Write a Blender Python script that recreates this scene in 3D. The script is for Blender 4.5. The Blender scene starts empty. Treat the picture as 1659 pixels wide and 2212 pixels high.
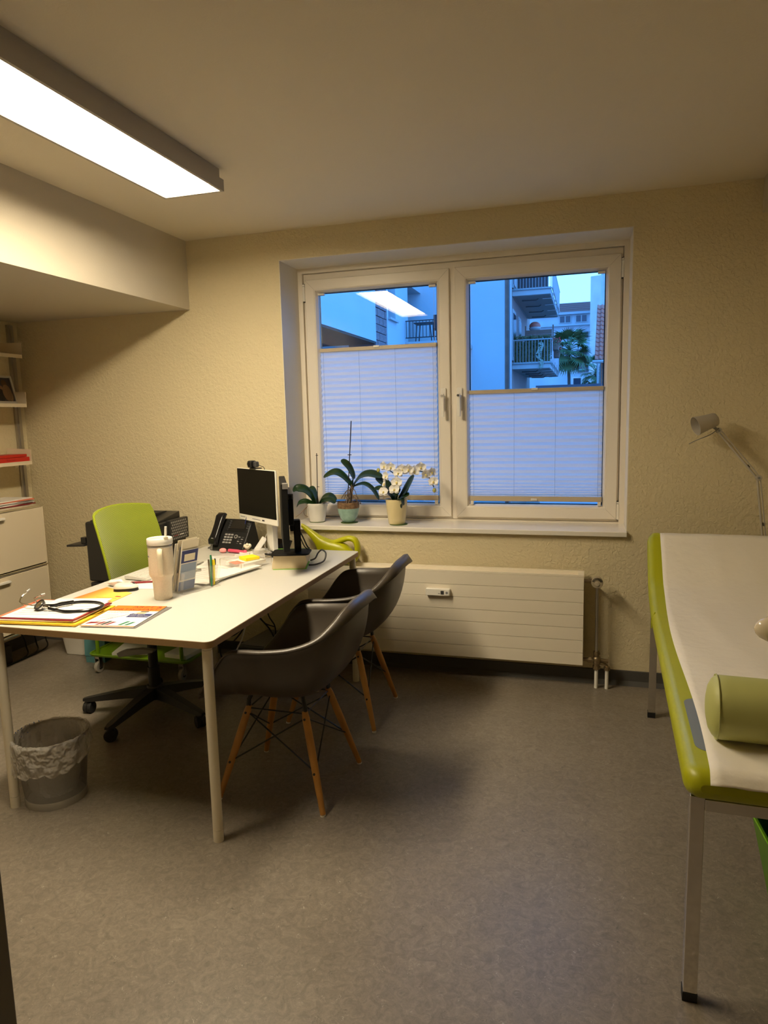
import bpy, bmesh, math, random
from mathutils import Vector, Matrix, Euler

random.seed(7)
SC = bpy.context.scene
COL = SC.collection

# ------------------------------------------------------------------ camera
cam_d = bpy.data.cameras.new('camera')
cam = bpy.data.objects.new('camera', cam_d)
COL.objects.link(cam)
CAM_H = 1.4745
pitch, roll, yaw = math.radians(7.8933), math.radians(-1.4363), math.radians(16.544)
_f = Vector((-math.sin(yaw) * math.cos(pitch), math.cos(yaw) * math.cos(pitch), -math.sin(pitch)))
_r = Vector((math.cos(yaw), math.sin(yaw), 0))
_u = _r.cross(_f)
_r2 = _r * math.cos(roll) + _u * math.sin(roll)
_u2 = -_r * math.sin(roll) + _u * math.cos(roll)
_m = Matrix((_r2, _u2, -_f)).transposed().to_4x4()
_m.translation = Vector((0, 0, CAM_H))
cam.matrix_world = _m
cam_d.sensor_fit = 'HORIZONTAL'
cam_d.sensor_width = 36
cam_d.lens = 1489.27 * 36 / 1659
cam_d.clip_start = 0.02
cam_d.clip_end = 400
SC.camera = cam

# ------------------------------------------------------------------ view, world (clear dusk sky)
SC.view_settings.view_transform = 'Standard'
SC.view_settings.look = 'None'
SC.view_settings.gamma = 1
SC.view_settings.exposure = 1.42
SC.view_settings.use_curve_mapping = False
SKY_STRENGTH = 1.9
LAMP_STRENGTH = 23.5
world = bpy.data.worlds.new('dusk_sky')
SC.world = world
world.use_nodes = True
wt = world.node_tree
wt.nodes.clear()
w_out = wt.nodes.new('ShaderNodeOutputWorld')
w_bg = wt.nodes.new('ShaderNodeBackground')
w_tc = wt.nodes.new('ShaderNodeTexCoord')
w_sep = wt.nodes.new('ShaderNodeSeparateXYZ')
w_ramp = wt.nodes.new('ShaderNodeValToRGB')
e = w_ramp.color_ramp.elements
e[0].position = 0.0
e[0].color = (0.13, 0.36, 1.0, 1)
e[1].position = 1.0
e[1].color = (0.05, 0.34, 1.0, 1)
m_ = w_ramp.color_ramp.elements.new(0.25)
m_.color = (0.11, 0.36, 1.0, 1)
m_ = w_ramp.color_ramp.elements.new(0.6)
m_.color = (0.06, 0.35, 1.0, 1)
wt.links.new(w_tc.outputs['Generated'], w_sep.inputs[0])
wt.links.new(w_sep.outputs['Z'], w_ramp.inputs[0])
wt.links.new(w_ramp.outputs[0], w_bg.inputs[0])
w_bg.inputs[1].default_value = SKY_STRENGTH
wt.links.new(w_bg.outputs[0], w_out.inputs[0])
try:
    SC.cycles.max_bounces = 10
    SC.cycles.diffuse_bounces = 6
    SC.cycles.transparent_max_bounces = 24
    SC.cycles.sample_clamp_indirect = 6
    SC.cycles.caustics_reflective = False
    SC.cycles.caustics_refractive = False
except Exception:
    pass


# ------------------------------------------------------------------ material helpers
def srgb(r, g, b):
    def c(v):
        v /= 255.0
        return v / 12.92 if v <= 0.04045 else ((v + 0.055) / 1.055) ** 2.4
    return (c(r), c(g), c(b), 1)


def col4(c):
    return c if len(c) == 4 else (c[0], c[1], c[2], 1)


def mat(name, color, rough=0.5, metal=0.0, bump=None, spec=0.5, noise=None, coat=0.0, sheen=0.0):
    """principled material; bump=(scale, distance) noise relief, noise=(scale, amount) colour variation"""
    m = bpy.data.materials.new(name)
    m.use_nodes = True
    nt = m.node_tree
    b = nt.nodes['Principled BSDF']
    color = col4(color)
    b.inputs['Base Color'].default_value = color
    b.inputs['Roughness'].default_value = rough
    b.inputs['Metallic'].default_value = metal
    b.inputs['Specular IOR Level'].default_value = spec
    b.inputs['Coat Weight'].default_value = coat
    b.inputs['Sheen Weight'].default_value = sheen
    if bump or noise:
        tc = nt.nodes.new('ShaderNodeTexCoord')
    if noise:
        n = nt.nodes.new('ShaderNodeTexNoise')
        n.inputs['Scale'].default_value = noise[0]
        n.inputs['Detail'].default_value = 5
        nt.links.new(tc.outputs['Object'], n.inputs['Vector'])
        r = nt.nodes.new('ShaderNodeValToRGB')
        a = noise[1]
        r.color_ramp.elements[0].position = 0.3
        r.color_ramp.elements[1].position = 0.7
        r.color_ramp.elements[0].color = tuple(max(0, v * (1 - a)) for v in color[:3]) + (1,)
        r.color_ramp.elements[1].color = tuple(min(1, v * (1 + a)) for v in color[:3]) + (1,)
        nt.links.new(n.outputs['Fac'], r.inputs[0])
        nt.links.new(r.outputs[0], b.inputs['Base Color'])
    if bump:
        n = nt.nodes.new('ShaderNodeTexNoise')
        n.inputs['Scale'].default_value = bump[0]
        n.inputs['Detail'].default_value = 3
        nt.links.new(tc.outputs['Object'], n.inputs['Vector'])
        bp = nt.nodes.new('ShaderNodeBump')
        bp.inputs['Strength'].default_value = 1.0
        bp.inputs['Distance'].default_value = bump[1]
        nt.links.new(n.outputs['Fac'], bp.inputs['Height'])
        nt.links.new(bp.outputs[0], b.inputs['Normal'])
    return m


def emit_mat(name, color, strength):
    m = bpy.data.materials.new(name)
    m.use_nodes = True
    nt = m.node_tree
    nt.nodes.clear()
    o = nt.nodes.new('ShaderNodeOutputMaterial')
    em = nt.nodes.new('ShaderNodeEmission')
    em.inputs[0].default_value = col4(color)
    em.inputs[1].default_value = strength
    nt.links.new(em.outputs[0], o.inputs[0])
    return m


def thin_glass(name, tint=(1, 1, 1), ior=1.5, rough=0.0, gain=1.0):
    """thin clear sheet: straight-through transparency plus a fresnel mirror"""
    m = bpy.data.materials.new(name)
    m.use_nodes = True
    nt = m.node_tree
    nt.nodes.clear()
    o = nt.nodes.new('ShaderNodeOutputMaterial')
    mx = nt.nodes.new('ShaderNodeMixShader')
    tr = nt.nodes.new('ShaderNodeBsdfTransparent')
    gl = nt.nodes.new('ShaderNodeBsdfGlossy')
    fr = nt.nodes.new('ShaderNodeFresnel')
    fr.inputs[0].default_value = ior
    mu = nt.nodes.new('ShaderNodeMath')
    mu.operation = 'MULTIPLY'
    mu.use_clamp = True
    mu.inputs[1].default_value = gain
    tr.inputs[0].default_value = col4(tint)
    gl.inputs['Roughness'].default_value = rough
    nt.links.new(fr.outputs[0], mu.inputs[0])
    nt.links.new(mu.outputs[0], mx.inputs[0])
    nt.links.new(tr.outputs[0], mx.inputs[1])
    nt.links.new(gl.outputs[0], mx.inputs[2])
    nt.links.new(mx.outputs[0], o.inputs[0])
    return m


def film(name, color, opacity, rough=0.4, bump=None):
    """thin plastic film: partly see-through, partly diffuse and glossy"""
    m = bpy.data.materials.new(name)
    m.use_nodes = True
    nt = m.node_tree
    b = nt.nodes['Principled BSDF']
    b.inputs['Base Color'].default_value = col4(color)
    b.inputs['Roughness'].default_value = rough
    o = nt.nodes['Material Output']
    mx = nt.nodes.new('ShaderNodeMixShader')
    tr = nt.nodes.new('ShaderNodeBsdfTransparent')
    mx.inputs[0].default_value = opacity
    nt.links.new(tr.outputs[0], mx.inputs[1])
    nt.links.new(b.outputs[0], mx.inputs[2])
    nt.links.new(mx.outputs[0], o.inputs[0])
    if bump:
        tc = nt.nodes.new('ShaderNodeTexCoord')
        n = nt.nodes.new('ShaderNodeTexNoise')
        n.inputs['Scale'].default_value = bump[0]
        nt.links.new(tc.outputs['Object'], n.inputs['Vector'])
        bp = nt.nodes.new('ShaderNodeBump')
        bp.inputs['Distance'].default_value = bump[1]
        nt.links.new(n.outputs['Fac'], bp.inputs['Height'])
        nt.links.new(bp.outputs[0], b.inputs['Normal'])
    return m


def cloth_translucent(name, color, trans):
    m = bpy.data.materials.new(name)
    m.use_nodes = True
    nt = m.node_tree
    nt.nodes.clear()
    o = nt.nodes.new('ShaderNodeOutputMaterial')
    mx = nt.nodes.new('ShaderNodeMixShader')
    d = nt.nodes.new('ShaderNodeBsdfDiffuse')
    t = nt.nodes.new('ShaderNodeBsdfTranslucent')
    d.inputs[0].default_value = col4(color)
    t.inputs[0].default_value = col4(color)
    mx.inputs[0].default_value = trans
    nt.links.new(d.outputs[0], mx.inputs[1])
    nt.links.new(t.outputs[0], mx.inputs[2])
    nt.links.new(mx.outputs[0], o.inputs[0])
    return m


# ------------------------------------------------------------------ mesh helpers
class MB:
    def __init__(self):
        self.V = []
        self.F = []

    def add(self, vs, fs):
        n = len(self.V)
        self.V += [tuple(v) for v in vs]
        self.F += [tuple(i + n for i in f) for f in fs]
        return self

    def box(self, x0, x1, y0, y1, z0, z1):
        v = [(x0, y0, z0), (x1, y0, z0), (x1, y1, z0), (x0, y1, z0), (x0, y0, z1), (x1, y0, z1), (x1, y1, z1), (x0, y1, z1)]
        f = [(0, 3, 2, 1), (4, 5, 6, 7), (0, 1, 5, 4), (1, 2, 6, 5), (2, 3, 7, 6), (3, 0, 4, 7)]
        return self.add(v, f)

    def obox(self, c, ax, ay, az, hx, hy, hz):
        c, ax, ay, az = Vector(c), Vector(ax).normalized(), Vector(ay).normalized(), Vector(az).normalized()
        v = []
        for sz in (-1, 1):
            for sx, sy in ((-1, -1), (1, -1), (1, 1), (-1, 1)):
                v.append(c + ax * hx * sx + ay * hy * sy + az * hz * sz)
        f = [(0, 3, 2, 1), (4, 5, 6, 7), (0, 1, 5, 4), (1, 2, 6, 5), (2, 3, 7, 6), (3, 0, 4, 7)]
        return self.add(v, f)

    def cyl(self, p0, p1, r0, r1=None, n=16, caps=True):
        r1 = r0 if r1 is None else r1
        p0, p1 = Vector(p0), Vector(p1)
        d = (p1 - p0).normalized()
        a = d.orthogonal().normalized()
        b = d.cross(a)
        v = []
        for p, r in ((p0, r0), (p1, r1)):
            for i in range(n):
                t = 2 * math.pi * i / n
                v.append(p + a * r * math.cos(t) + b * r * math.sin(t))
        f = [(i, (i + 1) % n, n + (i + 1) % n, n + i) for i in range(n)]
        if caps:
            f += [tuple(range(n - 1, -1, -1)), tuple(range(n, 2 * n))]
        return self.add(v, f)

    def tube(self, pts, r, n=8, caps=True):
        pts = [Vector(p) for p in pts]
        rs = r if isinstance(r, (list, tuple)) else [r] * len(pts)
        v = []
        prev = None
        for i, p in enumerate(pts):
            d = (pts[min(i + 1, len(pts) - 1)] - pts[max(i - 1, 0)]).normalized()
            if prev is None:
                a = d.orthogonal().normalized()
            else:
                a = prev - d * prev.dot(d)
                a = a.normalized() if a.length > 1e-6 else d.orthogonal().normalized()
            prev = a
            b = d.cross(a)
            for k in range(n):
                t = 2 * math.pi * k / n
                v.append(p + a * rs[i] * math.cos(t) + b * rs[i] * math.sin(t))
        f = []
        for i in range(len(pts) - 1):
            for k in range(n):
                f.append((i * n + k, i * n + (k + 1) % n, (i + 1) * n + (k + 1) % n, (i + 1) * n + k))
        if caps:
            f += [tuple(range(n - 1, -1, -1)), tuple(range((len(pts) - 1) * n, len(pts) * n))]
        return self.add(v, f)

    def lathe(self, prof, c=(0, 0, 0), n=32, sx=1.0, sy=1.0):
        v, f = [], []
        for r, z in prof:
            for i in range(n):
                t = 2 * math.pi * i / n
                v.append((c[0] + r * sx * math.cos(t), c[1] + r * sy * math.sin(t), c[2] + z))
        m = len(prof)
        for j in range(m - 1):
            for i in range(n):
                f.append((j * n + i, j * n + (i + 1) % n, (j + 1) * n + (i + 1) % n, (j + 1) * n + i))
        if prof[0][0] > 1e-6:
            f.append(tuple(range(n - 1, -1, -1)))
        if prof[-1][0] > 1e-6:
            f.append(tuple(range((m - 1) * n, m * n)))
        return self.add(v, f)

    def grid(self, rows, wrap=False):
        """rows: list of equal-length point lists"""
        n = len(rows[0])
        v = [p for r in rows for p in r]
        f = []
        for j in range(len(rows) - 1):
            for i in range(n if wrap else n - 1):
                k = (i + 1) % n
                f.append((j * n + i, j * n + k, (j + 1) * n + k, (j + 1) * n + i))
        return self.add(v, f)

    def prism(self, poly, axis, a0, a1):
        """poly: 2D points; axis 'x','y','z' is the extrusion axis"""
        def P(p, a):
            return {'x': (a, p[0], p[1]), 'y': (p[0], a, p[1]), 'z': (p[0], p[1], a)}[axis]
        n = len(poly)
        v = [P(p, a0) for p in poly] + [P(p, a1) for p in poly]
        f = [tuple(range(n - 1, -1, -1)), tuple(range(n, 2 * n))]
        f += [(i, (i + 1) % n, n + (i + 1) % n, n + i) for i in range(n)]
        return self.add(v, f)

    def frame(self, x0, x1, z0, z1, prof):
        """mitred rectangular frame in the XZ plane; prof = [(inset, y), ...]"""
        rows = []
        for ins, y in prof:
            rows.append([(x0 + ins, y, z0 + ins), (x1 - ins, y, z0 + ins), (x1 - ins, y, z1 - ins), (x0 + ins, y, z1 - ins)])
        return self.grid(rows, wrap=True)

    def ball(self, c, rx, ry=None, rz=None, n=16, m=10):
        ry = ry or rx
        rz = rz or rx
        rows = []
        for j in range(m + 1):
            a = math.pi * j / m
            s = max(math.sin(a), 1e-4)
            rows.append([(c[0] + rx * s * math.cos(2 * math.pi * i / n), c[1] + ry * s * math.sin(2 * math.pi * i / n),
                          c[2] - rz * math.cos(a)) for i in range(n)])
        return self.grid(rows, wrap=True)

    def xf(self, M):
        self.V = [tuple(M @ Vector(v)) for v in self.V]
        return self

    def mesh(self, name, m=None, smooth=35, recalc=True):
        me = bpy.data.meshes.new(name)
        me.from_pydata(self.V, [], self.F)
        if recalc:
            bm = bmesh.new()
            bm.from_mesh(me)
            bmesh.ops.recalc_face_normals(bm, faces=bm.faces)
            bm.to_mesh(me)
            bm.free()
        if smooth:
            me.polygons.foreach_set('use_smooth', [True] * len(me.polygons))
            me.set_sharp_from_angle(angle=math.radians(smooth))
        if m:
            me.materials.append(m)
        me.update()
        return me

    def build(self, name, m, parent=None, smooth=35, bevel=0.0, seg=2, solid=0.0, sub=0, recalc=True, loc=None, rot=None):
        o = bpy.data.objects.new(name, self.mesh(name, m, smooth, recalc))
        COL.objects.link(o)
        if parent:
            o.parent = parent
        if loc:
            o.location = loc
        if rot:
            o.rotation_euler = rot
        if solid:
            s = o.modifiers.new('solid', 'SOLIDIFY')
            s.thickness = solid
            s.offset = 0
        if bevel:
            b = o.modifiers.new('bevel', 'BEVEL')
            b.width = bevel
            b.segments = seg
            b.limit_method = 'ANGLE'
            b.angle_limit = math.radians(40)
            b.harden_normals = True
        if sub:
            s = o.modifiers.new('sub', 'SUBSURF')
            s.levels = sub
            s.render_levels = sub
        return o


def tag(o, label=None, cat=None, group=None, kind=None):
    if label:
        o['label'] = label
    if cat:
        o['category'] = cat
    if group:
        o['group'] = group
    if kind:
        o['kind'] = kind
    return o


def thing(name, label, cat, loc=(0, 0, 0), rz=0.0, group=None, kind=None):
    o = bpy.data.objects.new(name, None)
    o.empty_display_size = 0.1
    COL.objects.link(o)
    o.location = loc
    o.rotation_euler = (0, 0, rz)
    return tag(o, label, cat, group, kind)


def inst(src, name, parent, loc=(0, 0, 0), rot=(0, 0, 0), sc=(1, 1, 1)):
    """a copy of a mesh object sharing its mesh data"""
    o = src.copy()
    o.name = name
    COL.objects.link(o)
    o.parent = parent
    o.location = loc
    o.rotation_euler = rot
    o.scale = sc
    return o


def copy_tree(o, parent=None):
    c = o.copy()
    COL.objects.link(c)
    c.parent = parent
    for ch in list(o.children):
        copy_tree(ch, c)
    return c


def text(name, body, size, m, parent, loc, rot=(0, 0, 0), align='LEFT', sx=1.0, extrude=0.0):
    cu = bpy.data.curves.new(name, 'FONT')
    cu.body = body
    cu.size = size
    cu.align_x = align
    cu.extrude = extrude
    tmp = bpy.data.objects.new(name + '_tmp', cu)
    COL.objects.link(tmp)
    dg = bpy.context.evaluated_depsgraph_get()
    me = bpy.data.meshes.new_from_object(tmp.evaluated_get(dg))
    bpy.data.objects.remove(tmp)
    me.materials.clear()
    me.materials.append(m)
    o = bpy.data.objects.new(name, me)
    COL.objects.link(o)
    o.parent = parent
    o.location = loc
    o.rotation_euler = rot
    o.scale = (sx, 1, 1)
    return o


def catmull(pts, k=8, closed=False):
    pts = [Vector(p) for p in pts]
    n = len(pts)
    out = []
    rng = n if closed else n - 1
    for i in range(rng):
        if closed:
            p0, p1, p2, p3 = pts[(i - 1) % n], pts[i], pts[(i + 1) % n], pts[(i + 2) % n]
        else:
            p0, p1, p2, p3 = pts[max(i - 1, 0)], pts[i], pts[i + 1], pts[min(i + 2, n - 1)]
        for j in range(k):
            t = j / k
            out.append(0.5 * ((2 * p1) + (-p0 + p2) * t + (2 * p0 - 5 * p1 + 4 * p2 - p3) * t * t + (-p0 + 3 * p1 - 3 * p2 + p3) * t ** 3))
    if not closed:
        out.append(pts[-1])
    return out


def rrect(x0, x1, y0, y1, r, k=5):
    out = []
    for cx, cy, a in ((x1 - r, y1 - r, 0), (x0 + r, y1 - r, 90), (x0 + r, y0 + r, 180), (x1 - r, y0 + r, 270)):
        for i in range(k + 1):
            t = math.radians(a + 90 * i / k)
            out.append((cx + r * math.cos(t), cy + r * math.sin(t)))
    return out

# ------------------------------------------------------------------ materials
M = {}
M['wall'] = mat('wall_paint', (0.74, 0.645, 0.43), 0.85, bump=(95, 0.0035), spec=0.2)
M['ceil'] = mat('ceiling_paint', (0.72, 0.645, 0.495), 0.9, bump=(160, 0.0005), spec=0.2)
M['reveal'] = mat('reveal_paint', (0.74, 0.69, 0.58), 0.8, bump=(140, 0.0012), spec=0.2)
M['base'] = mat('baseboard_lino', (0.065, 0.062, 0.058), 0.55)
M['pvc'] = mat('window_plastic', (0.80, 0.74, 0.64), 0.32)
M['sill'] = mat('sill_stone', (0.78, 0.74, 0.66), 0.18)
M['gasket'] = mat('window_gasket', (0.02, 0.02, 0.022), 0.6)
M['glass'] = thin_glass('window_glass', (0.95, 0.98, 0.98), 1.5, 0.0, 0.7)
M['metal_paint'] = mat('white_enamel', (0.80, 0.73, 0.60), 0.35)
M['white'] = mat('white_plastic', (0.80, 0.77, 0.70), 0.35)
M['chrome'] = mat('chrome', (0.78, 0.76, 0.72), 0.08, 1.0)
M['steel'] = mat('brushed_steel', (0.55, 0.53, 0.50), 0.32, 1.0)
M['brass'] = mat('dull_brass', (0.33, 0.26, 0.16), 0.38, 1.0)
M['black'] = mat('black_plastic', (0.006, 0.006, 0.006), 0.45)
M['blackg'] = mat('glossy_black_plastic', (0.010, 0.010, 0.011), 0.15)
M['rubber'] = mat('black_rubber', (0.010, 0.010, 0.010), 0.65)
M['dgrey'] = mat('dark_grey_plastic', (0.05, 0.05, 0.052), 0.5)
M['grey'] = mat('mid_grey_plastic', (0.22, 0.22, 0.22), 0.5)
M['silver'] = mat('silver_plastic', (0.35, 0.34, 0.33), 0.35, 0.6)
M['paper'] = mat('white_paper', (0.82, 0.80, 0.76), 0.75)
M['paper2'] = mat('cream_paper', (0.80, 0.72, 0.55), 0.8)
M['ink'] = mat('printed_grey_text', (0.25, 0.25, 0.26), 0.8)
M['inkb'] = mat('printed_black', (0.02, 0.02, 0.025), 0.7)
M['orange'] = mat('orange_print', srgb(240, 120, 30), 0.55)
M['navy'] = mat('navy_print', srgb(40, 50, 110), 0.55)
M['green_p'] = mat('green_print', srgb(30, 120, 80), 0.55)
M['red'] = mat('red_cover', srgb(190, 35, 20), 0.45)
M['wine'] = mat('wine_red_card', srgb(130, 25, 35), 0.6)
M['salmon'] = mat('salmon_card', srgb(225, 120, 90), 0.6)
M['yellow'] = mat('yellow_card', srgb(240, 195, 40), 0.6)
M['yellow_n'] = mat('yellow_note', srgb(250, 225, 30), 0.7)
M['pink'] = mat('pink_plastic', srgb(235, 90, 120), 0.4)
M['blue_p'] = mat('blue_print', srgb(60, 100, 170), 0.5)
M['acryl'] = film('clear_acrylic', (0.80, 0.78, 0.72), 0.13, 0.08)


def floor_material():
    m = bpy.data.materials.new('marbled_linoleum')
    m.use_nodes = True
    nt = m.node_tree
    L = nt.links.new
    b = nt.nodes['Principled BSDF']
    b.inputs['Roughness'].default_value = 0.36
    b.inputs['Specular IOR Level'].default_value = 0.5
    tc = nt.nodes.new('ShaderNodeTexCoord')

    def noise(scale, detail=4, dist=0.0, rough=0.55):
        n = nt.nodes.new('ShaderNodeTexNoise')
        n.inputs['Scale'].default_value = scale
        n.inputs['Detail'].default_value = detail
        n.inputs['Distortion'].default_value = dist
        n.inputs['Roughness'].default_value = rough
        L(tc.outputs['Object'], n.inputs['Vector'])
        return n.outputs['Fac']

    def ramp(fac, stops):
        r = nt.nodes.new('ShaderNodeValToRGB')
        el = r.color_ramp.elements
        while len(el) < len(stops):
            el.new(0.5)
        for q, (p, c) in zip(el, stops):
            q.position = p
            q.color = col4(c)
        L(fac, r.inputs[0])
        return r.outputs[0]

    def mix(a, c, fac, mode='MIX'):
        n = nt.nodes.new('ShaderNodeMix')
        n.data_type = 'RGBA'
        n.blend_type = mode
        if isinstance(fac, float):
            n.inputs[0].default_value = fac
        else:
            L(fac, n.inputs[0])
        L(a, n.inputs[6])
        if isinstance(c, tuple):
            n.inputs[7].default_value = col4(c)
        else:
            L(c, n.inputs[7])
        return n.outputs[2]

    base = ramp(noise(30, 8, 1.6, 0.72), [(0.28, (0.160, 0.134, 0.105)), (0.51, (0.236, 0.200, 0.157)), (0.74, (0.318, 0.273, 0.217))])
    big = ramp(noise(3.2, 3), [(0.3, (0.86, 0.86, 0.86)), (0.7, (1.0, 1.0, 1.0))])
    base = mix(base, big, 1.0, 'MULTIPLY')
    fine = ramp(noise(190, 4, 1.0), [(0.3, (0.78, 0.78, 0.78)), (0.7, (1.0, 1.0, 1.0))])
    base = mix(base, fine, 0.7, 'MULTIPLY')
    # curled pale fibres
    line = ramp(noise(26, 2, 2.5), [(0.484, (0, 0, 0)), (0.492, (1, 1, 1)), (0.500, (0, 0, 0))])
    mask = ramp(noise(31, 2, 0.5), [(0.56, (0, 0, 0)), (0.66, (1, 1, 1))])
    fib = mix(line, mask, 1.0, 'MULTIPLY')
    base = mix(base, (0.52, 0.47, 0.40), fib)
    line2 = ramp(noise(20, 2, 2.0), [(0.520, (0, 0, 0)), (0.530, (1, 1, 1)), (0.540, (0, 0, 0))])
    mask2 = ramp(noise(24, 2, 0.5), [(0.57, (0, 0, 0)), (0.67, (1, 1, 1))])
    fib2 = mix(line2, mask2, 1.0, 'MULTIPLY')
    base = mix(base, (0.085, 0.073, 0.060), fib2)
    L(base, b.inputs['Base Color'])
    return m


def wall_material(name, color, s1, d1):
    m = mat(name, color, 0.85, spec=0.2)
    nt = m.node_tree
    b = nt.nodes['Principled BSDF']
    tc = nt.nodes.new('ShaderNodeTexCoord')
    n = nt.nodes.new('ShaderNodeTexNoise')
    n.inputs['Scale'].default_value = s1
    n.inputs['Detail'].default_value = 4
    n.inputs['Roughness'].default_value = 0.5
    n.inputs['Distortion'].default_value = 0.6
    nt.links.new(tc.outputs['Object'], n.inputs['Vector'])
    r = nt.nodes.new('ShaderNodeValToRGB')
    r.color_ramp.elements[0].position = 0.38
    r.color_ramp.elements[1].position = 0.66
    nt.links.new(n.outputs['Fac'], r.inputs[0])
    bp = nt.nodes.new('ShaderNodeBump')
    bp.inputs['Strength'].default_value = 1.0
    bp.inputs['Distance'].default_value = d1
    nt.links.new(r.outputs[0], bp.inputs['Height'])
    nt.links.new(bp.outputs[0], b.inputs['Normal'])
    return m


M['floor'] = floor_material()
M['wall'] = wall_material('woodchip_wall_paint', (0.675, 0.588, 0.385), 62, 0.0018)

# ------------------------------------------------------------------ room shell
D = 3.80          # window wall
ZC = 2.5405       # ceiling
XWL, XWR, ZWB, ZWT = -1.725, 0.205, 0.816, 2.381
XL, XR, YB = -3.622, 1.36, -1.30


def struct(o, label=None):
    o['kind'] = 'structure'
    if label:
        o['label'] = label
    return o


struct(MB().box(XL - 0.15, XR + 0.15, YB - 0.15, D + 0.3, -0.12, 0).build('floor', M['floor'], smooth=0), 'grey brown marbled linoleum floor')
struct(MB().box(XL - 0.15, XR + 0.15, YB - 0.15, D + 0.34, ZC, ZC + 0.15).build('ceiling', M['ceil'], smooth=0), 'plain painted ceiling')
w = MB()
TH = 0.36
w.box(XL - 0.15, XWL, D, D + TH, 0, ZC)
w.box(XWR, XR + 0.15, D, D + TH, 0, ZC)
w.box(XWL, XWR, D, D + TH, 0, ZWB)
w.box(XWL, XWR, D, D + TH, ZWT, ZC)
struct(w.build('wall_window', M['wall'], smooth=0), 'cream woodchip wall around the window')
struct(MB().box(XL - 0.15, XL, YB, D, 0, ZC).build('wall_left', M['wall'], smooth=0), 'cream wall behind the wall shelves')
struct(MB().box(XR, XR + 0.15, YB, D, 0, ZC).build('wall_right', M['wall'], smooth=0), 'cream wall beside the examination couch')
struct(MB().box(XL, XR, YB - 0.15, YB, 0, ZC).build('wall_back', M['wall'], smooth=0), 'cream wall behind the viewer')
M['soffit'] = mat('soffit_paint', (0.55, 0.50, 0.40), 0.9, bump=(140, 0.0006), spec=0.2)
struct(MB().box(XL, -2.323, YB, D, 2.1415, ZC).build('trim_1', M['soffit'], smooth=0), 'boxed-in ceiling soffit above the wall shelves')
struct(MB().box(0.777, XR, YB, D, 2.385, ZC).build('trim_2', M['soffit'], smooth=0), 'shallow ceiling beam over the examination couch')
# plastered reveal lining (smooth paint)
r = MB()
r.box(XWL, XWL + 0.004, D + 0.001, D + 0.30, ZWB, ZWT)
r.box(XWR - 0.004, XWR, D + 0.001, D + 0.30, ZWB, ZWT)
r.box(XWL, XWR, D + 0.001, D + 0.30, ZWT - 0.004, ZWT)
struct(r.build('trim_3', M['reveal'], smooth=0), 'plastered window reveal')
# baseboards
prof = [(D, 0.0), (D - 0.030, 0.0), (D - 0.026, 0.004), (D - 0.008, 0.022), (D - 0.006, 0.075), (D, 0.078)]
struct(MB().prism(prof, 'x', XL, XR).build('baseboard_window', M['base'], smooth=0), 'dark grey linoleum skirting under the window wall')
struct(MB().box(XL, XL + 0.008, YB, D - 0.008, 0, 0.078).build('baseboard_left', M['base'], smooth=0), 'dark grey linoleum skirting along the shelf wall')
struct(MB().box(XR - 0.008, XR, YB, D - 0.008, 0, 0.078).build('baseboard_right', M['base'], smooth=0), 'dark grey linoleum skirting by the couch')

# ------------------------------------------------------------------ window
win = thing('window_1', 'two-sash white plastic window with stone sill', None, (0, 0, 0), kind='structure')
YF = 4.075
fr = MB()
fr.frame(XWL + 0.004, XWR - 0.004, 0.820, ZWT - 0.004, [(0, YF + 0.07), (0, YF - 0.015), (0.028, YF - 0.015), (0.029, YF - 0.014), (0.0295, YF + 0.014), (0.0325, YF + 0.014), (0.033, YF + 0.001), (0.075, YF + 0.001), (0.075, YF + 0.07)])
fr.build('outer_frame', M['pvc'], win, smooth=0)
MB().box(-0.80, -0.73, YF + 0.0015, YF + 0.07, 0.86, 2.34).build('mullion', M['pvc'], win, bevel=0.003)
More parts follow.
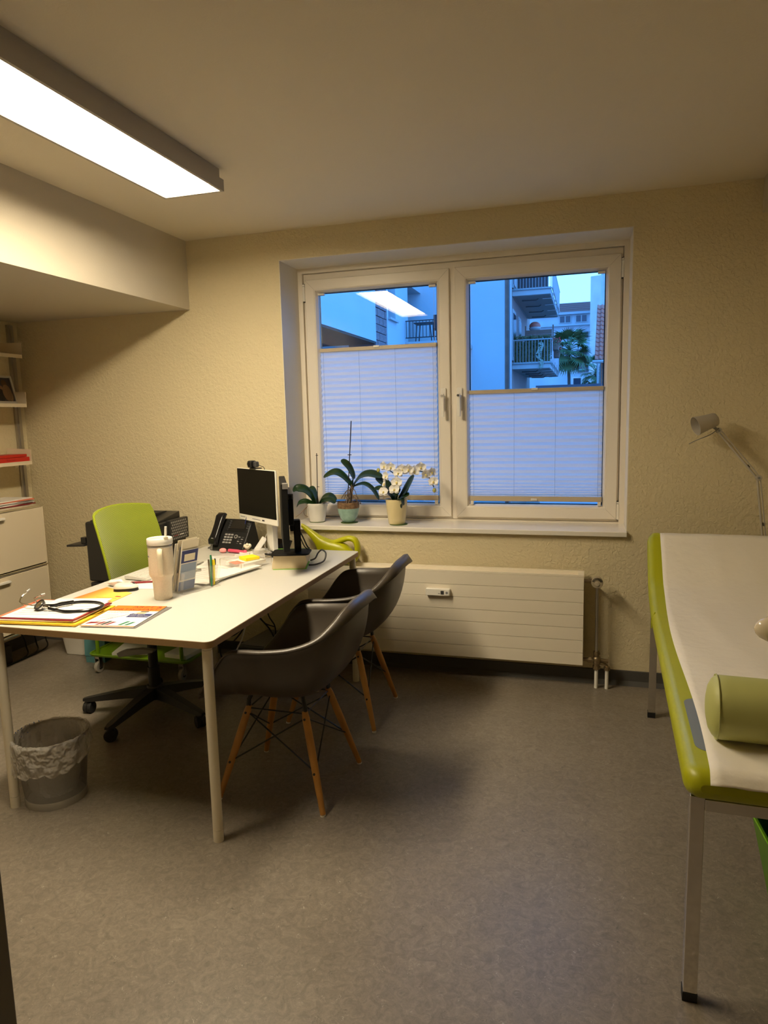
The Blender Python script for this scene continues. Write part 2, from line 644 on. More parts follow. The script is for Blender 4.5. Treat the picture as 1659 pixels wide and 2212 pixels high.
# bottom cover strip between the sill and the sashes
MB().prism([(3.772, 0.815), (4.0595, 0.815), (4.0595, 0.842), (3.775, 0.842), (3.772, 0.838)], 'x', XWL + 0.001, XWR - 0.0005).build('sill', M['sill'], win, smooth=0, bevel=0.003)
SASH = [(-1.676, -0.782, 0.864, 2.310), (-0.750, 0.160, 0.864, 2.310)]
for k, (x0, x1, z0, z1) in enumerate(SASH):
    s = MB()
    s.frame(x0, x1, z0, z1, [(0, YF + 0.005), (0, YF - 0.012), (0.003, YF - 0.015), (0.058, YF - 0.015), (0.0595, YF - 0.0135), (0.061, YF - 0.015),
                             (0.066, YF - 0.013), (0.078, YF + 0.010), (0.078, YF + 0.04)])
    sash = s.build('sash', M['pvc'], win, smooth=25)
    g = MB().frame(x0 + 0.0775, x1 - 0.0775, z0 + 0.0775, z1 - 0.0775, [(0, YF + 0.008), (0, YF + 0.03), (0.006, YF + 0.03)])
    g.build('gasket', M['gasket'], sash, smooth=0)
    MB().box(x0 + 0.078, x1 - 0.078, YF + 0.018, YF + 0.022, z0 + 0.078, z1 - 0.078).build('pane', M['glass'], sash, smooth=0)
    # mitre joints: thin, darker joint lines across the sash corners
    mj = MB()
    for (cx, cz, sx, sz) in ((x0, z0, 1, 1), (x1, z0, -1, 1), (x0, z1, 1, -1), (x1, z1, -1, -1)):
        mj.obox((cx + sx * 0.03, YF - 0.0151, cz + sz * 0.03), (sx, 0, sz), (0, 1, 0), (-sz, 0, sx), 0.040, 0.0004, 0.0006)
    tag(mj.build('mitre_joint', mat('mitre_line%d' % k, (0.45, 0.40, 0.33), 0.6), sash, smooth=0), kind='stuff')
    hx = x1 - 0.038 if k == 0 else x0 + 0.026
    hb = MB().prism(rrect(hx - 0.015, hx + 0.015, 1.50, 1.632, 0.008), 'y', YF - 0.027, YF - 0.015)
    hd = hb.build('handle', M['white'], sash, bevel=0.002)
    lv = MB()
    lv.cyl((hx, YF - 0.027, 1.578), (hx, YF - 0.055, 1.578), 0.012, 0.011, 16)
    lv.obox((hx, YF - 0.058, 1.53), (1, 0, 0), (0, 1, 0.02), (0, 0, 1), 0.0095, 0.008, 0.067)
    lv.build('lever', M['white'], hd, bevel=0.003)
    lk = MB().cyl((hx - 0.002, YF - 0.028, 1.585), (hx - 0.002, YF - 0.070, 1.585), 0.0075, 0.007, 14)
    lk.build('lock_cylinder', M['dgrey'] if k else M['steel'], hd)
    sx = x0 - 0.009 if k == 0 else x1 + 0.009
    for zc, hh in ((2.235, 0.05), (0.915, 0.05)):
        hg = MB().cyl((sx, YF - 0.010, zc - hh), (sx, YF - 0.010, zc + hh * 0.75), 0.0085, n=12).build('hinge', M['white'], sash)
        MB().cyl((sx, YF - 0.010, zc + hh * 0.80), (sx, YF - 0.010, zc + hh), 0.0085, n=12).build('hinge_cap', M['white'], hg)
        MB().box(sx - 0.010, sx + 0.010, YF - 0.007, YF + 0.0005, zc - hh * 1.1, zc + hh * 1.1).build('hinge_gap', M['gasket'], hg, smooth=0)

# ------------------------------------------------------------------ pleated blinds
M['pleat'] = cloth_translucent('pleated_blind_cloth', (0.93, 0.92, 0.92), 0.50)
M['rail'] = mat('blind_rail', (0.50, 0.42, 0.30), 0.4)


def blind(name, label, x0, x1, ztop, zbot, yc):
    t = thing(name, label, 'blind', (0, 0, 0), group='pleated window blinds')
    MB().box(x0, x1, yc - 0.012, yc + 0.012, ztop - 0.022, ztop).build('top_rail', M['rail'], t, bevel=0.002)
    MB().box(x0, x1, yc - 0.012, yc + 0.012, zbot, zbot + 0.030).build('bottom_rail', M['rail'], t, bevel=0.002)
    rows = []
    z = ztop - 0.022
    zend = zbot + 0.030
    H = z - zend
    i = 0
    zs = [z]
    while zs[-1] > zend + 0.004:
        f = (z - zs[-1]) / H
        p = 0.0178 if f < 0.72 else 0.0178 - 0.0115 * min(1, (f - 0.72) / 0.24)
        zs.append(max(zend, zs[-1] - p))
    n = 2
    for j, zz in enumerate(zs):
        yy = yc + (0.0085 if j % 2 else -0.0085)
        rows.append([(x0 + 0.002, yy, zz), (x1 - 0.002, yy, zz)])
    MB().grid(rows).build('pleated_cloth', M['pleat'], t, smooth=0, recalc=False)
    for q in (0.03, 0.345, 0.655, 0.97):
        x = x0 + (x1 - x0) * q
        MB().cyl((x, yc - 0.0092, ztop - 0.02), (x, yc - 0.0092, zbot + 0.03), 0.0006, n=5).build('cord', M['grey'], t, smooth=0)
    xm = (x0 + x1) / 2
    for zz in (ztop - 0.004, zbot + 0.012):
        MB().box(xm - 0.018, xm + 0.018, yc - 0.020, yc - 0.010, zz - 0.006, zz + 0.006).build('pull_tab', M['white'], t, bevel=0.002)
    for x in (x0 + 0.004, x1 - 0.022):
        MB().box(x, x + 0.018, yc - 0.014, yc + 0.014, zbot - 0.022, zbot).build('cord_bracket', M['pvc'], t, bevel=0.002)
    for x in (x0 + 0.001, x1 - 0.041):
        MB().box(x, x + 0.04, yc - 0.012, yc + 0.012, 2.214, 2.227).build('top_bracket', M['pvc'], t, bevel=0.002)
    for x in (x0 + 0.012, x1 - 0.012):
        MB().cyl((x, yc, ztop), (x, yc, 2.216), 0.0007, n=5).build('tension_cord', M['white'], t, smooth=0)
    return t


YBL = YF + 0.002
blind('pleated_blind', 'white pleated blind behind the three orchids, drawn up higher', -1.596, -0.862, 1.897, 0.962, YBL)
blind('pleated_blind', 'white pleated blind in the sash over the radiator, set lower', -0.670, 0.080, 1.612, 0.962, YBL)

# ------------------------------------------------------------------ ceiling lamp
lamp = thing('ceiling_lamp', 'long rectangular grey-framed ceiling light over the desk, switched on', 'ceiling light', (-1.6655, 0, ZC))
LX, LY0, LY1 = 0.1465, 1.32, 2.8175
M['lampgrey'] = mat('lamp_grey', (0.40, 0.37, 0.32), 0.5, 0.0)
MB().box(-LX + 0.012, LX - 0.012, LY0 + 0.012, LY1 - 0.012, -0.048, 0).build('mounting_tray', M['lampgrey'], lamp, smooth=0)
lf = MB()
zt, zb = -0.042, -0.090
tw = 0.013
lf.box(-LX, -LX + tw, LY0, LY1, zb, zt)
lf.box(LX - tw, LX, LY0, LY1, zb, zt)
lf.box(-LX + tw, LX - tw, LY0, LY0 + tw, zb, zt)
lf.box(-LX + tw, LX - tw, LY1 - tw, LY1, zb, zt)
lf.build('housing', M['lampgrey'], lamp, smooth=0)
M['lamp_emit'] = emit_mat('lamp_diffuser_light', (1.0, 0.84, 0.585), LAMP_STRENGTH)
M['lamp_in'] = mat('lamp_reflector_white', (0.85, 0.80, 0.70), 0.5)
li = MB()
a, b_, y0, y1 = -LX + tw, LX - tw, LY0 + tw, LY1 - tw
li.box(a, a + 0.001, y0, y1, zb + 0.002, zt)
li.box(b_ - 0.001, b_, y0, y1, zb + 0.002, zt)
li.box(a, b_, y1 - 0.001, y1, zb + 0.002, zt)
li.box(a, b_, y0, y0 + 0.001, zb + 0.002, zt)
li.build('inner_rim', M['lamp_in'], lamp, smooth=0)
MB().box(a + 0.004, b_ - 0.004, y0 + 0.004, y1 - 0.03, -0.072, -0.062).build('diffuser', M['lamp_emit'], lamp, smooth=0)

# ------------------------------------------------------------------ desk
DX0, DX1, DY0, DY1, DH = -2.1585, -1.2018, 1.9638, 3.5548, 0.74
M['laminate'] = mat('white_laminate', (0.60, 0.59, 0.55), 0.28, spec=0.4)


def ply_material():
    m = mat('plywood_edge', (0.30, 0.18, 0.075), 0.55)
    nt = m.node_tree
    b = nt.nodes['Principled BSDF']
    tc = nt.nodes.new('ShaderNodeTexCoord')
    wv = nt.nodes.new('ShaderNodeTexWave')
    wv.bands_direction = 'Z'
    wv.inputs['Scale'].default_value = 62
    wv.inputs['Distortion'].default_value = 1.2
    wv.inputs['Detail'].default_value = 3
    wv.inputs['Detail Scale'].default_value = 4
    r = nt.nodes.new('ShaderNodeValToRGB')
    r.color_ramp.elements[0].color = (0.22, 0.13, 0.055, 1)
    r.color_ramp.elements[1].color = (0.42, 0.27, 0.12, 1)
    nt.links.new(tc.outputs['Object'], wv.inputs['Vector'])
    nt.links.new(wv.outputs['Fac'], r.inputs[0])
    nt.links.new(r.outputs[0], b.inputs['Base Color'])
    return m


M['ply'] = ply_material()
M['leg'] = mat('cream_powder_coat', (0.74, 0.68, 0.55), 0.4)
desk = thing('desk', 'large white-topped desk with plywood edge and round cream legs', 'desk', (DX0, DY0, 0))
DW, DL = DX1 - DX0, DY1 - DY0
MB().prism(rrect(0, DW, 0, DL, 0.028), 'z', DH - 0.024, DH - 0.0015).build('plywood_core', M['ply'], desk, smooth=30)
MB().prism(rrect(0.0015, DW - 0.0015, 0.0015, DL - 0.0015, 0.027), 'z', DH - 0.0015, DH).build('tabletop', M['laminate'], desk, smooth=30)
for lx, ly in ((0.033, 0.033), (DW - 0.033, 0.033), (0.033, DL - 0.033), (DW - 0.033, DL - 0.033)):
    lg = MB().cyl((lx, ly, 0.045), (lx, ly, DH - 0.037), 0.0180, n=24).build('leg', M['leg'], desk)
    MB().cyl((lx, ly, 0.0), (lx, ly, 0.044), 0.0182, n=24).build('foot_sleeve', M['leg'], lg)
    MB().cyl((lx, ly, DH - 0.036), (lx, ly, DH - 0.024), 0.0172, n=24).build('collar', M['leg'], lg)
for x in (0.075, DW - 0.10):
    MB().box(x, x + 0.025, 0.08, DL - 0.08, DH - 0.049, DH - 0.024).build('under_rail', M['dgrey'], desk, smooth=0)

# ------------------------------------------------------------------ shell armchairs
M['shell'] = mat('taupe_shell_plastic', (0.058, 0.047, 0.036), 0.38, spec=0.5)
M['maple'] = mat('maple_wood', (0.44, 0.205, 0.045), 0.45, noise=(14, 0.14))
M['wire'] = mat('black_wire', (0.010, 0.010, 0.010), 0.4)


def shell_mesh():
    half = [(-0.310, 0.0, 0.800), (-0.307, 0.085, 0.797), (-0.296, 0.150, 0.778), (-0.268, 0.208, 0.737), (-0.225, 0.256, 0.698),
            (-0.150, 0.292, 0.674), (-0.055, 0.309, 0.664), (0.020, 0.308, 0.660), (0.078, 0.300, 0.648), (0.122, 0.290, 0.606),
            (0.168, 0.277, 0.538), (0.228, 0.255, 0.464), (0.275, 0.208, 0.417), (0.300, 0.10, 0.400)]
    pts = half + [(0.304, 0.0, 0.397)] + [(x, -y, z) for x, y, z in reversed(half[1:])]
    rim = catmull(pts, 5, closed=True)
    c = Vector((-0.01, 0, 0.415))
    rows = []
    N = 15
    for j in range(N + 1):
        a = (math.pi / 2) * (j / N)
        h = math.sin(a) ** 0.86
        g = (1 - math.cos(a)) ** 1.25
        row = []
        for p in rim:
            wall = max(0.0, min(1.0, (p.z - 0.44) / 0.15))
            hh = h * wall + (j / N) * (1 - wall)
            gg = g * wall + ((j / N) ** 2.6) * (1 - wall)
            q = Vector((c.x + (p.x - c.x) * hh, c.y + (p.y - c.y) * hh, c.z + (p.z - c.z) * gg))
            row.append(q)
        rows.append(row)
    # rolled lip
    lip1, lip2 = [], []
    for p in rim:
        d = Vector((p.x - c.x, p.y - c.y, 0)).normalized()
        k = 1.0 if p.z > 0.46 else 0.35
        back = max(0.0, min(1.0, (p.z - 0.70) / 0.08))
        lip1.append(p + d * 0.012 * k + Vector((0, 0, 0.001)))
        lip2.append(p + d * (0.024 + 0.010 * back) * k + Vector((0, 0, -0.006 - 0.028 * back * k)))
    rows += [lip1, lip2]
    mb = MB()
    mb.grid(rows[1:], wrap=True)
    n = len(rim)
    base = len(mb.V)
    mb.V.append(tuple(c))
    for i in range(n):
        mb.F.append((base, i, (i + 1) % n))
    return mb


def make_armchair(label):
    t = thing('shell_armchair', label, 'chair', (0, 0, 0), group='dark shell armchairs at the desk')
    shell_mesh().build('seat_shell', M['shell'], t, smooth=180, solid=0.006)
    feet = [(0.225, 0.20), (0.225, -0.20), (-0.215, 0.205), (-0.215, -0.205)]
    tops = [(0.118, 0.118), (0.118, -0.118), (-0.118, 0.118), (-0.118, -0.118)]
    legs = []
    for (fx, fy), (tx, ty) in zip(feet, tops):
        p0, p1 = Vector((fx, fy, 0.006)), Vector((tx, ty, 0.365))
        l = MB()
        d = p1 - p0
        l.tube([p0, p0 + d * 0.25, p0 + d * 0.62, p0 + d * 0.93, p1], [0.0105, 0.0128, 0.0155, 0.0145, 0.0115], 14)
        lg = l.build('leg', M['maple'], t)
        MB().cyl((fx, fy, 0), (fx, fy, 0.006), 0.0105, n=12).build('glide', M['white'], lg)
        for q in (0.40, 0.93):
            pc = p0 + d * q
            ax = Vector((0, 1 if fy > 0 else -1, 0))
            MB().cyl(pc + ax * 0.004, pc + ax * 0.0165, 0.0048, n=10).build('bolt', M['wire'], lg)
        s = MB()
        s.tube([p1 - d * 0.04, Vector((tx, ty, 0.39)), Vector((tx * 0.86, ty * 0.86, 0.428))], [0.010, 0.009, 0.008], 8)
        s.build('bracket', M['wire'], lg)
        legs.append((p0, d))
    # criss-cross wire bracing between neighbouring legs
    for a, b in ((0, 1), (2, 3), (0, 2), (1, 3)):
        for s0, s1 in ((0.40, 0.93), (0.93, 0.40)):
            w_ = MB()
            w_.tube([legs[a][0] + legs[a][1] * s0, legs[b][0] + legs[b][1] * s1], 0.0032, 6)
            w_.build('brace_wire', M['wire'], t)
    ring = MB()
    ring.tube([legs[0][0] + legs[0][1] * 0.97, legs[1][0] + legs[1][1] * 0.97, legs[3][0] + legs[3][1] * 0.97, legs[2][0] + legs[2][1] * 0.97,
               legs[0][0] + legs[0][1] * 0.97], 0.0032, 6)
    ring.build('top_wire', M['wire'], t)
    return t


ch1 = make_armchair('dark taupe shell armchair on wooden legs nearer the desk front edge')
ch1.location = (-1.140, 2.435, 0)
ch1.rotation_euler.z = math.pi + math.radians(-1)
ch2 = copy_tree(ch1)
ch2.location = (-1.165, 3.135, 0)
ch2.rotation_euler.z = math.pi + math.radians(1)
ch2['label'] = 'dark taupe shell armchair standing in front of the radiator'

# ------------------------------------------------------------------ swivel office chair
def mesh_fabric():
    m = mat('lime_mesh_fabric', srgb(150, 165, 20), 0.85, sheen=0.3)
    nt = m.node_tree
    b = nt.nodes['Principled BSDF']
    tc = nt.nodes.new('ShaderNodeTexCoord')
    ck = nt.nodes.new('ShaderNodeTexWave')
    ck.inputs['Scale'].default_value = 55
    ck.bands_direction = 'DIAGONAL'
    ck2 = nt.nodes.new('ShaderNodeTexWave')
    ck2.inputs['Scale'].default_value = 70
    ck2.bands_direction = 'Z'
    ml = nt.nodes.new('ShaderNodeMath')
    ml.operation = 'MULTIPLY'
    nt.links.new(tc.outputs['Object'], ck.inputs['Vector'])
    nt.links.new(tc.outputs['Object'], ck2.inputs['Vector'])
    nt.links.new(ck.outputs['Fac'], ml.inputs[0])
    nt.links.new(ck2.outputs['Fac'], ml.inputs[1])
    bp = nt.nodes.new('ShaderNodeBump')
    bp.inputs['Distance'].default_value = 0.0015
    nt.links.new(ml.outputs[0], bp.inputs['Height'])
    nt.links.new(bp.outputs[0], b.inputs['Normal'])
    r = nt.nodes.new('ShaderNodeValToRGB')
    r.color_ramp.elements[0].color = srgb(128, 142, 12)
    r.color_ramp.elements[1].color = srgb(172, 186, 34)
    nt.links.new(ml.outputs[0], r.inputs[0])
    nt.links.new(r.outputs[0], b.inputs['Base Color'])
    return m


M['limemesh'] = mesh_fabric()
M['limetrim'] = mat('lime_edge_binding', srgb(150, 165, 25), 0.8)
M['seatblack'] = mat('black_seat_fabric', (0.014, 0.014, 0.014), 0.9)
oc = thing('office_chair', 'lime mesh-backed swivel chair on black five-star base behind the desk', 'chair', (-2.112, 2.905, 0))
# local: +x is the sitting direction
rows_f, rows_b = [], []
NZ, NY = 18, 16
for j in range(NZ + 1):
    v = j / NZ
    z = 0.545 + v * 0.50
    hw = 0.195 + 0.045 * math.sin(math.pi * min(1, v * 1.15) * 0.62)
    xr = -0.205 - 0.060 * v - 0.030 * math.sin(math.pi * v) * -1
    rf = []
    for i in range(NY + 1):
        u = -1 + 2 * i / NY
        zz = z
        w_ = hw
        if v > 0.9:
            w_ = hw - 0.010 * ((v - 0.9) / 0.1) ** 2
        top_drop = 0.022 * u * u * v
        rf.append(Vector((xr + 0.060 * u * u, 0.135 + u * w_, zz - top_drop)))
    rows_f.append(rf)
bk = MB()
n_off = Vector((-0.030, 0, 0))
rows_b = [[p + n_off * (1 - 0.55 * abs(-1 + 2 * i / NY) ** 6) for i, p in enumerate(r_)] for r_ in rows_f]
bk.grid(rows_f)
bk.grid(list(reversed(rows_b)))
bk.grid([rows_f[-1], rows_b[-1]])
bk.grid([rows_b[0], rows_f[0]])
bk.grid([[r_[0] for r_ in rows_b], [r_[0] for r_ in rows_f]])
bk.grid([[r_[-1] for r_ in rows_f], [r_[-1] for r_ in rows_b]])
bo = bk.build('backrest', M['limemesh'], oc, smooth=60)
edge = [r_[0] for r_ in rows_f] + rows_f[-1][1:-1] + [r_[-1] for r_ in reversed(rows_f)]
edge = [p + Vector((-0.008, 0, 0)) for p in edge]
MB().tube(edge, 0.0065, 8).build('edge_binding', M['limetrim'], bo)
sp = MB()
sp.tube([(-0.05, 0.06, 0.40), (-0.24, 0.11, 0.42), (-0.29, 0.13, 0.55), (-0.285, 0.135, 0.75)], [0.03, 0.028, 0.022, 0.016], 10)
sp.build('back_support', M['black'], oc)
st = MB()
poly = rrect(-0.20, 0.24, -0.14, 0.32, 0.09, 6)
st.prism(poly, 'z', 0.425, 0.480)
st.build('seat', M['seatblack'], oc, bevel=0.02, seg=3)
MB().prism(rrect(-0.13, 0.13, -0.03, 0.19, 0.04), 'z', 0.372, 0.424).build('tilt_mechanism', M['dgrey'], oc, bevel=0.01)
lv = MB()
lv.prism([(-0.05, 0.352), (0.14, 0.388), (0.15, 0.400), (0.07, 0.402), (-0.02, 0.388), (-0.06, 0.372)], 'y', -0.20, -0.165)
lv.build('armrest_bracket', M['grey'], oc, bevel=0.004)
c_ = MB()
c_.cyl((0, 0, 0.07), (0, 0, 0.24), 0.030, n=20)
c_.cyl((0, 0, 0.24), (0, 0, 0.385), 0.024, n=20)
c_.build('gas_lift', M['black'], oc)
b_ = MB()
b_.cyl((0, 0, 0.075), (0, 0, 0.145), 0.046, 0.040, n=20)
b_.build('base_hub', M['black'], oc, bevel=0.005)
for k in range(5):
    a = math.radians(196.5 + 72 * k)
    d = Vector((math.cos(a), math.sin(a), 0))
    sd = Vector((-d.y, d.x, 0))
    arm = MB()
    rows = []
    for s, hw, zt_, zb_ in ((0.03, 0.034, 0.135, 0.085), (0.14, 0.030, 0.122, 0.082), (0.27, 0.024, 0.098, 0.070), (0.345, 0.021, 0.084, 0.064), (0.372, 0.012, 0.078, 0.066)):
        p = d * s
        rows.append([p + sd * hw + Vector((0, 0, zb_)), p + sd * hw * 0.72 + Vector((0, 0, zt_)), p - sd * hw * 0.72 + Vector((0, 0, zt_)), p - sd * hw + Vector((0, 0, zb_))])
    arm.grid(rows, wrap=True)
    arm.add(rows[-1], [(0, 1, 2, 3)])
    ao = arm.build('base_arm', M['black'], oc, smooth=40)
    cp = d * 0.345
    tw_ = Vector((math.cos(a + 0.7 * (k % 3 - 1) + 0.5), math.sin(a + 0.7 * (k % 3 - 1) + 0.5), 0))
    for s in (-1, 1):
        c0 = cp + tw_ * 0.012 * s + Vector((0, 0, 0.030))
        MB().cyl(c0 - tw_ * 0.010, c0 + tw_ * 0.010, 0.030, n=20).build('caster_wheel', M['rubber'], ao, bevel=0.004)
    hd = MB()
    hd.cyl(cp + Vector((0, 0, 0.03)), cp + Vector((0, 0, 0.075)), 0.011, n=10)
    hd.ball(tuple(cp + Vector((0, 0, 0.040))), 0.024, 0.024, 0.028, 12, 8)
    hd.build('caster_hood', M['black'], ao)

# ------------------------------------------------------------------ examination couch
M['vinyl'] = mat('lime_vinyl', srgb(163, 166, 5), 0.42, bump=(30, 0.0008))
couch = thing('examination_couch', 'lime green upholstered examination couch on chrome legs, head end raised', 'couch', (0.266, 1.70, 0), math.radians(-1.65))
CW = 0.66


def topz(y):
    if y < -0.02:
        return 0.632 - 0.02 * ((-0.02 - y) / 0.06) ** 2
    if y < 1.28:
        return 0.632
    s = (y - 1.28)
    z = 0.632 + 0.50 * s * s
    if s > 0.34:
        z = 0.632 + 0.5 * 0.34 ** 2 + 0.86 * (s - 0.34)
    return z


def slope(y):
    return (topz(y + 0.005) - topz(y - 0.005)) / 0.01


ys = [-0.052, -0.046, -0.034, -0.018, 0.0] + [0.1 * i for i in range(1, 13)] + [1.28 + 0.045 * i for i in range(13)] + [1.835, 1.85, 1.856]
cu = MB()
rows = []
TC = 0.074
for i, y in enumerate(ys):
    sl = slope(y) if 0.05 < y else 0.0
    nn = Vector((0, -sl, 1)).normalized()
    endk = 1.0
    e0, e1 = y - ys[0], ys[-1] - y
    e_ = min(e0, e1)
    if e_ < 0.035:
        endk = math.sqrt(max(0.0, 1 - ((0.035 - e_) / 0.035) ** 2)) * 0.75 + 0.25
    zc = (topz(y) if y > -0.02 else 0.632) - TC / 2
    hx0, hx1 = -0.034, CW + 0.034
    if e_ < 0.05:
        ins = 0.05 - math.sqrt(max(0, 0.05 ** 2 - (0.05 - e_) ** 2))
        hx0 += ins * 0.7
        hx1 -= ins * 0.7
    hz = TC / 2 * endk
    prof = []
    R = 0.030
    for (cx, sgx, a0) in ((hx1 - R, 1, 0), (hx0 + R, -1, 90)):
        pass
    pts2 = rrect(hx0, hx1, -hz, hz, min(R, hz * 0.95), 5)
    row = []
    for (px, pz) in pts2:
        row.append(Vector((px, y, zc + TC / 2)) + nn * (pz - TC / 2))
    rows.append(row)
cu.grid(rows, wrap=True)
cu.add(rows[0], [tuple(range(len(rows[0])))])
cu.add(rows[-1], [tuple(range(len(rows[-1]) - 1, -1, -1))])
cs_ = cu.build('cushion', M['vinyl'], couch, smooth=60)
sm = MB()
sm.tube([Vector((-0.0345, 1.30, 0.565)), Vector((-0.0352, 1.305, 0.60)), Vector((-0.022, 1.31, 0.632))], 0.0025, 6)
sm.build('seam', M['vinyl'], cs_)
LS = 0.0165
for (lx, ly, h) in ((0.0, 0.0, 0.555), (0.0, 1.70, 0.582), (CW - 0.03, 0.0, 0.555), (CW - 0.03, 1.70, 0.582)):
    l = MB().box(lx - LS, lx + LS, ly - LS, ly + LS, 0.028, h).build('leg', M['chrome'], couch, bevel=0.002)
    MB().prism([(ly - LS - 0.001, 0.028), (ly + LS + 0.001, 0.028), (ly + LS - 0.002, 0.0), (ly - LS + 0.004, 0.0)], 'x', lx - LS - 0.001, lx + LS + 0.001).build('foot_cap', M['rubber'], l, smooth=0)
    if ly > 1:
        MB().box(lx - LS - 0.001, lx + LS + 0.001, ly - LS - 0.001, ly + LS + 0.001, h, h + 0.012).build('end_cap', M['rubber'], l, smooth=0)
fr = MB()
fr.box(LS, CW - 0.03 - LS, -LS, LS, 0.520, 0.550)
fr.build('cross_rail', M['chrome'], couch, bevel=0.002)
fr = MB()
fr.box(LS, CW - 0.03 - LS, 1.70 - LS, 1.70 + LS, 0.520, 0.550)
fr.build('cross_rail', M['chrome'], couch, bevel=0.002)
for x in (0.03, CW - 0.06):
    MB().box(x - LS, x + LS, LS, 1.70 - LS, 0.520, 0.550).build('side_rail', M['chrome'], couch, bevel=0.002)
hs = MB()
hs.box(0.08, CW - 0.10, 1.62, 1.64, 0.556, 0.70)
hs.build('head_prop', M['steel'], couch)

# paper cover on the couch
M['tissue'] = mat('couch_paper', (0.78, 0.73, 0.63), 0.8, bump=(26, 0.0035))
pr = thing('paper_cover', 'long white paper cover laid over the examination couch', 'paper cover', (0.266, 1.70, 0), math.radians(-1.65))
rows = []
pys = [-0.054, -0.051, -0.043, -0.030, -0.015] + [i * 0.05 for i in range(0, 37)] + [1.825, 1.840]
for y in pys:
    row = []
    sl = slope(y) if y > 0.05 else 0
    nn = Vector((0, -sl, 1)).normalized()
    if y < -0.02:
        zz = 0.632 - 0.028 * ((-0.02 - y) / 0.034) ** 2
    else:
        zz = topz(y) if y > -0.02 else 0.632
    for i in range(25):
        u = i / 24
        x = 0.022 + u * (CW - 0.05)
        wob = 0.0012 * math.sin(40 * x + 6 * y) + 0.0010 * math.sin(9 * y + 17 * x)
        jag = random.uniform(-0.002, 0.002) if y == pys[0] else 0
        xo = 0.006 * math.sin(y * 5) if i == 0 else 0
        row.append(Vector((x + xo, y - (0.004 if y < -0.02 else 0) + jag, zz)) + nn * (0.0045 + wob))
    rows.append(row)
MB().grid(rows).build('paper_sheet', M['tissue'], pr, smooth=180, solid=0.0006)

# grey pad partly under the paper
M['pad'] = mat('blue_grey_vinyl', srgb(120, 128, 135), 0.5)
pd = thing('vinyl_pad', 'small blue-grey vinyl pad peeping out from under the couch paper', 'pad', (0.266, 1.70, 0), math.radians(-1.65))
MB().prism(rrect(0.002, 0.25, 0.065, 0.40, 0.035), 'z', 0.6322, 0.6334).build('pad_sheet', M['pad'], pd, smooth=30)

# bolster
M['bolster'] = mat('pale_green_vinyl', srgb(178, 180, 110), 0.5, bump=(22, 0.001))
bl = thing('bolster', 'pale green cylindrical bolster lying across the examination couch', 'bolster', (0.318, 1.842, 0.6395 + 0.0805), math.radians(-3))
prof = []
rows = []
RB, LB = 0.080, 0.46
for (x, r_) in ((-0.018, 0.0005), (-0.017, 0.03), (-0.012, 0.055), (-0.004, 0.070), (0.004, 0.0775), (0.012, RB), (0.03, RB), (LB - 0.03, RB), (LB - 0.012, RB), (LB, 0.07), (LB + 0.01, 0.04), (LB + 0.012, 0.0005)):
    rows.append([(x, r_ * math.cos(2 * math.pi * i / 40), r_ * math.sin(2 * math.pi * i / 40) - (0.0 if i else 0)) for i in range(40)])
bb = MB().grid(rows, wrap=True).build('cover', M['bolster'], bl, smooth=60)
ring = [(0.006, (RB + 0.0005) * math.cos(2 * math.pi * i / 48), (RB + 0.0005) * math.sin(2 * math.pi * i / 48)) for i in range(49)]
MB().tube(ring, 0.0022, 6).build('piping_seam', M['bolster'], bb)

# ------------------------------------------------------------------ radiator
rad = thing('radiator', 'wide cream panel radiator with seven horizontal ribs under the window', 'radiator', (-0.008, 3.68, 0))
RL = 1.567
MB().box(-RL, 0, 0.008, 0.085, 0.132, 0.600).build('body', M['metal_paint'], rad, smooth=0)
ph = (0.612 - 0.130) / 7
for k in range(7):
    z0 = 0.130 + k * ph
    MB().box(-RL, 0, 0, 0.012, z0 + 0.0009, z0 + ph - 0.0009).build('panel', M['metal_paint'], rad, smooth=0, bevel=0.0012, seg=1)
MB().box(-RL, 0, 0.0, 0.010, 0.612, 0.622).build('front_rim', M['metal_paint'], rad, smooth=0)
MB().box(-RL, 0, 0.070, 0.085, 0.598, 0.630).build('back_rim', M['metal_paint'], rad, smooth=0)
MB().box(-0.030, 0, 0.010, 0.070, 0.598, 0.623).build('end_cap', M['metal_paint'], rad, smooth=0)
for x in (-RL + 0.3, -0.3):
    MB().box(x - 0.02, x + 0.02, 0.085, 0.112, 0.16, 0.58).build('wall_bracket', M['metal_paint'], rad, smooth=0)
# heat meter on the front
hm = thing('heat_meter', 'small white heat meter clipped on the radiator front', 'meter', (-0.856, 3.68, 0.480))
h = MB().prism(rrect(0, 0.137, 0, 0.040, 0.006), 'y', -0.026, 0.0)
h.build('case', M['white'], hm, bevel=0.004)
MB().prism(rrect(0.086, 0.104, 0.010, 0.030, 0.002), 'y', -0.0275, -0.026).build('display', M['dgrey'], hm, smooth=0)
MB().prism(rrect(0.106, 0.133, 0.006, 0.034, 0.004), 'y', -0.0285, -0.026).build('sensor_window', M['paper'], hm, smooth=0)
MB().cyl((0.121, -0.029, 0.020), (0.121, -0.0280, 0.020), 0.007, n=16).build('sensor_ring', M['grey'], hm)
MB().box(0.072, 0.082, -0.0272, -0.026, 0.012, 0.016).build('printed_mark', M['ink'], hm, smooth=0)
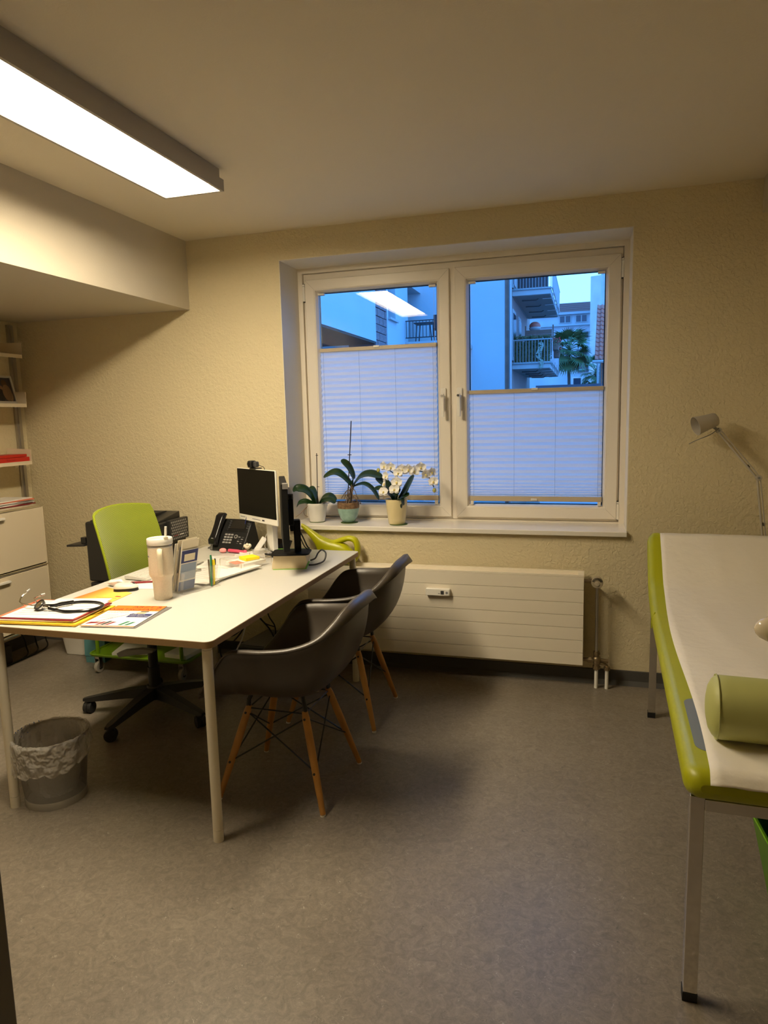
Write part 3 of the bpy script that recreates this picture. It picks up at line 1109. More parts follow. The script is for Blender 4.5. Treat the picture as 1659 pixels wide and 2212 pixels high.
# valve and pipework
vp = thing('radiator_valve', 'round thermostat dial with brass fitting and riser pipes beside the radiator', 'radiator valve', (0.058, 3.712, 0))
k = MB()
k.cyl((0, -0.046, 0.588), (0, 0.0, 0.588), 0.030, 0.027, n=28)
kn = k.build('thermostat_dial', mat('aged_cream_plastic', (0.36, 0.30, 0.20), 0.45), vp, bevel=0.004)
g = MB()
for i in range(11):
    a = math.radians(20 + 14 * i)
    g.obox((0.022 * math.cos(a), -0.0465, 0.588 + 0.022 * math.sin(a)), (math.cos(a), 0, math.sin(a)), (0, 1, 0), (-math.sin(a), 0, math.cos(a)), 0.006, 0.001, 0.0014)
tag(g.build('dial_slots', M['rubber'], kn, smooth=0), kind='stuff')
MB().cyl((0, -0.050, 0.583), (0, -0.046, 0.583), 0.011, 0.013, n=20).build('dial_cap', mat('pale_dial_cap', (0.45, 0.38, 0.27), 0.4), kn)
n_ = MB()
n_.cyl((-0.066, -0.006, 0.588), (-0.040, -0.006, 0.588), 0.010, n=12)
n_.cyl((-0.042, -0.006, 0.588), (-0.026, -0.006, 0.588), 0.015, n=6)
n_.build('valve_union', M['brass'], vp, smooth=0)
MB().cyl((0.003, 0, 0.19), (0.001, 0, 0.565), 0.0085, n=16).build('riser_pipe', M['steel'], vp)
f = MB()
f.ball((0.006, 0, 0.155), 0.024, 0.020, 0.028, 16, 10)
f.cyl((0.004, 0, 0.165), (0.003, 0, 0.205), 0.015, n=12)
f.cyl((0.004, 0, 0.188), (0.004, 0, 0.200), 0.018, n=6)
f.cyl((0.004, 0, 0.150), (0.004, 0, 0.110), 0.016, n=12)
f.cyl((0.004, 0, 0.125), (0.004, 0, 0.107), 0.020, n=6)
f.cyl((-0.045, 0, 0.155), (0.0, 0, 0.155), 0.012, n=12)
f.cyl((-0.038, 0, 0.155), (-0.022, 0, 0.155), 0.017, n=6)
f.cyl((0.0, 0, 0.160), (0.060, 0, 0.153), 0.010, n=12)
f.cyl((0.050, 0, 0.154), (0.064, 0, 0.153), 0.013, n=6)
f.tube([(0.01, 0, 0.142), (0.045, 0, 0.136), (0.057, 0, 0.128), (0.058, 0, 0.108)], 0.009, 10)
f.cyl((0.058, 0, 0.122), (0.058, 0, 0.104), 0.017, n=6)
f.build('brass_fitting', M['brass'], vp, smooth=30)
for x in (0.004, 0.058):
    MB().cyl((x, 0, 0), (x, 0, 0.108), 0.0095, n=16).build('floor_pipe', M['white'], vp)
MB().cyl((-0.066, -0.0, 0.155), (-0.044, 0, 0.155), 0.010, n=10).build('return_stub', M['brass'], vp)

# ================================================================== things on the desk
ZT = DH


def sheet(mb, cx, cy, w_, l_, z0, z1, a=0.0):
    ca, sa = math.cos(a), math.sin(a)
    mb.obox((cx, cy, (z0 + z1) / 2), (ca, sa, 0), (-sa, ca, 0), (0, 0, 1), w_ / 2, l_ / 2, (z1 - z0) / 2)
    return mb


def paper_thing(name, label, cx, cy, w_, l_, z0, z1, a, m, cat='paper', group=None, lines=0, line_m=None, seed=0, curl=0.0):
    t = thing(name, label, cat, (cx, cy, z0), a, group)
    rows = []
    h_ = z1 - z0
    mb = MB()
    if curl:
        N = 8
        top, bot = [], []
        for j in range(N + 1):
            v = j / N
            dz = curl * (max(0, (0.35 - v)) / 0.35) ** 2 + curl * 0.4 * (max(0, v - 0.7) / 0.3) ** 2
            top.append([(-w_ / 2, -l_ / 2 + v * l_, h_ + dz), (w_ / 2, -l_ / 2 + v * l_, h_ + dz * 0.6)])
            bot.append([(-w_ / 2, -l_ / 2 + v * l_, dz), (w_ / 2, -l_ / 2 + v * l_, dz * 0.6)])
        mb.grid(top)
        mb.grid(bot)
        mb.grid([[r[0] for r in top], [r[0] for r in bot]])
        mb.grid([[r[1] for r in top], [r[1] for r in bot]])
        mb.grid([top[0], bot[0]])
        mb.grid([top[-1], bot[-1]])
    else:
        mb.box(-w_ / 2, w_ / 2, -l_ / 2, l_ / 2, 0, h_)
    mb.build('sheet', m, t, smooth=20)
    if lines:
        rnd = random.Random(seed)
        lm = MB()
        for i in range(lines):
            y = l_ * 0.42 - l_ * 0.84 * i / lines
            x1 = -w_ * 0.42 + w_ * rnd.uniform(0.35, 0.84)
            lm.box(-w_ * 0.42, x1, y - l_ * 0.006, y + l_ * 0.006, h_ + 0.0002, h_ + 0.0004)
        tag(lm.build('printed_lines', line_m or M['ink'], t, smooth=0), kind='stuff')
    return t


# --- stack of folders near the front edge
paper_thing('cardboard_folder', 'yellow cardboard folder at the bottom of the stack by the desk front edge', -1.965, 2.128, 0.335, 0.262, ZT + 0.0005, ZT + 0.0075, 0.10, M['yellow'], 'folder', curl=0.004)
paper_thing('paper_stack', 'thick sheaf of white pages on top of the yellow folder', -1.975, 2.128, 0.318, 0.240, ZT + 0.0125, ZT + 0.0170, 0.12, M['paper'], 'papers')
paper_thing('card_folder', 'wine red card folder sandwiched in the stack under the stethoscope', -1.975, 2.135, 0.322, 0.250, ZT + 0.0175, ZT + 0.0200, 0.09, M['wine'], 'folder')
paper_thing('salmon_sheet', 'salmon pink sheet showing at the edge of the folder stack', -1.987, 2.150, 0.325, 0.250, ZT + 0.0203, ZT + 0.0208, 0.13, M['salmon'], 'paper')
paper_thing('form_sheet', 'white printed form lying directly under the stethoscope', -1.975, 2.140, 0.300, 0.240, ZT + 0.0212, ZT + 0.0228, 0.11, M['paper'], 'paper', lines=9, seed=3)
paper_thing('white_sheet', 'loose white sheet slipping out behind the stethoscope tubing', -1.955, 2.215, 0.230, 0.170, ZT + 0.0231, ZT + 0.0236, 0.22, M['paper'], 'paper', lines=4, seed=5)

# --- stethoscope
st = thing('stethoscope', 'black stethoscope with metal ear tubes coiled on the folder stack', 'stethoscope', (0, 0, ZT + 0.024))
zz = 0.0045
loop = [(-1.985, 2.108, 0.010), (-1.955, 2.112, zz), (-1.90, 2.100, zz), (-1.845, 2.118, zz), (-1.806, 2.155, zz), (-1.815, 2.208, zz), (-1.870, 2.238, zz),
        (-1.940, 2.232, zz), (-1.985, 2.195, zz), (-2.000, 2.160, 0.008)]
MB().tube(catmull(loop, 8), 0.0058, 10).build('tubing', M['blackg'], st)
MB().tube(catmull([(-1.952, 2.206, 0.012), (-1.975, 2.165, 0.014), (-1.985, 2.14, 0.013), (-2.02, 2.13, 0.013)], 6), [0.006] * 19, 10).build('tube_fork', M['blackg'], st)
cp = MB()
ax = Vector((-0.25, -0.62, 0.74)).normalized()
c0 = Vector((-2.028, 2.112, 0.020))
cp.cyl(c0 - ax * 0.006, c0 + ax * 0.003, 0.021, 0.0215, n=28)
co = cp.build('chestpiece', M['steel'], st)
e1 = ax.orthogonal().normalized()
e2 = ax.cross(e1)
MB().tube([c0 + ax * 0.003 + e1 * 0.021 * math.cos(t * math.pi / 16) + e2 * 0.021 * math.sin(t * math.pi / 16) for t in range(33)], 0.0026, 8).build('rim', M['rubber'], co)
MB().cyl(c0 + ax * 0.003, c0 + ax * 0.0045, 0.013, n=24).build('diaphragm', M['chrome'], co)
MB().cyl(c0, c0 + Vector((0.045, -0.004, -0.006)), 0.006, 0.0055, n=12).build('stem', M['chrome'], co)
for k, pts in enumerate(([(-2.02, 2.13, 0.013), (-2.09, 2.125, 0.012), (-2.155, 2.145, 0.014), (-2.185, 2.185, 0.024), (-2.178, 2.212, 0.042)],
                         [(-2.02, 2.13, 0.013), (-2.08, 2.160, 0.010), (-2.12, 2.185, 0.012), (-2.150, 2.215, 0.014), (-2.140, 2.245, 0.020)])):
    q = catmull(pts, 6)
    eb = MB().tube(q, 0.0030, 8).build('ear_tube', M['chrome'], st)
    d_ = (q[-1] - q[-3]).normalized()
    MB().cyl(q[-1] - d_ * 0.004, q[-1] + d_ * 0.012, 0.0058, 0.0042, n=12).build('ear_tip', M['silver'], eb)

# --- magazines
paper_thing('magazine', 'lower of two magazines, its grey edge sticking out towards the tumbler', -1.668, 2.172, 0.205, 0.272, ZT + 0.0005, ZT + 0.0035, -0.20 + 0.30, M['silver'], 'magazine')
mg = thing('magazine', 'medical business magazine with an orange title band at its top', 'magazine', (-1.683, 2.165, ZT + 0.0038), 0.145)
MB().box(-0.105, 0.105, -0.135, 0.135, 0, 0.0028).build('cover', M['paper'], mg, smooth=0)
zp = 0.0031
MB().box(-0.105, 0.105, 0.062, 0.135, zp - 0.0002, zp).build('title_band', M['orange'], mg, smooth=0)
text('title_text', 'ARZT &', 0.034, M['wine'], mg, (0.096, 0.104, zp + 0.0002), align='RIGHT', sx=1.05)
text('title_text', 'WIRTSCHAFT', 0.034, M['wine'], mg, (0.096, 0.070, zp + 0.0002), align='RIGHT', sx=1.0)
text('headline_text', 'MEHR GEWINN', 0.011, M['inkb'], mg, (-0.095, 0.046, zp), sx=1.1)
text('headline_text', 'IN IHRER PRAXIS', 0.011, M['inkb'], mg, (-0.095, 0.032, zp), sx=1.1)
MB().box(0.012, 0.100, -0.020, 0.026, zp - 0.0002, zp).build('navy_block', M['navy'], mg, smooth=0)
text('block_text', 'DER BESTE', 0.012, M['paper'], mg, (0.018, 0.008, zp + 0.0003))
text('block_text', 'WEG ZUM ZIEL', 0.012, M['paper'], mg, (0.018, -0.010, zp + 0.0003))
M['skin'] = mat('printed_skin', srgb(235, 180, 140), 0.6)
MB().prism(rrect(0.028, 0.066, 0.026, 0.050, 0.011), 'z', zp - 0.0001, zp + 0.0001).build('cover_figure', M['skin'], mg, smooth=0)
MB().prism(rrect(0.036, 0.070, 0.047, 0.058, 0.005), 'z', zp - 0.0001, zp + 0.0002).build('cover_figure_hair', M['inkb'], mg, smooth=0)
for i, (xx, mm_) in enumerate(((-0.050, M['wine']), (-0.030, M['inkb']), (-0.012, M['wine']), (0.040, M['green_p']), (0.064, M['green_p']))):
    MB().add([(xx - 0.007, -0.12, zp), (xx + 0.007, -0.12, zp), (xx + 0.022, -0.080 + 0.008 * (i % 2), zp), (xx + 0.008, -0.080 + 0.008 * (i % 2), zp)], [(0, 1, 2, 3)]).build('cover_stripe', mm_, mg, smooth=0)
MB().prism([(-0.100, -0.110), (-0.060, -0.100), (-0.045, -0.085), (-0.09, -0.085)], 'z', zp - 0.0001, zp + 0.0001).build('cover_shape', M['wine'], mg, smooth=0)
MB().add([(-0.075, -0.080, zp), (-0.071, -0.082, zp), (0.030, 0.040, zp), (0.028, 0.042, zp)], [(0, 1, 2, 3)]).build('cover_line', M['inkb'], mg, smooth=0)
MB().box(-0.105, 0.105, -0.135, -0.128, zp - 0.0002, zp).build('bottom_band', M['orange'], mg, smooth=0)
for i in range(3):
    MB().box(-0.090, -0.030, 0.004 - i * 0.018, 0.007 - i * 0.018, zp - 0.0001, zp).build('text_line', M['ink'], mg, smooth=0)

# --- orange envelope, mouse, tissue, pen
ev = thing('envelope', 'orange and yellow envelope lying flat beside the computer mouse', 'envelope', (0, 0, ZT + 0.0004))
def env_mat():
    m = mat('envelope_print', srgb(250, 195, 80), 0.6)
    nt = m.node_tree
    b = nt.nodes['Principled BSDF']
    tc = nt.nodes.new('ShaderNodeTexCoord')
    sp_ = nt.nodes.new('ShaderNodeSeparateXYZ')
    r = nt.nodes.new('ShaderNodeValToRGB')
    r.color_ramp.elements[0].position = 0.0
    r.color_ramp.elements[0].color = srgb(238, 105, 40)
    r.color_ramp.elements[1].position = 0.55
    r.color_ramp.elements[1].color = srgb(250, 200, 90)
    nt.links.new(tc.outputs['Generated'], sp_.inputs[0])
    nt.links.new(sp_.outputs['X'], r.inputs[0])
    nt.links.new(r.outputs[0], b.inputs['Base Color'])
    return m
MB().prism([(-2.092, 2.336), (-1.880, 2.324), (-1.892, 2.490), (-2.075, 2.560)], 'z', 0, 0.0012).build('envelope_body', env_mat(), ev, smooth=0)
MB().box(-2.00, -1.90, 2.395, 2.398, 0.0012, 0.0016).build('printed_rule', M['orange'], ev, smooth=0)
MB().box(-1.925, -1.900, 2.418, 2.430, 0.0012, 0.0016).build('postage_mark', M['red'], ev, smooth=0)
ms = thing('computer_mouse', 'white computer mouse with black base by the tumbler', 'mouse', (-1.950, 2.528, ZT + 0.0018), math.radians(-62))
rows_t = []
def mouse_rows(z0, z1, k0, k1):
    rows = []
    for j in range(9):
        v = j / 8
        row = []
        for i in range(24):
            t_ = 2 * math.pi * i / 24
            cx, sy = math.cos(t_), math.sin(t_)
            ex = abs(cx) ** 0.8 * (1 if cx > 0 else -1)
            ey = abs(sy) ** 0.8 * (1 if sy > 0 else -1)
            prof_ = math.sqrt(max(0.0, 1 - (v * 0.985) ** 2)) if k1 == 0 else 1 - 0.06 * v
            x = ex * 0.031 * prof_
            y = ey * 0.053 * (prof_ ** 0.8)
            arch = 0.006 * (1 - (ey) ** 2)
            z = z0 + (z1 - z0) * v * (1 - 0.22 * (y / 0.053)) + (arch if k0 else 0)
            row.append((x, y, z))
        rows.append(row)
    return rows
mb = MB()
rr = mouse_rows(0.012, 0.034, False, 0)
mb.grid(rr, wrap=True)
mb.add(rr[-1], [tuple(range(24))])
mb.build('shell_top', mat('mouse_white', (0.62, 0.60, 0.56), 0.35), ms, smooth=60)
mb = MB()
rr = mouse_rows(0.0, 0.014, False, 1)
mb.grid(rr, wrap=True)
mb.add(rr[0], [tuple(range(23, -1, -1))])
mb.build('shell_base', M['rubber'], ms, smooth=60)
MB().cyl((-0.003, 0.033, 0.028), (0.003, 0.033, 0.028), 0.0055, n=14).build('scroll_wheel', M['dgrey'], ms)
ts = thing('crumpled_tissue', 'small crumpled white tissue behind the mouse', 'tissue', (-2.050, 2.590, ZT))
rnd = random.Random(4)
rows = []
for j in range(7):
    a = math.pi * j / 6
    rows.append([((0.038 + rnd.uniform(-0.010, 0.010)) * max(math.sin(a), 0.02) * math.cos(t * math.pi / 6), (0.026 + rnd.uniform(-0.008, 0.008)) * max(math.sin(a), 0.02) * math.sin(t * math.pi / 6),
                  0.0135 - 0.013 * math.cos(a) + (rnd.uniform(0, 0.008) if 0 < j < 6 and j > 2 else 0)) for t in range(12)])
MB().grid(rows, wrap=True).build('tissue_ball', M['paper'], ts, smooth=20)
pn = thing('pen', 'dark red ballpoint pen by the end of the keyboard', 'pen', (-1.955, 2.655, ZT + 0.0065), math.radians(25))
MB().tube([(-0.055, 0, 0), (-0.045, 0, 0), (0.040, 0, 0), (0.056, 0, 0), (0.064, 0, 0)], [0.003, 0.0048, 0.0048, 0.003, 0.001], 10).build('barrel', M['wine'], pn)
MB().box(-0.050, -0.010, -0.001, 0.001, 0.0045, 0.0060).build('clip', M['wine'], pn, smooth=0)

# --- keyboard
kb = thing('keyboard', 'flat white computer keyboard behind the tumbler', 'keyboard', (-1.998, 2.905, ZT), math.radians(90 - 7))
KL, KW = 0.42, 0.135
MB().prism([(-KW / 2, 0.004), (KW / 2, 0.004), (KW / 2, 0.019), (KW / 2 - 0.02, 0.021), (-KW / 2 + 0.004, 0.014), (-KW / 2, 0.012)], 'x', -KL / 2, KL / 2).build('case', mat('keyboard_white', (0.55, 0.53, 0.48), 0.45), kb, bevel=0.002)
kmesh = MB().box(-0.0083, 0.0083, -0.0083, 0.0083, 0, 0.0045).build('key', mat('key_white', (0.66, 0.64, 0.60), 0.45), kb, bevel=0.0012, seg=1)
first = True
keys = []
for rr_ in range(6):
    y = -KW / 2 + 0.018 + rr_ * 0.0195
    z = 0.0125 + (y + KW / 2) / KW * 0.0075
    x = -KL / 2 + 0.016
    i = 0
    while x < KL / 2 - 0.012:
        wide = 5.6 if (rr_ == 0 and i == 3) else 1.0
        xc = x + 0.0095 * wide - 0.0095
        if first:
            kmesh.location = (xc, y, z)
            first = False
        else:
            inst(kmesh, 'key', kb, (xc, y, z), sc=(wide * (1.0 if wide == 1 else 1.04), 1, 1))
        x += 0.0195 * wide
        i += 1
for x in (-KL / 2 + 0.03, KL / 2 - 0.03):
    for y in (-KW / 2 + 0.012, KW / 2 - 0.012):
        MB().box(x - 0.01, x + 0.01, y - 0.005, y + 0.005, 0, 0.0042).build('foot', M['rubber'], kb, smooth=0)

# --- loose papers in the middle
pp = [(-1.905, 2.665, 0.15, 0.21, 0.20, 'white sheet tucked under the end of the keyboard near the mouse'),
      (-1.755, 2.905, 0.27, 0.36, 0.05, 'broad white desk pad sheet between keyboard and acrylic tray'),
      (-1.765, 2.960, 0.21, 0.297, -0.30, 'printed white letter lying on the desk pad'),
      (-1.800, 3.130, 0.21, 0.290, 0.25, 'densely printed page in front of the desk telephone'),
      (-1.700, 2.790, 0.19, 0.230, -0.18, 'white form with a red stamp behind the leaflet holder')]
for i, (cx, cy, w_, l_, a, lb) in enumerate(pp):
    zb_ = ZT + 0.0006 + i * 0.0022
    t = paper_thing('paper_sheet', lb, cx, cy, w_, l_, zb_, zb_ + (0.0016 if i != 1 else 0.0020), a, M['paper'], 'paper', 'loose papers on the desk', lines=(0, 0, 9, 13, 6)[i], seed=i + 11)
    if i == 4:
        MB().box(-0.01, 0.045, 0.055, 0.078, 0.0017, 0.0020).build('red_stamp', M['salmon'], t, smooth=0)
paper_thing('paper_pad', 'thick note pad with grey edge beside the leaflet holder', -1.625, 2.905, 0.10, 0.300, ZT + 0.0115, ZT + 0.0185, -0.22, M['paper'], 'note pad')
paper_thing('paper_scrap', 'small white note slip in front of the leaflet holder', -1.765, 2.580, 0.10, 0.075, ZT + 0.0005, ZT + 0.0009, 0.3, M['paper'], 'paper', lines=3, seed=8)
pn2 = thing('marker_pen', 'stubby silver marker pen lying by the leaflet holder', 'pen', (-1.835, 2.880, ZT + 0.0125), math.radians(60))
MB().tube([(-0.04, 0, 0), (-0.036, 0, 0), (0.02, 0, 0), (0.022, 0, 0), (0.045, 0, 0)], [0.006, 0.0075, 0.0075, 0.0085, 0.008], 12).build('barrel', M['steel'], pn2)

# --- tumbler
tb = thing('travel_tumbler', 'cream insulated tumbler with side handle, lid and drinking straw', 'tumbler', (-1.700, 2.440, ZT))
M['cream'] = mat('speckled_cream_coat', (0.70, 0.60, 0.45), 0.5, noise=(240, 0.06))
M['cream2'] = mat('cream_handle_plastic', (0.72, 0.64, 0.46), 0.45)
pr_ = [(0.0, 0.0), (0.034, 0.0), (0.0365, 0.003), (0.0395, 0.082), (0.041, 0.090), (0.0495, 0.104), (0.0510, 0.110), (0.0505, 0.130), (0.0500, 0.222), (0.0, 0.222)]
MB().lathe(pr_, n=40).build('cup_body', M['cream'], tb, smooth=40)
MB().lathe([(0.0502, 0.222), (0.0508, 0.224), (0.0508, 0.231), (0.0500, 0.233)], n=40).build('steel_band', M['steel'], tb, smooth=40)
lid = MB().lathe([(0.0505, 0.233), (0.0520, 0.235), (0.0520, 0.256), (0.0505, 0.2585), (0.0475, 0.256), (0.0465, 0.247), (0.0, 0.247)], n=40).build('lid', M['white'], tb, smooth=40)
MB().obox((0.030, -0.012, 0.253), (1, 0, 0), (0, 1, 0), (0, 0, 1), 0.012, 0.014, 0.007).build('lid_tab', M['white'], lid, bevel=0.003)
MB().obox((0.044, -0.020, 0.262), (0.9, -0.45, 0), (0.45, 0.9, 0), (0, 0, 1), 0.004, 0.009, 0.006).build('spout_guard', M['cream2'], lid, bevel=0.002)
MB().tube([(0.024, 0.004, 0.10), (0.026, 0.004, 0.25), (0.031, 0.004, 0.306)], 0.0052, 12).build('straw', M['white'], tb)
ha = math.radians(-58)
hd_ = Vector((math.cos(ha), math.sin(ha), 0))
def hp(r_, z):
    return hd_ * r_ + Vector((0, 0, z))
hpts = catmull([hp(0.046, 0.214), hp(0.060, 0.217), hp(0.074, 0.212), hp(0.081, 0.198), hp(0.081, 0.165), hp(0.080, 0.135), hp(0.076, 0.120), hp(0.064, 0.113), hp(0.048, 0.117)], 6)
hm_ = MB()
side = Vector((-hd_.y, hd_.x, 0))
rows = []
for i, p in enumerate(hpts):
    d_ = (hpts[min(i + 1, len(hpts) - 1)] - hpts[max(i - 1, 0)]).normalized()
    nn = d_.cross(side)
    rows.append([p + side * 0.011 * math.cos(t * math.pi / 6) + nn * 0.0062 * math.sin(t * math.pi / 6) for t in range(12)])
hm_.grid(rows, wrap=True)
hm_.build('handle', M['cream2'], tb, smooth=60)
lg_ = MB()
la = math.radians(-140)
for i in range(4):
    aa = la + i * 0.10
    lg_.obox((0.0503 * math.cos(aa), 0.0503 * math.sin(aa), 0.186), (-math.sin(aa), math.cos(aa), 0), (math.cos(aa), math.sin(aa), 0), (0, 0, 1), 0.0018, 0.0004, 0.0030)
tag(lg_.build('logo_print', M['ink'], tb, smooth=0), kind='stuff')

# --- acrylic leaflet holder
hl = thing('leaflet_holder', 'clear acrylic leaflet holder filled with brochures', 'leaflet holder', (-1.618, 2.600, ZT), math.radians(70))
# local x runs along the long front edge, +y away from the viewer
MB().box(-0.10, 0.10, -0.012, 0.110, 0, 0.003).build('base_plate', M['acryl'], hl, smooth=0)
tilt = -0.26
MB().obox((0.0, 0.008, 0.050), (1, 0, 0), (0, 1, 0), (0, tilt, 1), 0.098, 0.0015, 0.049).build('front_plate', M['acryl'], hl, smooth=0)
MB().obox((0.0, 0.048, 0.095), (1, 0, 0), (0, 1, 0), (0, tilt, 1), 0.098, 0.0015, 0.095).build('back_plate', M['acryl'], hl, smooth=0)
for x in (-0.098, 0.098):
    MB().obox((x, 0.018, 0.048), (1, 0, 0), (0, 1, 0), (0, tilt, 1), 0.0015, 0.028, 0.046).build('side_plate', M['acryl'], hl, smooth=0)
lm = [M['paper'], M['paper2'], M['paper'], M['silver'], M['paper'], M['paper2'], M['paper']]
for i in range(7):
    off = 0.030 + i * 0.0068
    hgt = 0.094 + 0.007 * ((i * 3) % 4)
    lf_ = thing('leaflet', ['front leaflet with a dark blue header in the acrylic holder', 'cream leaflet second from the front in the holder', 'white leaflet third from the front in the holder',
                            'grey leaflet in the middle of the holder', 'white leaflet fifth from the front in the holder', 'cream leaflet second from the back in the holder', 'tall white leaflet at the back of the holder'][i],
                'leaflet', (-1.618, 2.600, ZT + 0.0032), math.radians(70), 'leaflets in the acrylic holder')
    w_ = 0.044 if i < 5 else 0.05
    xo = -0.045 + 0.004 * (i % 3)
    q = MB()
    q.obox((xo, off + tilt * hgt + 0.018, hgt), (1, 0, 0), (0, 1, 0), (0, tilt, 1), w_, 0.0014, hgt * 1.02)
    q.build('leaflet_sheet', lm[i], lf_, smooth=0)
    if i == 0:
        for (za, zb_, mm_, wx) in ((0.128, 0.185, M['navy'], 0.042), (0.002, 0.045, M['blue_p'], 0.042), (0.050, 0.125, mat('grey_blue_print', srgb(150, 165, 190), 0.5), 0.040)):
            zc = (za + zb_) / 2
            MB().obox((xo, off + tilt * zc + 0.018 - 0.0018, zc), (1, 0, 0), (0, 1, 0), (0, tilt, 1), wx, 0.0004, (zb_ - za) / 2).build('printed_block', mm_, lf_, smooth=0)
        zc = 0.152
        MB().obox((xo, off + tilt * zc + 0.018 - 0.0026, zc), (1, 0, 0), (0, 1, 0), (0, tilt, 1), 0.028, 0.0004, 0.016).build('label_field', M['paper2'], lf_, smooth=0)
# pens in the side pocket
for i, (mm_, dx, lb) in enumerate(((M['green_p'], 0.062, 'green pen standing in the leaflet holder pocket'), (M['steel'], 0.074, 'grey pen standing in the leaflet holder pocket'), (M['brass'], 0.068, 'brown pencil standing in the leaflet holder pocket'))):
    pt = thing('pen', lb, 'pen', (-1.618, 2.600, ZT + 0.0035), math.radians(70))
    MB().tube([(dx, 0.005 + i * 0.008, 0.0), (dx + 0.012, 0.016 + i * 0.010, 0.07), (dx + 0.022, 0.026 + i * 0.012, 0.135 - 0.012 * i)], [0.003, 0.004, 0.004], 8).build('barrel', mm_, pt)
hlt = thing('highlighter', 'yellow highlighter with black clip standing in the leaflet holder', 'highlighter', (-1.618, 2.600, ZT + 0.0035), math.radians(70))
MB().tube([(0.086, 0.020, 0.0), (0.092, 0.024, 0.045), (0.099, 0.030, 0.086)], [0.006, 0.008, 0.008], 10).build('barrel', M['yellow_n'], hlt)
MB().tube([(0.099, 0.030, 0.086), (0.103, 0.034, 0.110)], [0.009, 0.007], 10).build('cap', M['yellow_n'], hlt)
MB().obox((0.108, 0.028, 0.100), (1, 0, 0), (0, 1, 0), (0.15, 0.15, 1), 0.002, 0.003, 0.014).build('clip', M['rubber'], hlt)

# --- acrylic note tray
tr_ = thing('acrylic_tray', 'low clear acrylic tray holding note paper near the thick book', 'tray', (-1.648, 3.075, ZT + 0.0128), math.radians(-24))
TX, TY, TH_ = 0.085, 0.095, 0.034
MB().box(-TX, TX, -TY, TY, 0, 0.0025).build('tray_floor', M['acryl'], tr_, smooth=0)
for (x0, x1, y0, y1) in ((-TX, TX, -TY, -TY + 0.0025), (-TX, TX, TY - 0.0025, TY), (-TX, -TX + 0.0025, -TY, TY), (TX - 0.0025, TX, -TY, TY)):
    MB().box(x0, x1, y0, y1, 0.0025, TH_).build('tray_wall', M['acryl'], tr_, smooth=0)
M['acredge'] = mat('acrylic_edge', (0.55, 0.45, 0.30), 0.2)
ed = MB()
for (x, y) in ((-TX, -TY), (TX, -TY), (TX, TY), (-TX, TY)):
    ed.box(x - 0.001, x + 0.001, y - 0.001, y + 0.001, 0, TH_)
for (x0, x1, y0, y1) in ((-TX, TX, -TY, -TY + 0.0025), (-TX, TX, TY - 0.0025, TY), (-TX, -TX + 0.0025, -TY, TY), (TX - 0.0025, TX, -TY, TY)):
    ed.box(x0, x1, y0, y1, TH_, TH_ + 0.0006)
tag(ed.build('polished_edges', M['acredge'], tr_, smooth=0), kind='stuff')
paper_thing('note_stack', 'low stack of mixed note slips inside the acrylic tray', -1.650, 3.078, 0.135, 0.15, ZT + 0.0155, ZT + 0.032, math.radians(-20), M['paper'], 'note paper')
paper_thing('orange_note', 'pale orange slip at the bottom of the acrylic tray front', -1.668, 3.015, 0.075, 0.05, ZT + 0.0325, ZT + 0.0335, math.radians(-35), M['salmon'], 'note paper')
paper_thing('sticky_note_pad', 'bright yellow sticky note pad on the acrylic tray', -1.640, 3.100, 0.076, 0.076, ZT + 0.0338, ZT + 0.048, math.radians(-34), M['yellow_n'], 'sticky notes')

# --- clear cup of paper clips
cp_ = thing('clear_cup', 'small clear plastic cup with metal paper clips', 'cup', (-1.640, 3.205, ZT + 0.0005))
MB().lathe([(0.0, 0.0), (0.026, 0.0), (0.027, 0.002), (0.032, 0.062), (0.0325, 0.063), (0.0308, 0.062), (0.0255, 0.003), (0.0, 0.003)], n=28).build('cup_wall', film('frosted_clear_plastic', (0.75, 0.72, 0.66), 0.32, 0.2), cp_)
rnd = random.Random(9)
cl = MB()
for i in range(26):
    a_ = rnd.uniform(0, 6.28)
    p = Vector((rnd.uniform(-0.016, 0.016), rnd.uniform(-0.016, 0.016), rnd.uniform(0.006, 0.026)))
    d_ = Vector((math.cos(a_), math.sin(a_), rnd.uniform(-0.5, 0.5))) * 0.010
    cl.tube([p - d_, p + d_], 0.0009, 4)
tag(cl.build('paper_clips', M['steel'], cp_, smooth=0), 'heap of steel paper clips', kind='stuff')

# --- telephone
ph = thing('desk_telephone', 'black office telephone with handset and tilted display', 'telephone', (-1.952, 3.415, ZT), math.radians(-9))
bx = [(0.0, 0.0), (0.165, 0.0), (0.165, 0.03), (0.125, 0.165), (0.108, 0.172), (0.012, 0.034), (0.0, 0.020)]
MB().prism(bx, 'x', -0.115, 0.118).build('base', M['black'], ph, bevel=0.006)
fn = Vector((0, 0.096, 0.138)).normalized()          # up the face
fo = Vector((0, -fn.z, fn.y))                       # out of the face
org = Vector((0, 0.012, 0.034))
def fp(x, s, o=0.0):
    return Vector((x, 0, 0)) + org + fn * s + fo * o
def fbox(name, x0, x1, s0, s1, o0, o1, m, parent, bevel=0.0):
    mb_ = MB().obox(fp((x0 + x1) / 2, (s0 + s1) / 2, (o0 + o1) / 2), (1, 0, 0), fn, fo, (x1 - x0) / 2, (s1 - s0) / 2, (o1 - o0) / 2)
    return mb_.build(name, m, parent, bevel=bevel, smooth=0 if not bevel else 35)
fbox('display_bezel', -0.040, 0.113, 0.088, 0.166, 0.0, 0.004, M['blackg'], ph, 0.002)
fbox('display', -0.012, 0.085, 0.105, 0.158, 0.004, 0.005, mat('dark_screen', (0.02, 0.018, 0.015), 0.15), ph)
M['key_l'] = mat('key_legend_grey', (0.30, 0.29, 0.28), 0.6)
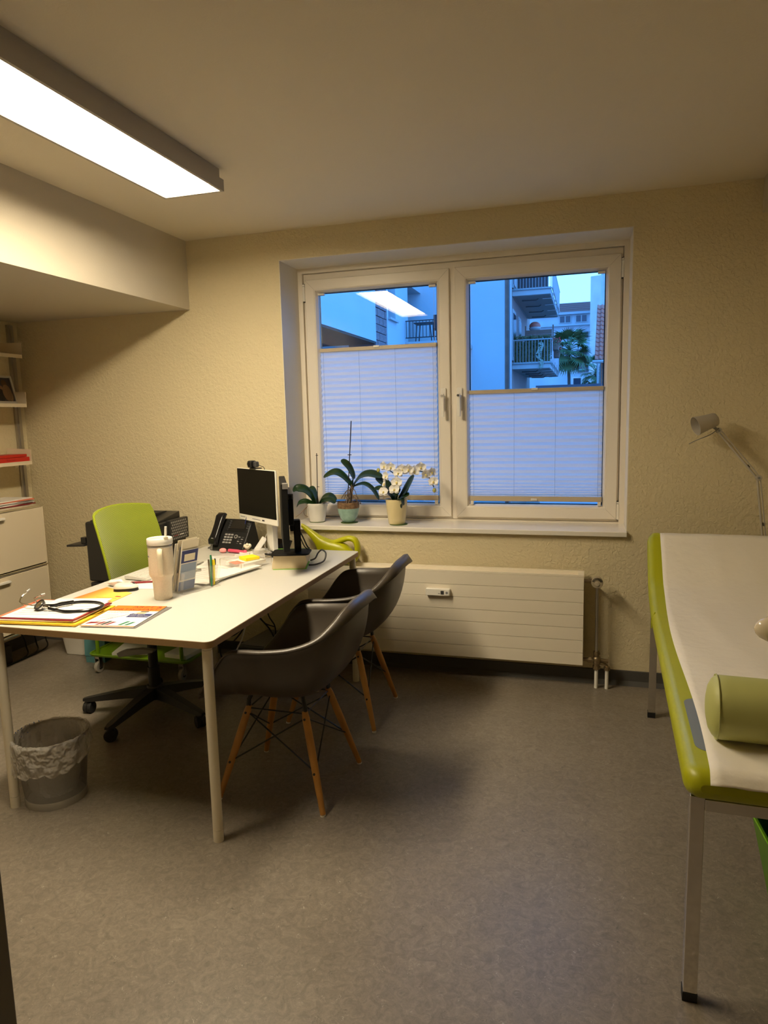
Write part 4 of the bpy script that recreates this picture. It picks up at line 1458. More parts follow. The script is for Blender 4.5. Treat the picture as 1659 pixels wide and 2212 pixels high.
for r_ in range(4):
    for c2 in range(3):
        fbox('dial_key', -0.036 + c2 * 0.021, -0.020 + c2 * 0.021, 0.012 + r_ * 0.0165, 0.022 + r_ * 0.0165, 0.0, 0.0035, M['key_l'], ph, 0.001)
for r_ in range(4):
    for c2 in range(2):
        fbox('function_key', 0.062 + c2 * 0.022, 0.074 + c2 * 0.022, 0.013 + r_ * 0.013, 0.018 + r_ * 0.013, 0.0, 0.003, M['key_l'] if (r_ + c2) % 2 else M['dgrey'], ph)
for side_ in (-0.030, 0.096):
    for r_ in range(4):
        fbox('line_key', side_, side_ + 0.013, 0.108 + r_ * 0.0135, 0.113 + r_ * 0.0135, 0.004, 0.006, M['dgrey'], ph)
nv = MB()
c0 = fp(0.044, 0.056)
nv.cyl(c0, c0 + fo * 0.004, 0.012, n=20)
no = nv.build('navigation_key', M['silver'], ph)
MB().cyl(c0 + fo * 0.004, c0 + fo * 0.005, 0.006, n=16).build('ok_key', M['black'], no)
fbox('label_strip', 0.0, 0.085, -0.012, -0.002, -0.008, -0.003, M['paper'], ph)
hs_ = MB()
hx = -0.082
pts = [fp(hx, -0.010, 0.018), fp(hx, 0.010, 0.028), fp(hx, 0.050, 0.030), fp(hx, 0.110, 0.033), fp(hx, 0.160, 0.034), fp(hx, 0.186, 0.026)]
rows = []
cw = [0.026, 0.029, 0.024, 0.024, 0.029, 0.026]
chh = [0.013, 0.018, 0.013, 0.013, 0.018, 0.012]
for p, w_, h_ in zip(pts, cw, chh):
    rows.append([p + Vector((a_[0], 0, 0)) + fo * a_[1] for a_ in rrect(-w_, w_, -h_, h_, min(w_, h_) * 0.7, 3)])
hs_.grid(rows, wrap=True)
hs_.add(rows[0], [tuple(range(len(rows[0])))])
hs_.add(rows[-1], [tuple(range(len(rows[0])))])
hso = hs_.build('handset', M['blackg'], ph, smooth=50)
MB().obox(fp(hx + 0.005, 0.018, 0.047), (1, 0, 0), fn, fo, 0.007, 0.002, 0.0006).build('handset_mark', M['key_l'], hso, smooth=0)
crd = [(-0.11, 0.02, 0.012), (-0.15, 0.03, 0.006), (-0.17, 0.08, 0.005), (-0.15, 0.14, 0.005)]
MB().tube(catmull(crd, 6), 0.003, 6).build('cord', M['rubber'], ph)

# --- white monitor
DR = Vector((0.83, -0.56, 0)).normalized()           # along the screen towards its near edge
NF = Vector((DR.y, -DR.x, 0))                       # out of the screen towards the viewer
wm = thing('white_monitor', 'white-framed monitor with a dark screen and webcam on top', 'monitor', (-1.745, 3.418, ZT))
ctr = Vector((0.0, 0.0, 0.0))
def wp(s, z, o=0.0):
    return DR * s + NF * o + Vector((0, 0, z))
def wbox(name, s0, s1, z0, z1, o0, o1, m, parent, bevel=0.0):
    mb_ = MB().obox(wp((s0 + s1) / 2, (z0 + z1) / 2, (o0 + o1) / 2), DR, NF, (0, 0, 1), (s1 - s0) / 2, (o1 - o0) / 2, (z1 - z0) / 2)
    return mb_.build(name, m, parent, bevel=bevel, smooth=0 if not bevel else 35)
W2 = 0.210
pan = wbox('panel_case', -W2, W2, 0.170, 0.466, -0.010, 0.0, M['white'], wm, 0.003)
wbox('rear_housing', -W2 + 0.06, W2 - 0.09, 0.21, 0.40, -0.040, -0.010, M['white'], pan, 0.008)
M['screen'] = mat('black_screen', (0.005, 0.0045, 0.0035), 0.5, spec=0.2)
wbox('screen', -W2 + 0.003, W2 - 0.005, 0.204, 0.463, 0.0, 0.0012, M['screen'], pan)
wbox('bezel_print', -W2 + 0.015, -W2 + 0.07, 0.186, 0.190, 0.0, 0.0006, M['ink'], pan)
wbox('bezel_print', -0.06, 0.03, 0.184, 0.188, 0.0, 0.0006, M['ink'], pan)
wbox('bezel_logo', 0.05, 0.075, 0.183, 0.191, 0.0, 0.0006, M['inkb'], pan)
wbox('stand_column', 0.02, 0.085, 0.012, 0.25, -0.075, -0.040, M['white'], wm, 0.006)
MB().prism(rrect(-0.05, 0.15, -0.11, 0.03, 0.03), 'z', 0, 0.012).xf(Matrix.Rotation(math.atan2(DR.y, DR.x), 4, 'Z')).build('stand_foot', M['white'], wm, bevel=0.003)
wc = thing('webcam', 'small black webcam clipped on top of the white monitor', 'webcam', (-1.745, 3.418, ZT))
wbox('clip', -0.045, 0.005, 0.4665, 0.472, -0.040, 0.010, M['black'], wc, 0.002)
wbox('camera_body', -0.055, -0.012, 0.473, 0.512, -0.02, 0.020, M['black'], wc, 0.009)
wbox('side_housing', -0.012, 0.018, 0.477, 0.508, -0.018, 0.008, M['dgrey'], wc, 0.007)
p = wp(-0.034, 0.494, 0.020)
MB().cyl(p, p + NF * 0.004, 0.010, n=16).build('lens', M['blackg'], wc)
MB().tube(catmull([wp(0.018, 0.49, -0.01), wp(0.034, 0.482, -0.02), wp(0.030, 0.468, -0.04), wp(0.03, 0.40, -0.045)], 5), 0.0018, 6).build('cable', M['rubber'], wc)

# --- thick book and black monitor
bk_ = thing('thick_book', 'thick book with green cover lying under the black monitor', 'book', (-1.415, 3.110, ZT), math.radians(17))
MB().box(-0.082, 0.082, -0.060, 0.115, 0, 0.0025).build('cover', mat('green_book_cover', srgb(120, 190, 30), 0.5), bk_, smooth=0)
MB().box(-0.080, 0.082, -0.058, 0.113, 0.0695, 0.072).build('cover', mat('green_book_cover_top', srgb(120, 190, 30), 0.5), bk_, smooth=0)
rows = []
for j in range(9):
    v = j / 8
    bow = 0.010 * math.sin(math.pi * v)
    rows.append([(-0.088 - bow * 0.2 + 0.010 * v, -0.057, 0.0025 + 0.067 * v), (0.074 + bow, -0.057, 0.0025 + 0.067 * v), (0.074 + bow, 0.112, 0.0025 + 0.067 * v), (-0.088 + 0.01 * v, 0.112, 0.0025 + 0.067 * v)])
pg = MB().grid(rows, wrap=True)
def page_mat():
    m = mat('book_pages', (0.74, 0.62, 0.40), 0.8)
    nt = m.node_tree
    b = nt.nodes['Principled BSDF']
    tc = nt.nodes.new('ShaderNodeTexCoord')
    wv = nt.nodes.new('ShaderNodeTexWave')
    wv.bands_direction = 'Z'
    wv.inputs['Scale'].default_value = 160
    wv.inputs['Distortion'].default_value = 2
    r = nt.nodes.new('ShaderNodeValToRGB')
    r.color_ramp.elements[0].color = (0.62, 0.50, 0.31, 1)
    r.color_ramp.elements[1].color = (0.78, 0.66, 0.43, 1)
    nt.links.new(tc.outputs['Object'], wv.inputs['Vector'])
    nt.links.new(wv.outputs['Fac'], r.inputs[0])
    nt.links.new(r.outputs[0], b.inputs['Base Color'])
    return m
pg.build('pages', page_mat(), bk_, smooth=60)
M['mblack'] = mat('matt_black_monitor', (0.0035, 0.0035, 0.0035), 0.6, spec=0.2)
bm_ = thing('black_monitor', 'black monitor seen edge-on, standing on the thick book', 'monitor', (-1.405, 3.085, ZT + 0.0722))
DR = Vector((-0.44, 0.90, 0)).normalized()
NF = Vector((-DR.y, DR.x, 0))
MB().prism(rrect(-0.092, 0.098, -0.060, 0.085, 0.030), 'z', 0, 0.009).xf(Matrix.Rotation(math.radians(15), 4, 'Z')).build('stand_foot', M['mblack'], bm_, bevel=0.003)
wbox('stand_column', 0.0, 0.055, 0.009, 0.165, -0.055, -0.022, M['mblack'], bm_, 0.004)
wbox('tilt_head', -0.02, 0.075, 0.115, 0.170, -0.022, -0.004, M['mblack'], bm_, 0.003)
cse = wbox('panel_case', -0.20, 0.27, 0.045, 0.365, 0.006, 0.036, M['mblack'], bm_, 0.003)
wbox('rear_housing', -0.13, 0.20, 0.16, 0.31, -0.020, 0.006, M['mblack'], cse, 0.006)
wbox('rear_cap', -0.13, 0.20, 0.285, 0.312, -0.0205, 0.0055, M['dgrey'], cse, 0.002)
wbox('screen', -0.195, 0.265, 0.055, 0.360, 0.036, 0.0366, M['screen'], cse)
wbox('corner_bumper', -0.2035, -0.17, 0.342, 0.3685, 0.004, 0.030, M['silver'], cse, 0.002)
MB().tube(catmull([wp(0.03, 0.15, -0.028), wp(0.0, 0.09, -0.06), wp(0.02, 0.03, -0.085), wp(0.10, 0.004, -0.10)], 6), 0.0035, 6).build('video_cable', M['rubber'], bm_)
MB().tube(catmull([wp(0.06, 0.12, -0.028), wp(0.03, 0.08, -0.05), wp(0.04, 0.03, -0.07), wp(0.03, 0.014, -0.085)], 6), 0.0028, 6).build('power_cable', M['rubber'], bm_)
hk = thing('coiled_cable', 'loop of grey cable beside the black monitor foot', 'cable', (-1.318, 3.19, ZT))
MB().tube(catmull([(-0.02, -0.04, 0.004), (0.01, -0.02, 0.004), (0.035, 0.03, 0.012), (0.035, 0.06, 0.045), (0.012, 0.065, 0.062), (-0.008, 0.06, 0.045), (-0.02, 0.05, 0.02), (-0.05, 0.06, 0.006)], 6), 0.0042, 8).build('cable_loop', M['dgrey'], hk)

# --- small things behind the trays
def small_box(name, label, cat, loc, rz, dims, m, rx=0.0, bevel=0.002, extra=None):
    t = thing(name, label, cat, loc, rz)
    mb_ = MB().box(-dims[0] / 2, dims[0] / 2, -dims[1] / 2, dims[1] / 2, 0, dims[2])
    if rx:
        mb_.xf(Matrix.Rotation(rx, 4, 'Y'))
        zmin = min(v[2] for v in mb_.V)
        mb_.V = [(v[0], v[1], v[2] - zmin) for v in mb_.V]
    mb_.build('body', m, t, bevel=bevel)
    return t
pm = thing('pink_marker', 'pink marker pen in front of the telephone', 'pen', (-1.868, 3.376, ZT + 0.014), math.radians(-14))
MB().tube([(-0.055, 0, 0), (-0.05, 0, 0), (0.02, 0, 0), (0.03, 0, 0), (0.06, 0, 0)], [0.006, 0.0095, 0.0095, 0.0075, 0.0075], 12).build('barrel', M['pink'], pm)
MB().ball((0.068, 0, 0.001), 0.011, 0.011, 0.011, 12, 8).build('end_cap', M['pink'], pm)
pe = thing('pink_eraser', 'pale pink rounded eraser left of the pink marker', 'eraser', (-1.948, 3.378, ZT + 0.001))
MB().ball((0, 0, 0.0135), 0.022, 0.016, 0.0135, 14, 8).build('eraser_body', mat('pale_pink_rubber', srgb(245, 160, 160), 0.6), pe)
small_box('paper_packet', 'white paper packet leaning beside the white monitor stand', 'packet', (-1.742, 3.352, ZT + 0.001), math.radians(24), (0.026, 0.070, 0.100), M['paper'], rx=0.62)
small_box('box_of_wipes', 'flat white carton lying in front of the white monitor', 'box', (-1.735, 3.275, ZT + 0.001), math.radians(-30), (0.12, 0.10, 0.018), M['paper'])
small_box('black_card_reader', 'small black card reader lying next to the clear cup', 'card reader', (-1.725, 3.215, ZT + 0.0010), math.radians(-35), (0.05, 0.045, 0.016), M['blackg'])
ct = thing('cordless_handset', 'black cordless handset lying near the black monitor', 'handset', (-1.600, 3.335, ZT + 0.001), math.radians(35))
MB().prism(rrect(-0.065, 0.065, -0.022, 0.022, 0.015), 'z', 0, 0.022).build('handset_body', M['blackg'], ct, bevel=0.004)
for r_ in range(3):
    for c2 in range(3):
        MB().box(-0.05 + r_ * 0.016, -0.04 + r_ * 0.016, -0.014 + c2 * 0.011, -0.006 + c2 * 0.011, 0.022, 0.0235).build('key', M['key_l'], ct, smooth=0)
MB().box(0.012, 0.050, -0.015, 0.015, 0.022, 0.0228).build('display', M['silver'], ct, smooth=0)
tr2 = thing('photo_tablet', 'dark glossy tablet leaning behind the packet at the monitor stand', 'tablet', (-1.640, 3.455, ZT + 0.001), math.radians(-25))
MB().box(-0.07, 0.07, -0.004, 0.004, 0, 0.075).xf(Matrix.Rotation(-0.5, 4, 'X')).build('tablet_body', M['blackg'], tr2, bevel=0.002)
fg = thing('cotton_dish', 'little glass dish holding a cream cotton tuft', 'dish', (-1.808, 3.400, ZT + 0.001))
MB().lathe([(0.0, 0.0), (0.02, 0.0), (0.026, 0.012), (0.027, 0.020), (0.024, 0.020), (0.019, 0.004), (0.0, 0.004)], n=20).build('dish_bowl', mat('olive_glass', (0.16, 0.14, 0.06), 0.15), fg)
tf = MB()
for (x, y, z, r_) in ((0, 0, 0.034, 0.016), (0.011, 0.004, 0.040, 0.012), (-0.012, 0.0, 0.038, 0.011), (0.004, -0.008, 0.048, 0.009)):
    tf.ball((x, y, z), r_, r_, r_, 10, 7)
tag(tf.build('cotton_tuft', M['paper2'], fg), kind='stuff')
MB().tube([(0, 0, 0.05), (-0.002, 0, 0.075)], [0.005, 0.003], 8).build('dark_tip', M['rubber'], fg)
mc = thing('monitor_cables', 'thin cables hanging behind the white monitor', 'cable', (-1.72, 3.40, ZT))
MB().tube(catmull([(-0.10, 0.09, 0.25), (-0.14, 0.09, 0.16), (-0.135, 0.08, 0.08), (-0.13, 0.10, 0.004), (-0.10, 0.125, 0.004)], 6), 0.0022, 6).build('dark_cable', M['navy'], mc)
MB().tube(catmull([(0.00, 0.09, 0.24), (0.03, 0.07, 0.15), (0.005, 0.05, 0.09), (-0.02, 0.08, 0.03), (-0.03, 0.11, 0.004)], 6), 0.0028, 6).build('white_cable', M['white'], mc)

# ================================================================== below and behind the desk
# --- waste basket
M['meshsteel'] = mat('mesh_steel', (0.16, 0.155, 0.15), 0.4, 0.7)


def wire_mesh():
    m = bpy.data.materials.new('wire_mesh')
    m.use_nodes = True
    nt = m.node_tree
    b = nt.nodes['Principled BSDF']
    b.inputs['Base Color'].default_value = (0.26, 0.245, 0.22, 1)
    b.inputs['Metallic'].default_value = 0.5
    b.inputs['Roughness'].default_value = 0.4
    o = nt.nodes['Material Output']
    tc = nt.nodes.new('ShaderNodeTexCoord')
    sp_ = nt.nodes.new('ShaderNodeSeparateXYZ')
    nt.links.new(tc.outputs['Object'], sp_.inputs[0])

    def math_(op, a, c=None):
        n = nt.nodes.new('ShaderNodeMath')
        n.operation = op
        for i, v in enumerate((a, c)):
            if v is None:
                continue
            if isinstance(v, (int, float)):
                n.inputs[i].default_value = v
            else:
                nt.links.new(v, n.inputs[i])
        return n.outputs[0]
    ang = math_('ARCTAN2', sp_.outputs['Y'], sp_.outputs['X'])
    a1 = math_('MULTIPLY', ang, 150.0)
    z1 = math_('MULTIPLY', sp_.outputs['Z'], 1200.0)
    s1 = math_('ABSOLUTE', math_('SINE', math_('MULTIPLY', math_('ADD', a1, z1), 0.5)))
    s2 = math_('ABSOLUTE', math_('SINE', math_('MULTIPLY', math_('SUBTRACT', a1, z1), 0.5)))
    hole = math_('GREATER_THAN', math_('MULTIPLY', s1, s2), 0.58)
    mx = nt.nodes.new('ShaderNodeMixShader')
    tr = nt.nodes.new('ShaderNodeBsdfTransparent')
    nt.links.new(hole, mx.inputs[0])
    nt.links.new(b.outputs[0], mx.inputs[1])
    nt.links.new(tr.outputs[0], mx.inputs[2])
    nt.links.new(mx.outputs[0], o.inputs[0])
    return m


M['wiremesh'] = wire_mesh()
wb = thing('waste_basket', 'round grey wire-mesh waste basket under the desk', 'waste basket', (-2.022, 2.100, 0))
MB().lathe([(0.113, 0.030), (0.1355, 0.262)], n=64).build('mesh_wall', M['wiremesh'], wb, recalc=False)
wb.children[0].data.polygons  # open cylinder
bm__ = bmesh.new()
bm__.from_mesh(wb.children[0].data)
bmesh.ops.delete(bm__, geom=[f for f in bm__.faces if len(f.verts) > 4], context='FACES_ONLY')
bm__.to_mesh(wb.children[0].data)
bm__.free()
MB().lathe([(0.0, 0.004), (0.112, 0.004), (0.1135, 0.0), (0.1145, 0.028), (0.1135, 0.030), (0.110, 0.028), (0.108, 0.008), (0.0, 0.008)], n=64).build('bottom_ring', mat('grey_basket_metal', (0.36, 0.34, 0.30), 0.45, 0.2), wb)
MB().tube([(0.1365 * math.cos(t * math.pi / 32), 0.1365 * math.sin(t * math.pi / 32), 0.264) for t in range(65)], 0.0045, 8).build('rim', M['meshsteel'], wb)
# plastic liner draped over the rim
M['liner'] = film('plastic_bin_liner', (0.80, 0.76, 0.70), 0.42, 0.22, bump=(26, 0.05))
ln = thing('bin_liner', 'crinkled translucent plastic liner draped over the waste basket rim', 'bin liner', (-2.022, 2.100, 0))
rnd = random.Random(12)
NT = 72
jit = [rnd.uniform(-1, 1) for _ in range(NT)]
rows = []
for (r_, z, am, dz) in ((0.02, 0.028, 0.01, 0.01), (0.07, 0.030, 0.012, 0.012), (0.092, 0.06, 0.012, 0.01), (0.105, 0.14, 0.010, 0.01), (0.122, 0.22, 0.006, 0.008), (0.128, 0.258, 0.002, 0.003),
                        (0.134, 0.272, 0.002, 0.004), (0.1425, 0.272, 0.002, 0.004), (0.1455, 0.255, 0.002, 0.0), (0.1465, 0.225, 0.004, 0.0), (0.1470, 0.190, 0.005, 0.0), (0.1480, 0.165, 0.006, 0.020)):
    row = []
    for i in range(NT):
        t = 2 * math.pi * i / NT
        w_ = math.sin(7 * t + 20 * z) * 0.6 + math.sin(17 * t + 5 * z) * 0.5 + jit[(i * 5 + int(z * 100)) % NT] * 0.4
        hang = 0.0
        if r_ > 0.145 and z < 0.24:
            hang = 0.028 * math.sin(t * 1.0 + 0.6) + 0.010 * math.sin(3 * t)
        rr_ = r_ + am * w_ * (0.4 if 0.13 < r_ < 0.15 else 1.0)
        if r_ > 0.1415:
            rr_ = max(rr_, 0.1430)
        row.append((rr_ * math.cos(t), rr_ * math.sin(t), z + dz * w_ * 0.5 + hang * (1 if z < 0.2 else 0.5)))
    rows.append(row)
MB().grid(rows, wrap=True).build('liner_film', M['liner'], ln, smooth=180)
bt = MB()
for i in range(7):
    t = math.radians(150 + 8 * i)
    bt.tube([(0.128 * math.cos(t), 0.128 * math.sin(t), 0.245), (0.137 * math.cos(t + 0.02), 0.137 * math.sin(t + 0.02), 0.276), (0.148 * math.cos(t), 0.148 * math.sin(t), 0.256)], 0.0014, 5)
tag(bt.build('blue_print_lines', M['blue_p'], ln), kind='stuff')

# --- green trolley with printer
M['limemetal'] = mat('lime_painted_metal', srgb(110, 150, 10), 0.4)
gt = thing('printer_trolley', 'lime green metal trolley on casters behind the office chair', 'trolley', (-2.50, 3.470, 0))
GX, GY = 0.335, 0.19
tray = MB().prism(rrect(-GX, GX, -GY, GY, 0.04), 'z', 0.106, 0.116).build('lower_shelf', M['limemetal'], gt, bevel=0.002)
rim = MB()
pl = rrect(-GX, GX, -GY, GY, 0.04)
MB().tube([(x, y, 0.118) for x, y in pl + [pl[0]]], 0.006, 6).build('shelf_lip', M['limemetal'], tray)
MB().prism(rrect(-GX, GX, -GY, GY, 0.04), 'z', 0.330, 0.345).build('upper_shelf', M['limemetal'], gt, bevel=0.002)
for x, y in ((-GX + 0.05, -GY + 0.03), (GX - 0.05, -GY + 0.03), (-GX + 0.05, GY - 0.03), (GX - 0.05, GY - 0.03)):
    MB().cyl((x, y, 0.116), (x, y, 0.330), 0.011, n=12).build('post', M['limemetal'], gt)
    c1 = MB()
    c1.cyl((x - 0.011, y, 0.034), (x + 0.011, y, 0.034), 0.034, n=20)
    co = c1.build('caster_wheel', mat('caster_grey', (0.40, 0.38, 0.33), 0.5), gt, bevel=0.003)
    MB().cyl((x - 0.0115, y, 0.034), (x + 0.0115, y, 0.034), 0.016, n=16).build('wheel_hub', M['dgrey'], co)
    f_ = MB()
    f_.box(x - 0.016, x - 0.0125, y - 0.014, y + 0.014, 0.030, 0.106)
    f_.box(x + 0.0125, x + 0.016, y - 0.014, y + 0.014, 0.030, 0.106)
    f_.box(x - 0.016, x + 0.016, y - 0.014, y + 0.014, 0.086, 0.106)
    f_.build('caster_fork', M['steel'], co, smooth=0)
paper_thing('paper_ream', 'white paper pile on the trolley shelf near the teal bag', -2.60, 3.42, 0.21, 0.20, 0.1165, 0.132, 0.25, M['paper'], 'paper', 'paper piles on the trolley')
paper_thing('paper_ream', 'white paper pile on the trolley shelf towards the armchairs', -2.26, 3.44, 0.15, 0.22, 0.1165, 0.140, -0.1, M['paper'], 'paper', 'paper piles on the trolley')
pt = thing('laser_printer', 'black laser printer with two paper cassettes on the green trolley', 'printer', (-2.55, 3.440, 0.3455))
M['pblack'] = mat('printer_black', (0.020, 0.019, 0.018), 0.45)
for k in range(2):
    c1 = MB().box(-0.245, 0.24, -0.130, 0.130, 0.004 + k * 0.105, 0.100 + k * 0.105).build('cassette', M['pblack'], pt, bevel=0.006)
    MB().box(0.06, 0.16, -0.136, -0.130, 0.045 + k * 0.105, 0.065 + k * 0.105).build('cassette_grip', M['dgrey'], c1, bevel=0.002)
bd = MB().box(-0.25, 0.25, -0.135, 0.133, 0.212, 0.565).build('body', M['pblack'], pt, bevel=0.012)
tp = MB()
tp.add([(-0.22, -0.125, 0.572), (0.235, -0.125, 0.572), (0.235, 0.10, 0.606), (-0.22, 0.10, 0.606), (-0.22, -0.125, 0.560), (0.235, -0.125, 0.560), (0.235, 0.10, 0.560), (-0.22, 0.10, 0.560)],
       [(0, 1, 2, 3), (4, 7, 6, 5), (0, 4, 5, 1), (1, 5, 6, 2), (2, 6, 7, 3), (3, 7, 4, 0)])
tp.build('output_cover', M['pblack'], pt, bevel=0.004)
MB().box(-0.10, 0.16, -0.05, 0.08, 0.594, 0.607).build('output_slot', M['rubber'], pt, smooth=0)
vg = MB().box(0.240, 0.272, -0.060, 0.128, 0.445, 0.570).build('vent_housing', M['pblack'], pt, bevel=0.006)
vh = MB()
for r_ in range(7):
    for c2 in range(9):
        y = -0.046 + c2 * 0.0180 + (0.009 if r_ % 2 else 0)
        z = 0.460 + r_ * 0.0160
        if y < 0.120:
            vh.cyl((0.2720, y, z), (0.2728, y, z), 0.0064, n=6)
tag(vh.build('honeycomb_vent', mat('vent_grey', (0.30, 0.29, 0.27), 0.4), vg, smooth=0), kind='stuff')
MB().box(0.2725, 0.2735, -0.03, 0.01, 0.474, 0.479).build('vent_mark', M['wine'], vg, smooth=0)
MB().box(0.2725, 0.2735, 0.03, 0.07, 0.474, 0.479).build('vent_mark', M['paper'], vg, smooth=0)
lt = MB()
lt.obox((0.2505, 0.035, 0.33), (0, 1, 0), (1, 0, 0), (0, 0, 1), 0.022, 0.001, 0.032)
lt.build('latch_recess', M['rubber'], pt, smooth=0)
for x in (0.028, 0.042):
    MB().box(0.2515, 0.2535, x - 0.003, x + 0.003, 0.305, 0.355).build('latch_bar', M['silver'], pt, smooth=0)
ft = MB()
ft.obox((-0.315, 0.0, 0.425), (1, 0, 0.05), (0, 1, 0), (-0.05, 0, 1), 0.062, 0.15, 0.006)
fo_ = ft.build('feed_tray', M['pblack'], pt, bevel=0.003)
MB().box(-0.30, -0.265, -0.12, -0.08, 0.433, 0.47).build('paper_guide', M['pblack'], fo_, bevel=0.004)

# --- paper bag and small white bin
M['teal'] = mat('teal_paper', srgb(85, 140, 145), 0.7, bump=(9, 0.008))
tbg = thing('paper_bag', 'teal paper carrier bag on the floor beside the trolley', 'bag', (-2.925, 3.475, 0), math.radians(8))
rows = []
for (z, x0, x1, y0, y1) in ((0.0, -0.062, 0.062, -0.03, 0.045), (0.04, -0.064, 0.064, -0.032, 0.047), (0.045, -0.066, 0.066, -0.036, 0.050), (0.15, -0.068, 0.068, -0.026, 0.040), (0.30, -0.070, 0.070, -0.014, 0.022)):
    rows.append([(x0, y0, z), (0.02, y0 - 0.004, z), (x1, y0, z), (x1, y1, z), (0, y1, z), (x0, y1, z)])
mb_ = MB().grid(rows, wrap=True)
mb_.add(rows[0], [tuple(range(6))])
mb_.build('bag_body', M['teal'], tbg, smooth=20)
for y in (-0.012, 0.020):
    MB().tube(catmull([(-0.03, y, 0.295), (-0.025, y, 0.35), (0.0, y, 0.37), (0.025, y, 0.35), (0.03, y, 0.295)], 5), 0.002, 6).build('bag_handle', M['teal'], tbg)
wbn = thing('plastic_bin', 'small white plastic bin between the wall cabinet and the teal bag', 'bin', (-3.155, 3.600, 0))
rows = []
for (z, w_, d_) in ((0.0, 0.070, 0.060), (0.004, 0.074, 0.064), (0.27, 0.105, 0.092), (0.275, 0.108, 0.095), (0.272, 0.102, 0.089), (0.01, 0.070, 0.060)):
    rows.append([(x, y, z) for x, y in rrect(-w_, w_, -d_, d_, 0.02, 3)])
mb_ = MB().grid(rows, wrap=True)
mb_.add(rows[0], [tuple(range(len(rows[0])))])
mb_.add(rows[-1], [tuple(range(len(rows[-1])))])
mb_.build('bin_body', M['white'], wbn, smooth=30)

# --- PC box and cable tangle under the desk
pc = thing('computer_box', 'black computer case with perforated top under the desk', 'computer', (-1.80, 3.56, 0), math.radians(-6))
MB().box(-0.10, 0.16, -0.16, 0.17, 0.012, 0.195).build('case', M['black'], pc, bevel=0.01)
MB().box(-0.085, 0.145, -0.14, 0.15, 0.195, 0.198).build('perforated_top', mat('perforated_grey', (0.075, 0.07, 0.06), 0.5, bump=(120, 0.004)), pc, smooth=0)
for x in (-0.08, 0.14):
    for y in (-0.13, 0.14):
        MB().cyl((x, y, 0), (x, y, 0.012), 0.012, n=10).build('foot', M['rubber'], pc)
rnd = random.Random(21)
cable_paths = [
    ([(-1.93, 3.48, 0.71), (-1.88, 3.42, 0.50), (-1.80, 3.40, 0.44), (-1.70, 3.42, 0.52), (-1.62, 3.46, 0.62), (-1.60, 3.50, 0.71)], 0.0045, 'rubber'),
    ([(-1.95, 3.30, 0.70), (-1.90, 3.27, 0.46), (-1.78, 3.24, 0.40), (-1.70, 3.30, 0.47), (-1.66, 3.38, 0.60), (-1.64, 3.42, 0.71)], 0.004, 'rubber'),
    ([(-1.98, 3.20, 0.42), (-1.90, 3.15, 0.34), (-1.80, 3.20, 0.38), (-1.74, 3.28, 0.43), (-1.72, 3.42, 0.32), (-1.74, 3.55, 0.20)], 0.0045, 'rubber'),
    ([(-2.00, 3.35, 0.71), (-1.97, 3.30, 0.40), (-1.93, 3.25, 0.22), (-1.90, 3.30, 0.06), (-1.80, 3.36, 0.008), (-1.68, 3.34, 0.006)], 0.0045, 'rubber'),
    ([(-1.84, 3.46, 0.71), (-1.82, 3.36, 0.36), (-1.86, 3.30, 0.20), (-1.98, 3.28, 0.05), (-2.05, 3.33, 0.006)], 0.0040, 'white'),
    ([(-1.66, 3.30, 0.70), (-1.60, 3.22, 0.55), (-1.62, 3.18, 0.46), (-1.70, 3.16, 0.42), (-1.74, 3.14, 0.36), (-1.80, 3.16, 0.30)], 0.0042, 'rubber'),
    ([(-1.58, 3.34, 0.70), (-1.55, 3.26, 0.56), (-1.60, 3.20, 0.50), (-1.66, 3.20, 0.48), (-1.65, 3.24, 0.40), (-1.62, 3.30, 0.36)], 0.0036, 'rubber'),
    ([(-1.84, 3.08, 0.70), (-1.83, 3.06, 0.50), (-1.78, 3.10, 0.36), (-1.70, 3.18, 0.42), (-1.60, 3.24, 0.52), (-1.56, 3.28, 0.70)], 0.0046, 'rubber'),
    ([(-1.72, 3.42, 0.71), (-1.70, 3.40, 0.48), (-1.69, 3.38, 0.40), (-1.67, 3.41, 0.33), (-1.70, 3.48, 0.25), (-1.72, 3.5, 0.197)], 0.0036, 'rubber'),
]
clb = ['black cable sagging highest under the desk back edge', 'black cable looping below the desk middle', 'black cable running down to the computer case', 'black cable dropping to the floor under the desk', 'white cable hanging among black ones under the desk', 'black cable drooping in front of the low tie knot', 'black cable curling near the desk back corner', 'black cable slung across below the desk edge beside the armchair', 'thin black cable dangling straight above the computer case']
for (pts, r_, mm_), lb in zip(cable_paths, clb):
    t = thing('hanging_cable', lb, 'cable', (0, 0, 0), group='cables under the desk')
    MB().tube(catmull(pts, 8), r_, 7).build('cable', M[mm_], t)
for i, (x, y, z, lb) in enumerate(((-1.80, 3.235, 0.405, 'black cable tie knot low under the desk'), (-1.64, 3.20, 0.475, 'black cable tie knot high under the desk'))):
    kt = thing('cable_tie', lb, 'cable tie', (x, y, z))
    q = MB()
    for k in range(5):
        a = k * 1.3
        q.tube([(0.018 * math.cos(a), 0.012 * math.sin(a), -0.012 + 0.005 * k), (-0.016 * math.cos(a), -0.014 * math.sin(a), 0.010 - 0.003 * k)], 0.0055, 6)
    tag(q.build('tie_knot', M['rubber'], kt), kind='stuff')

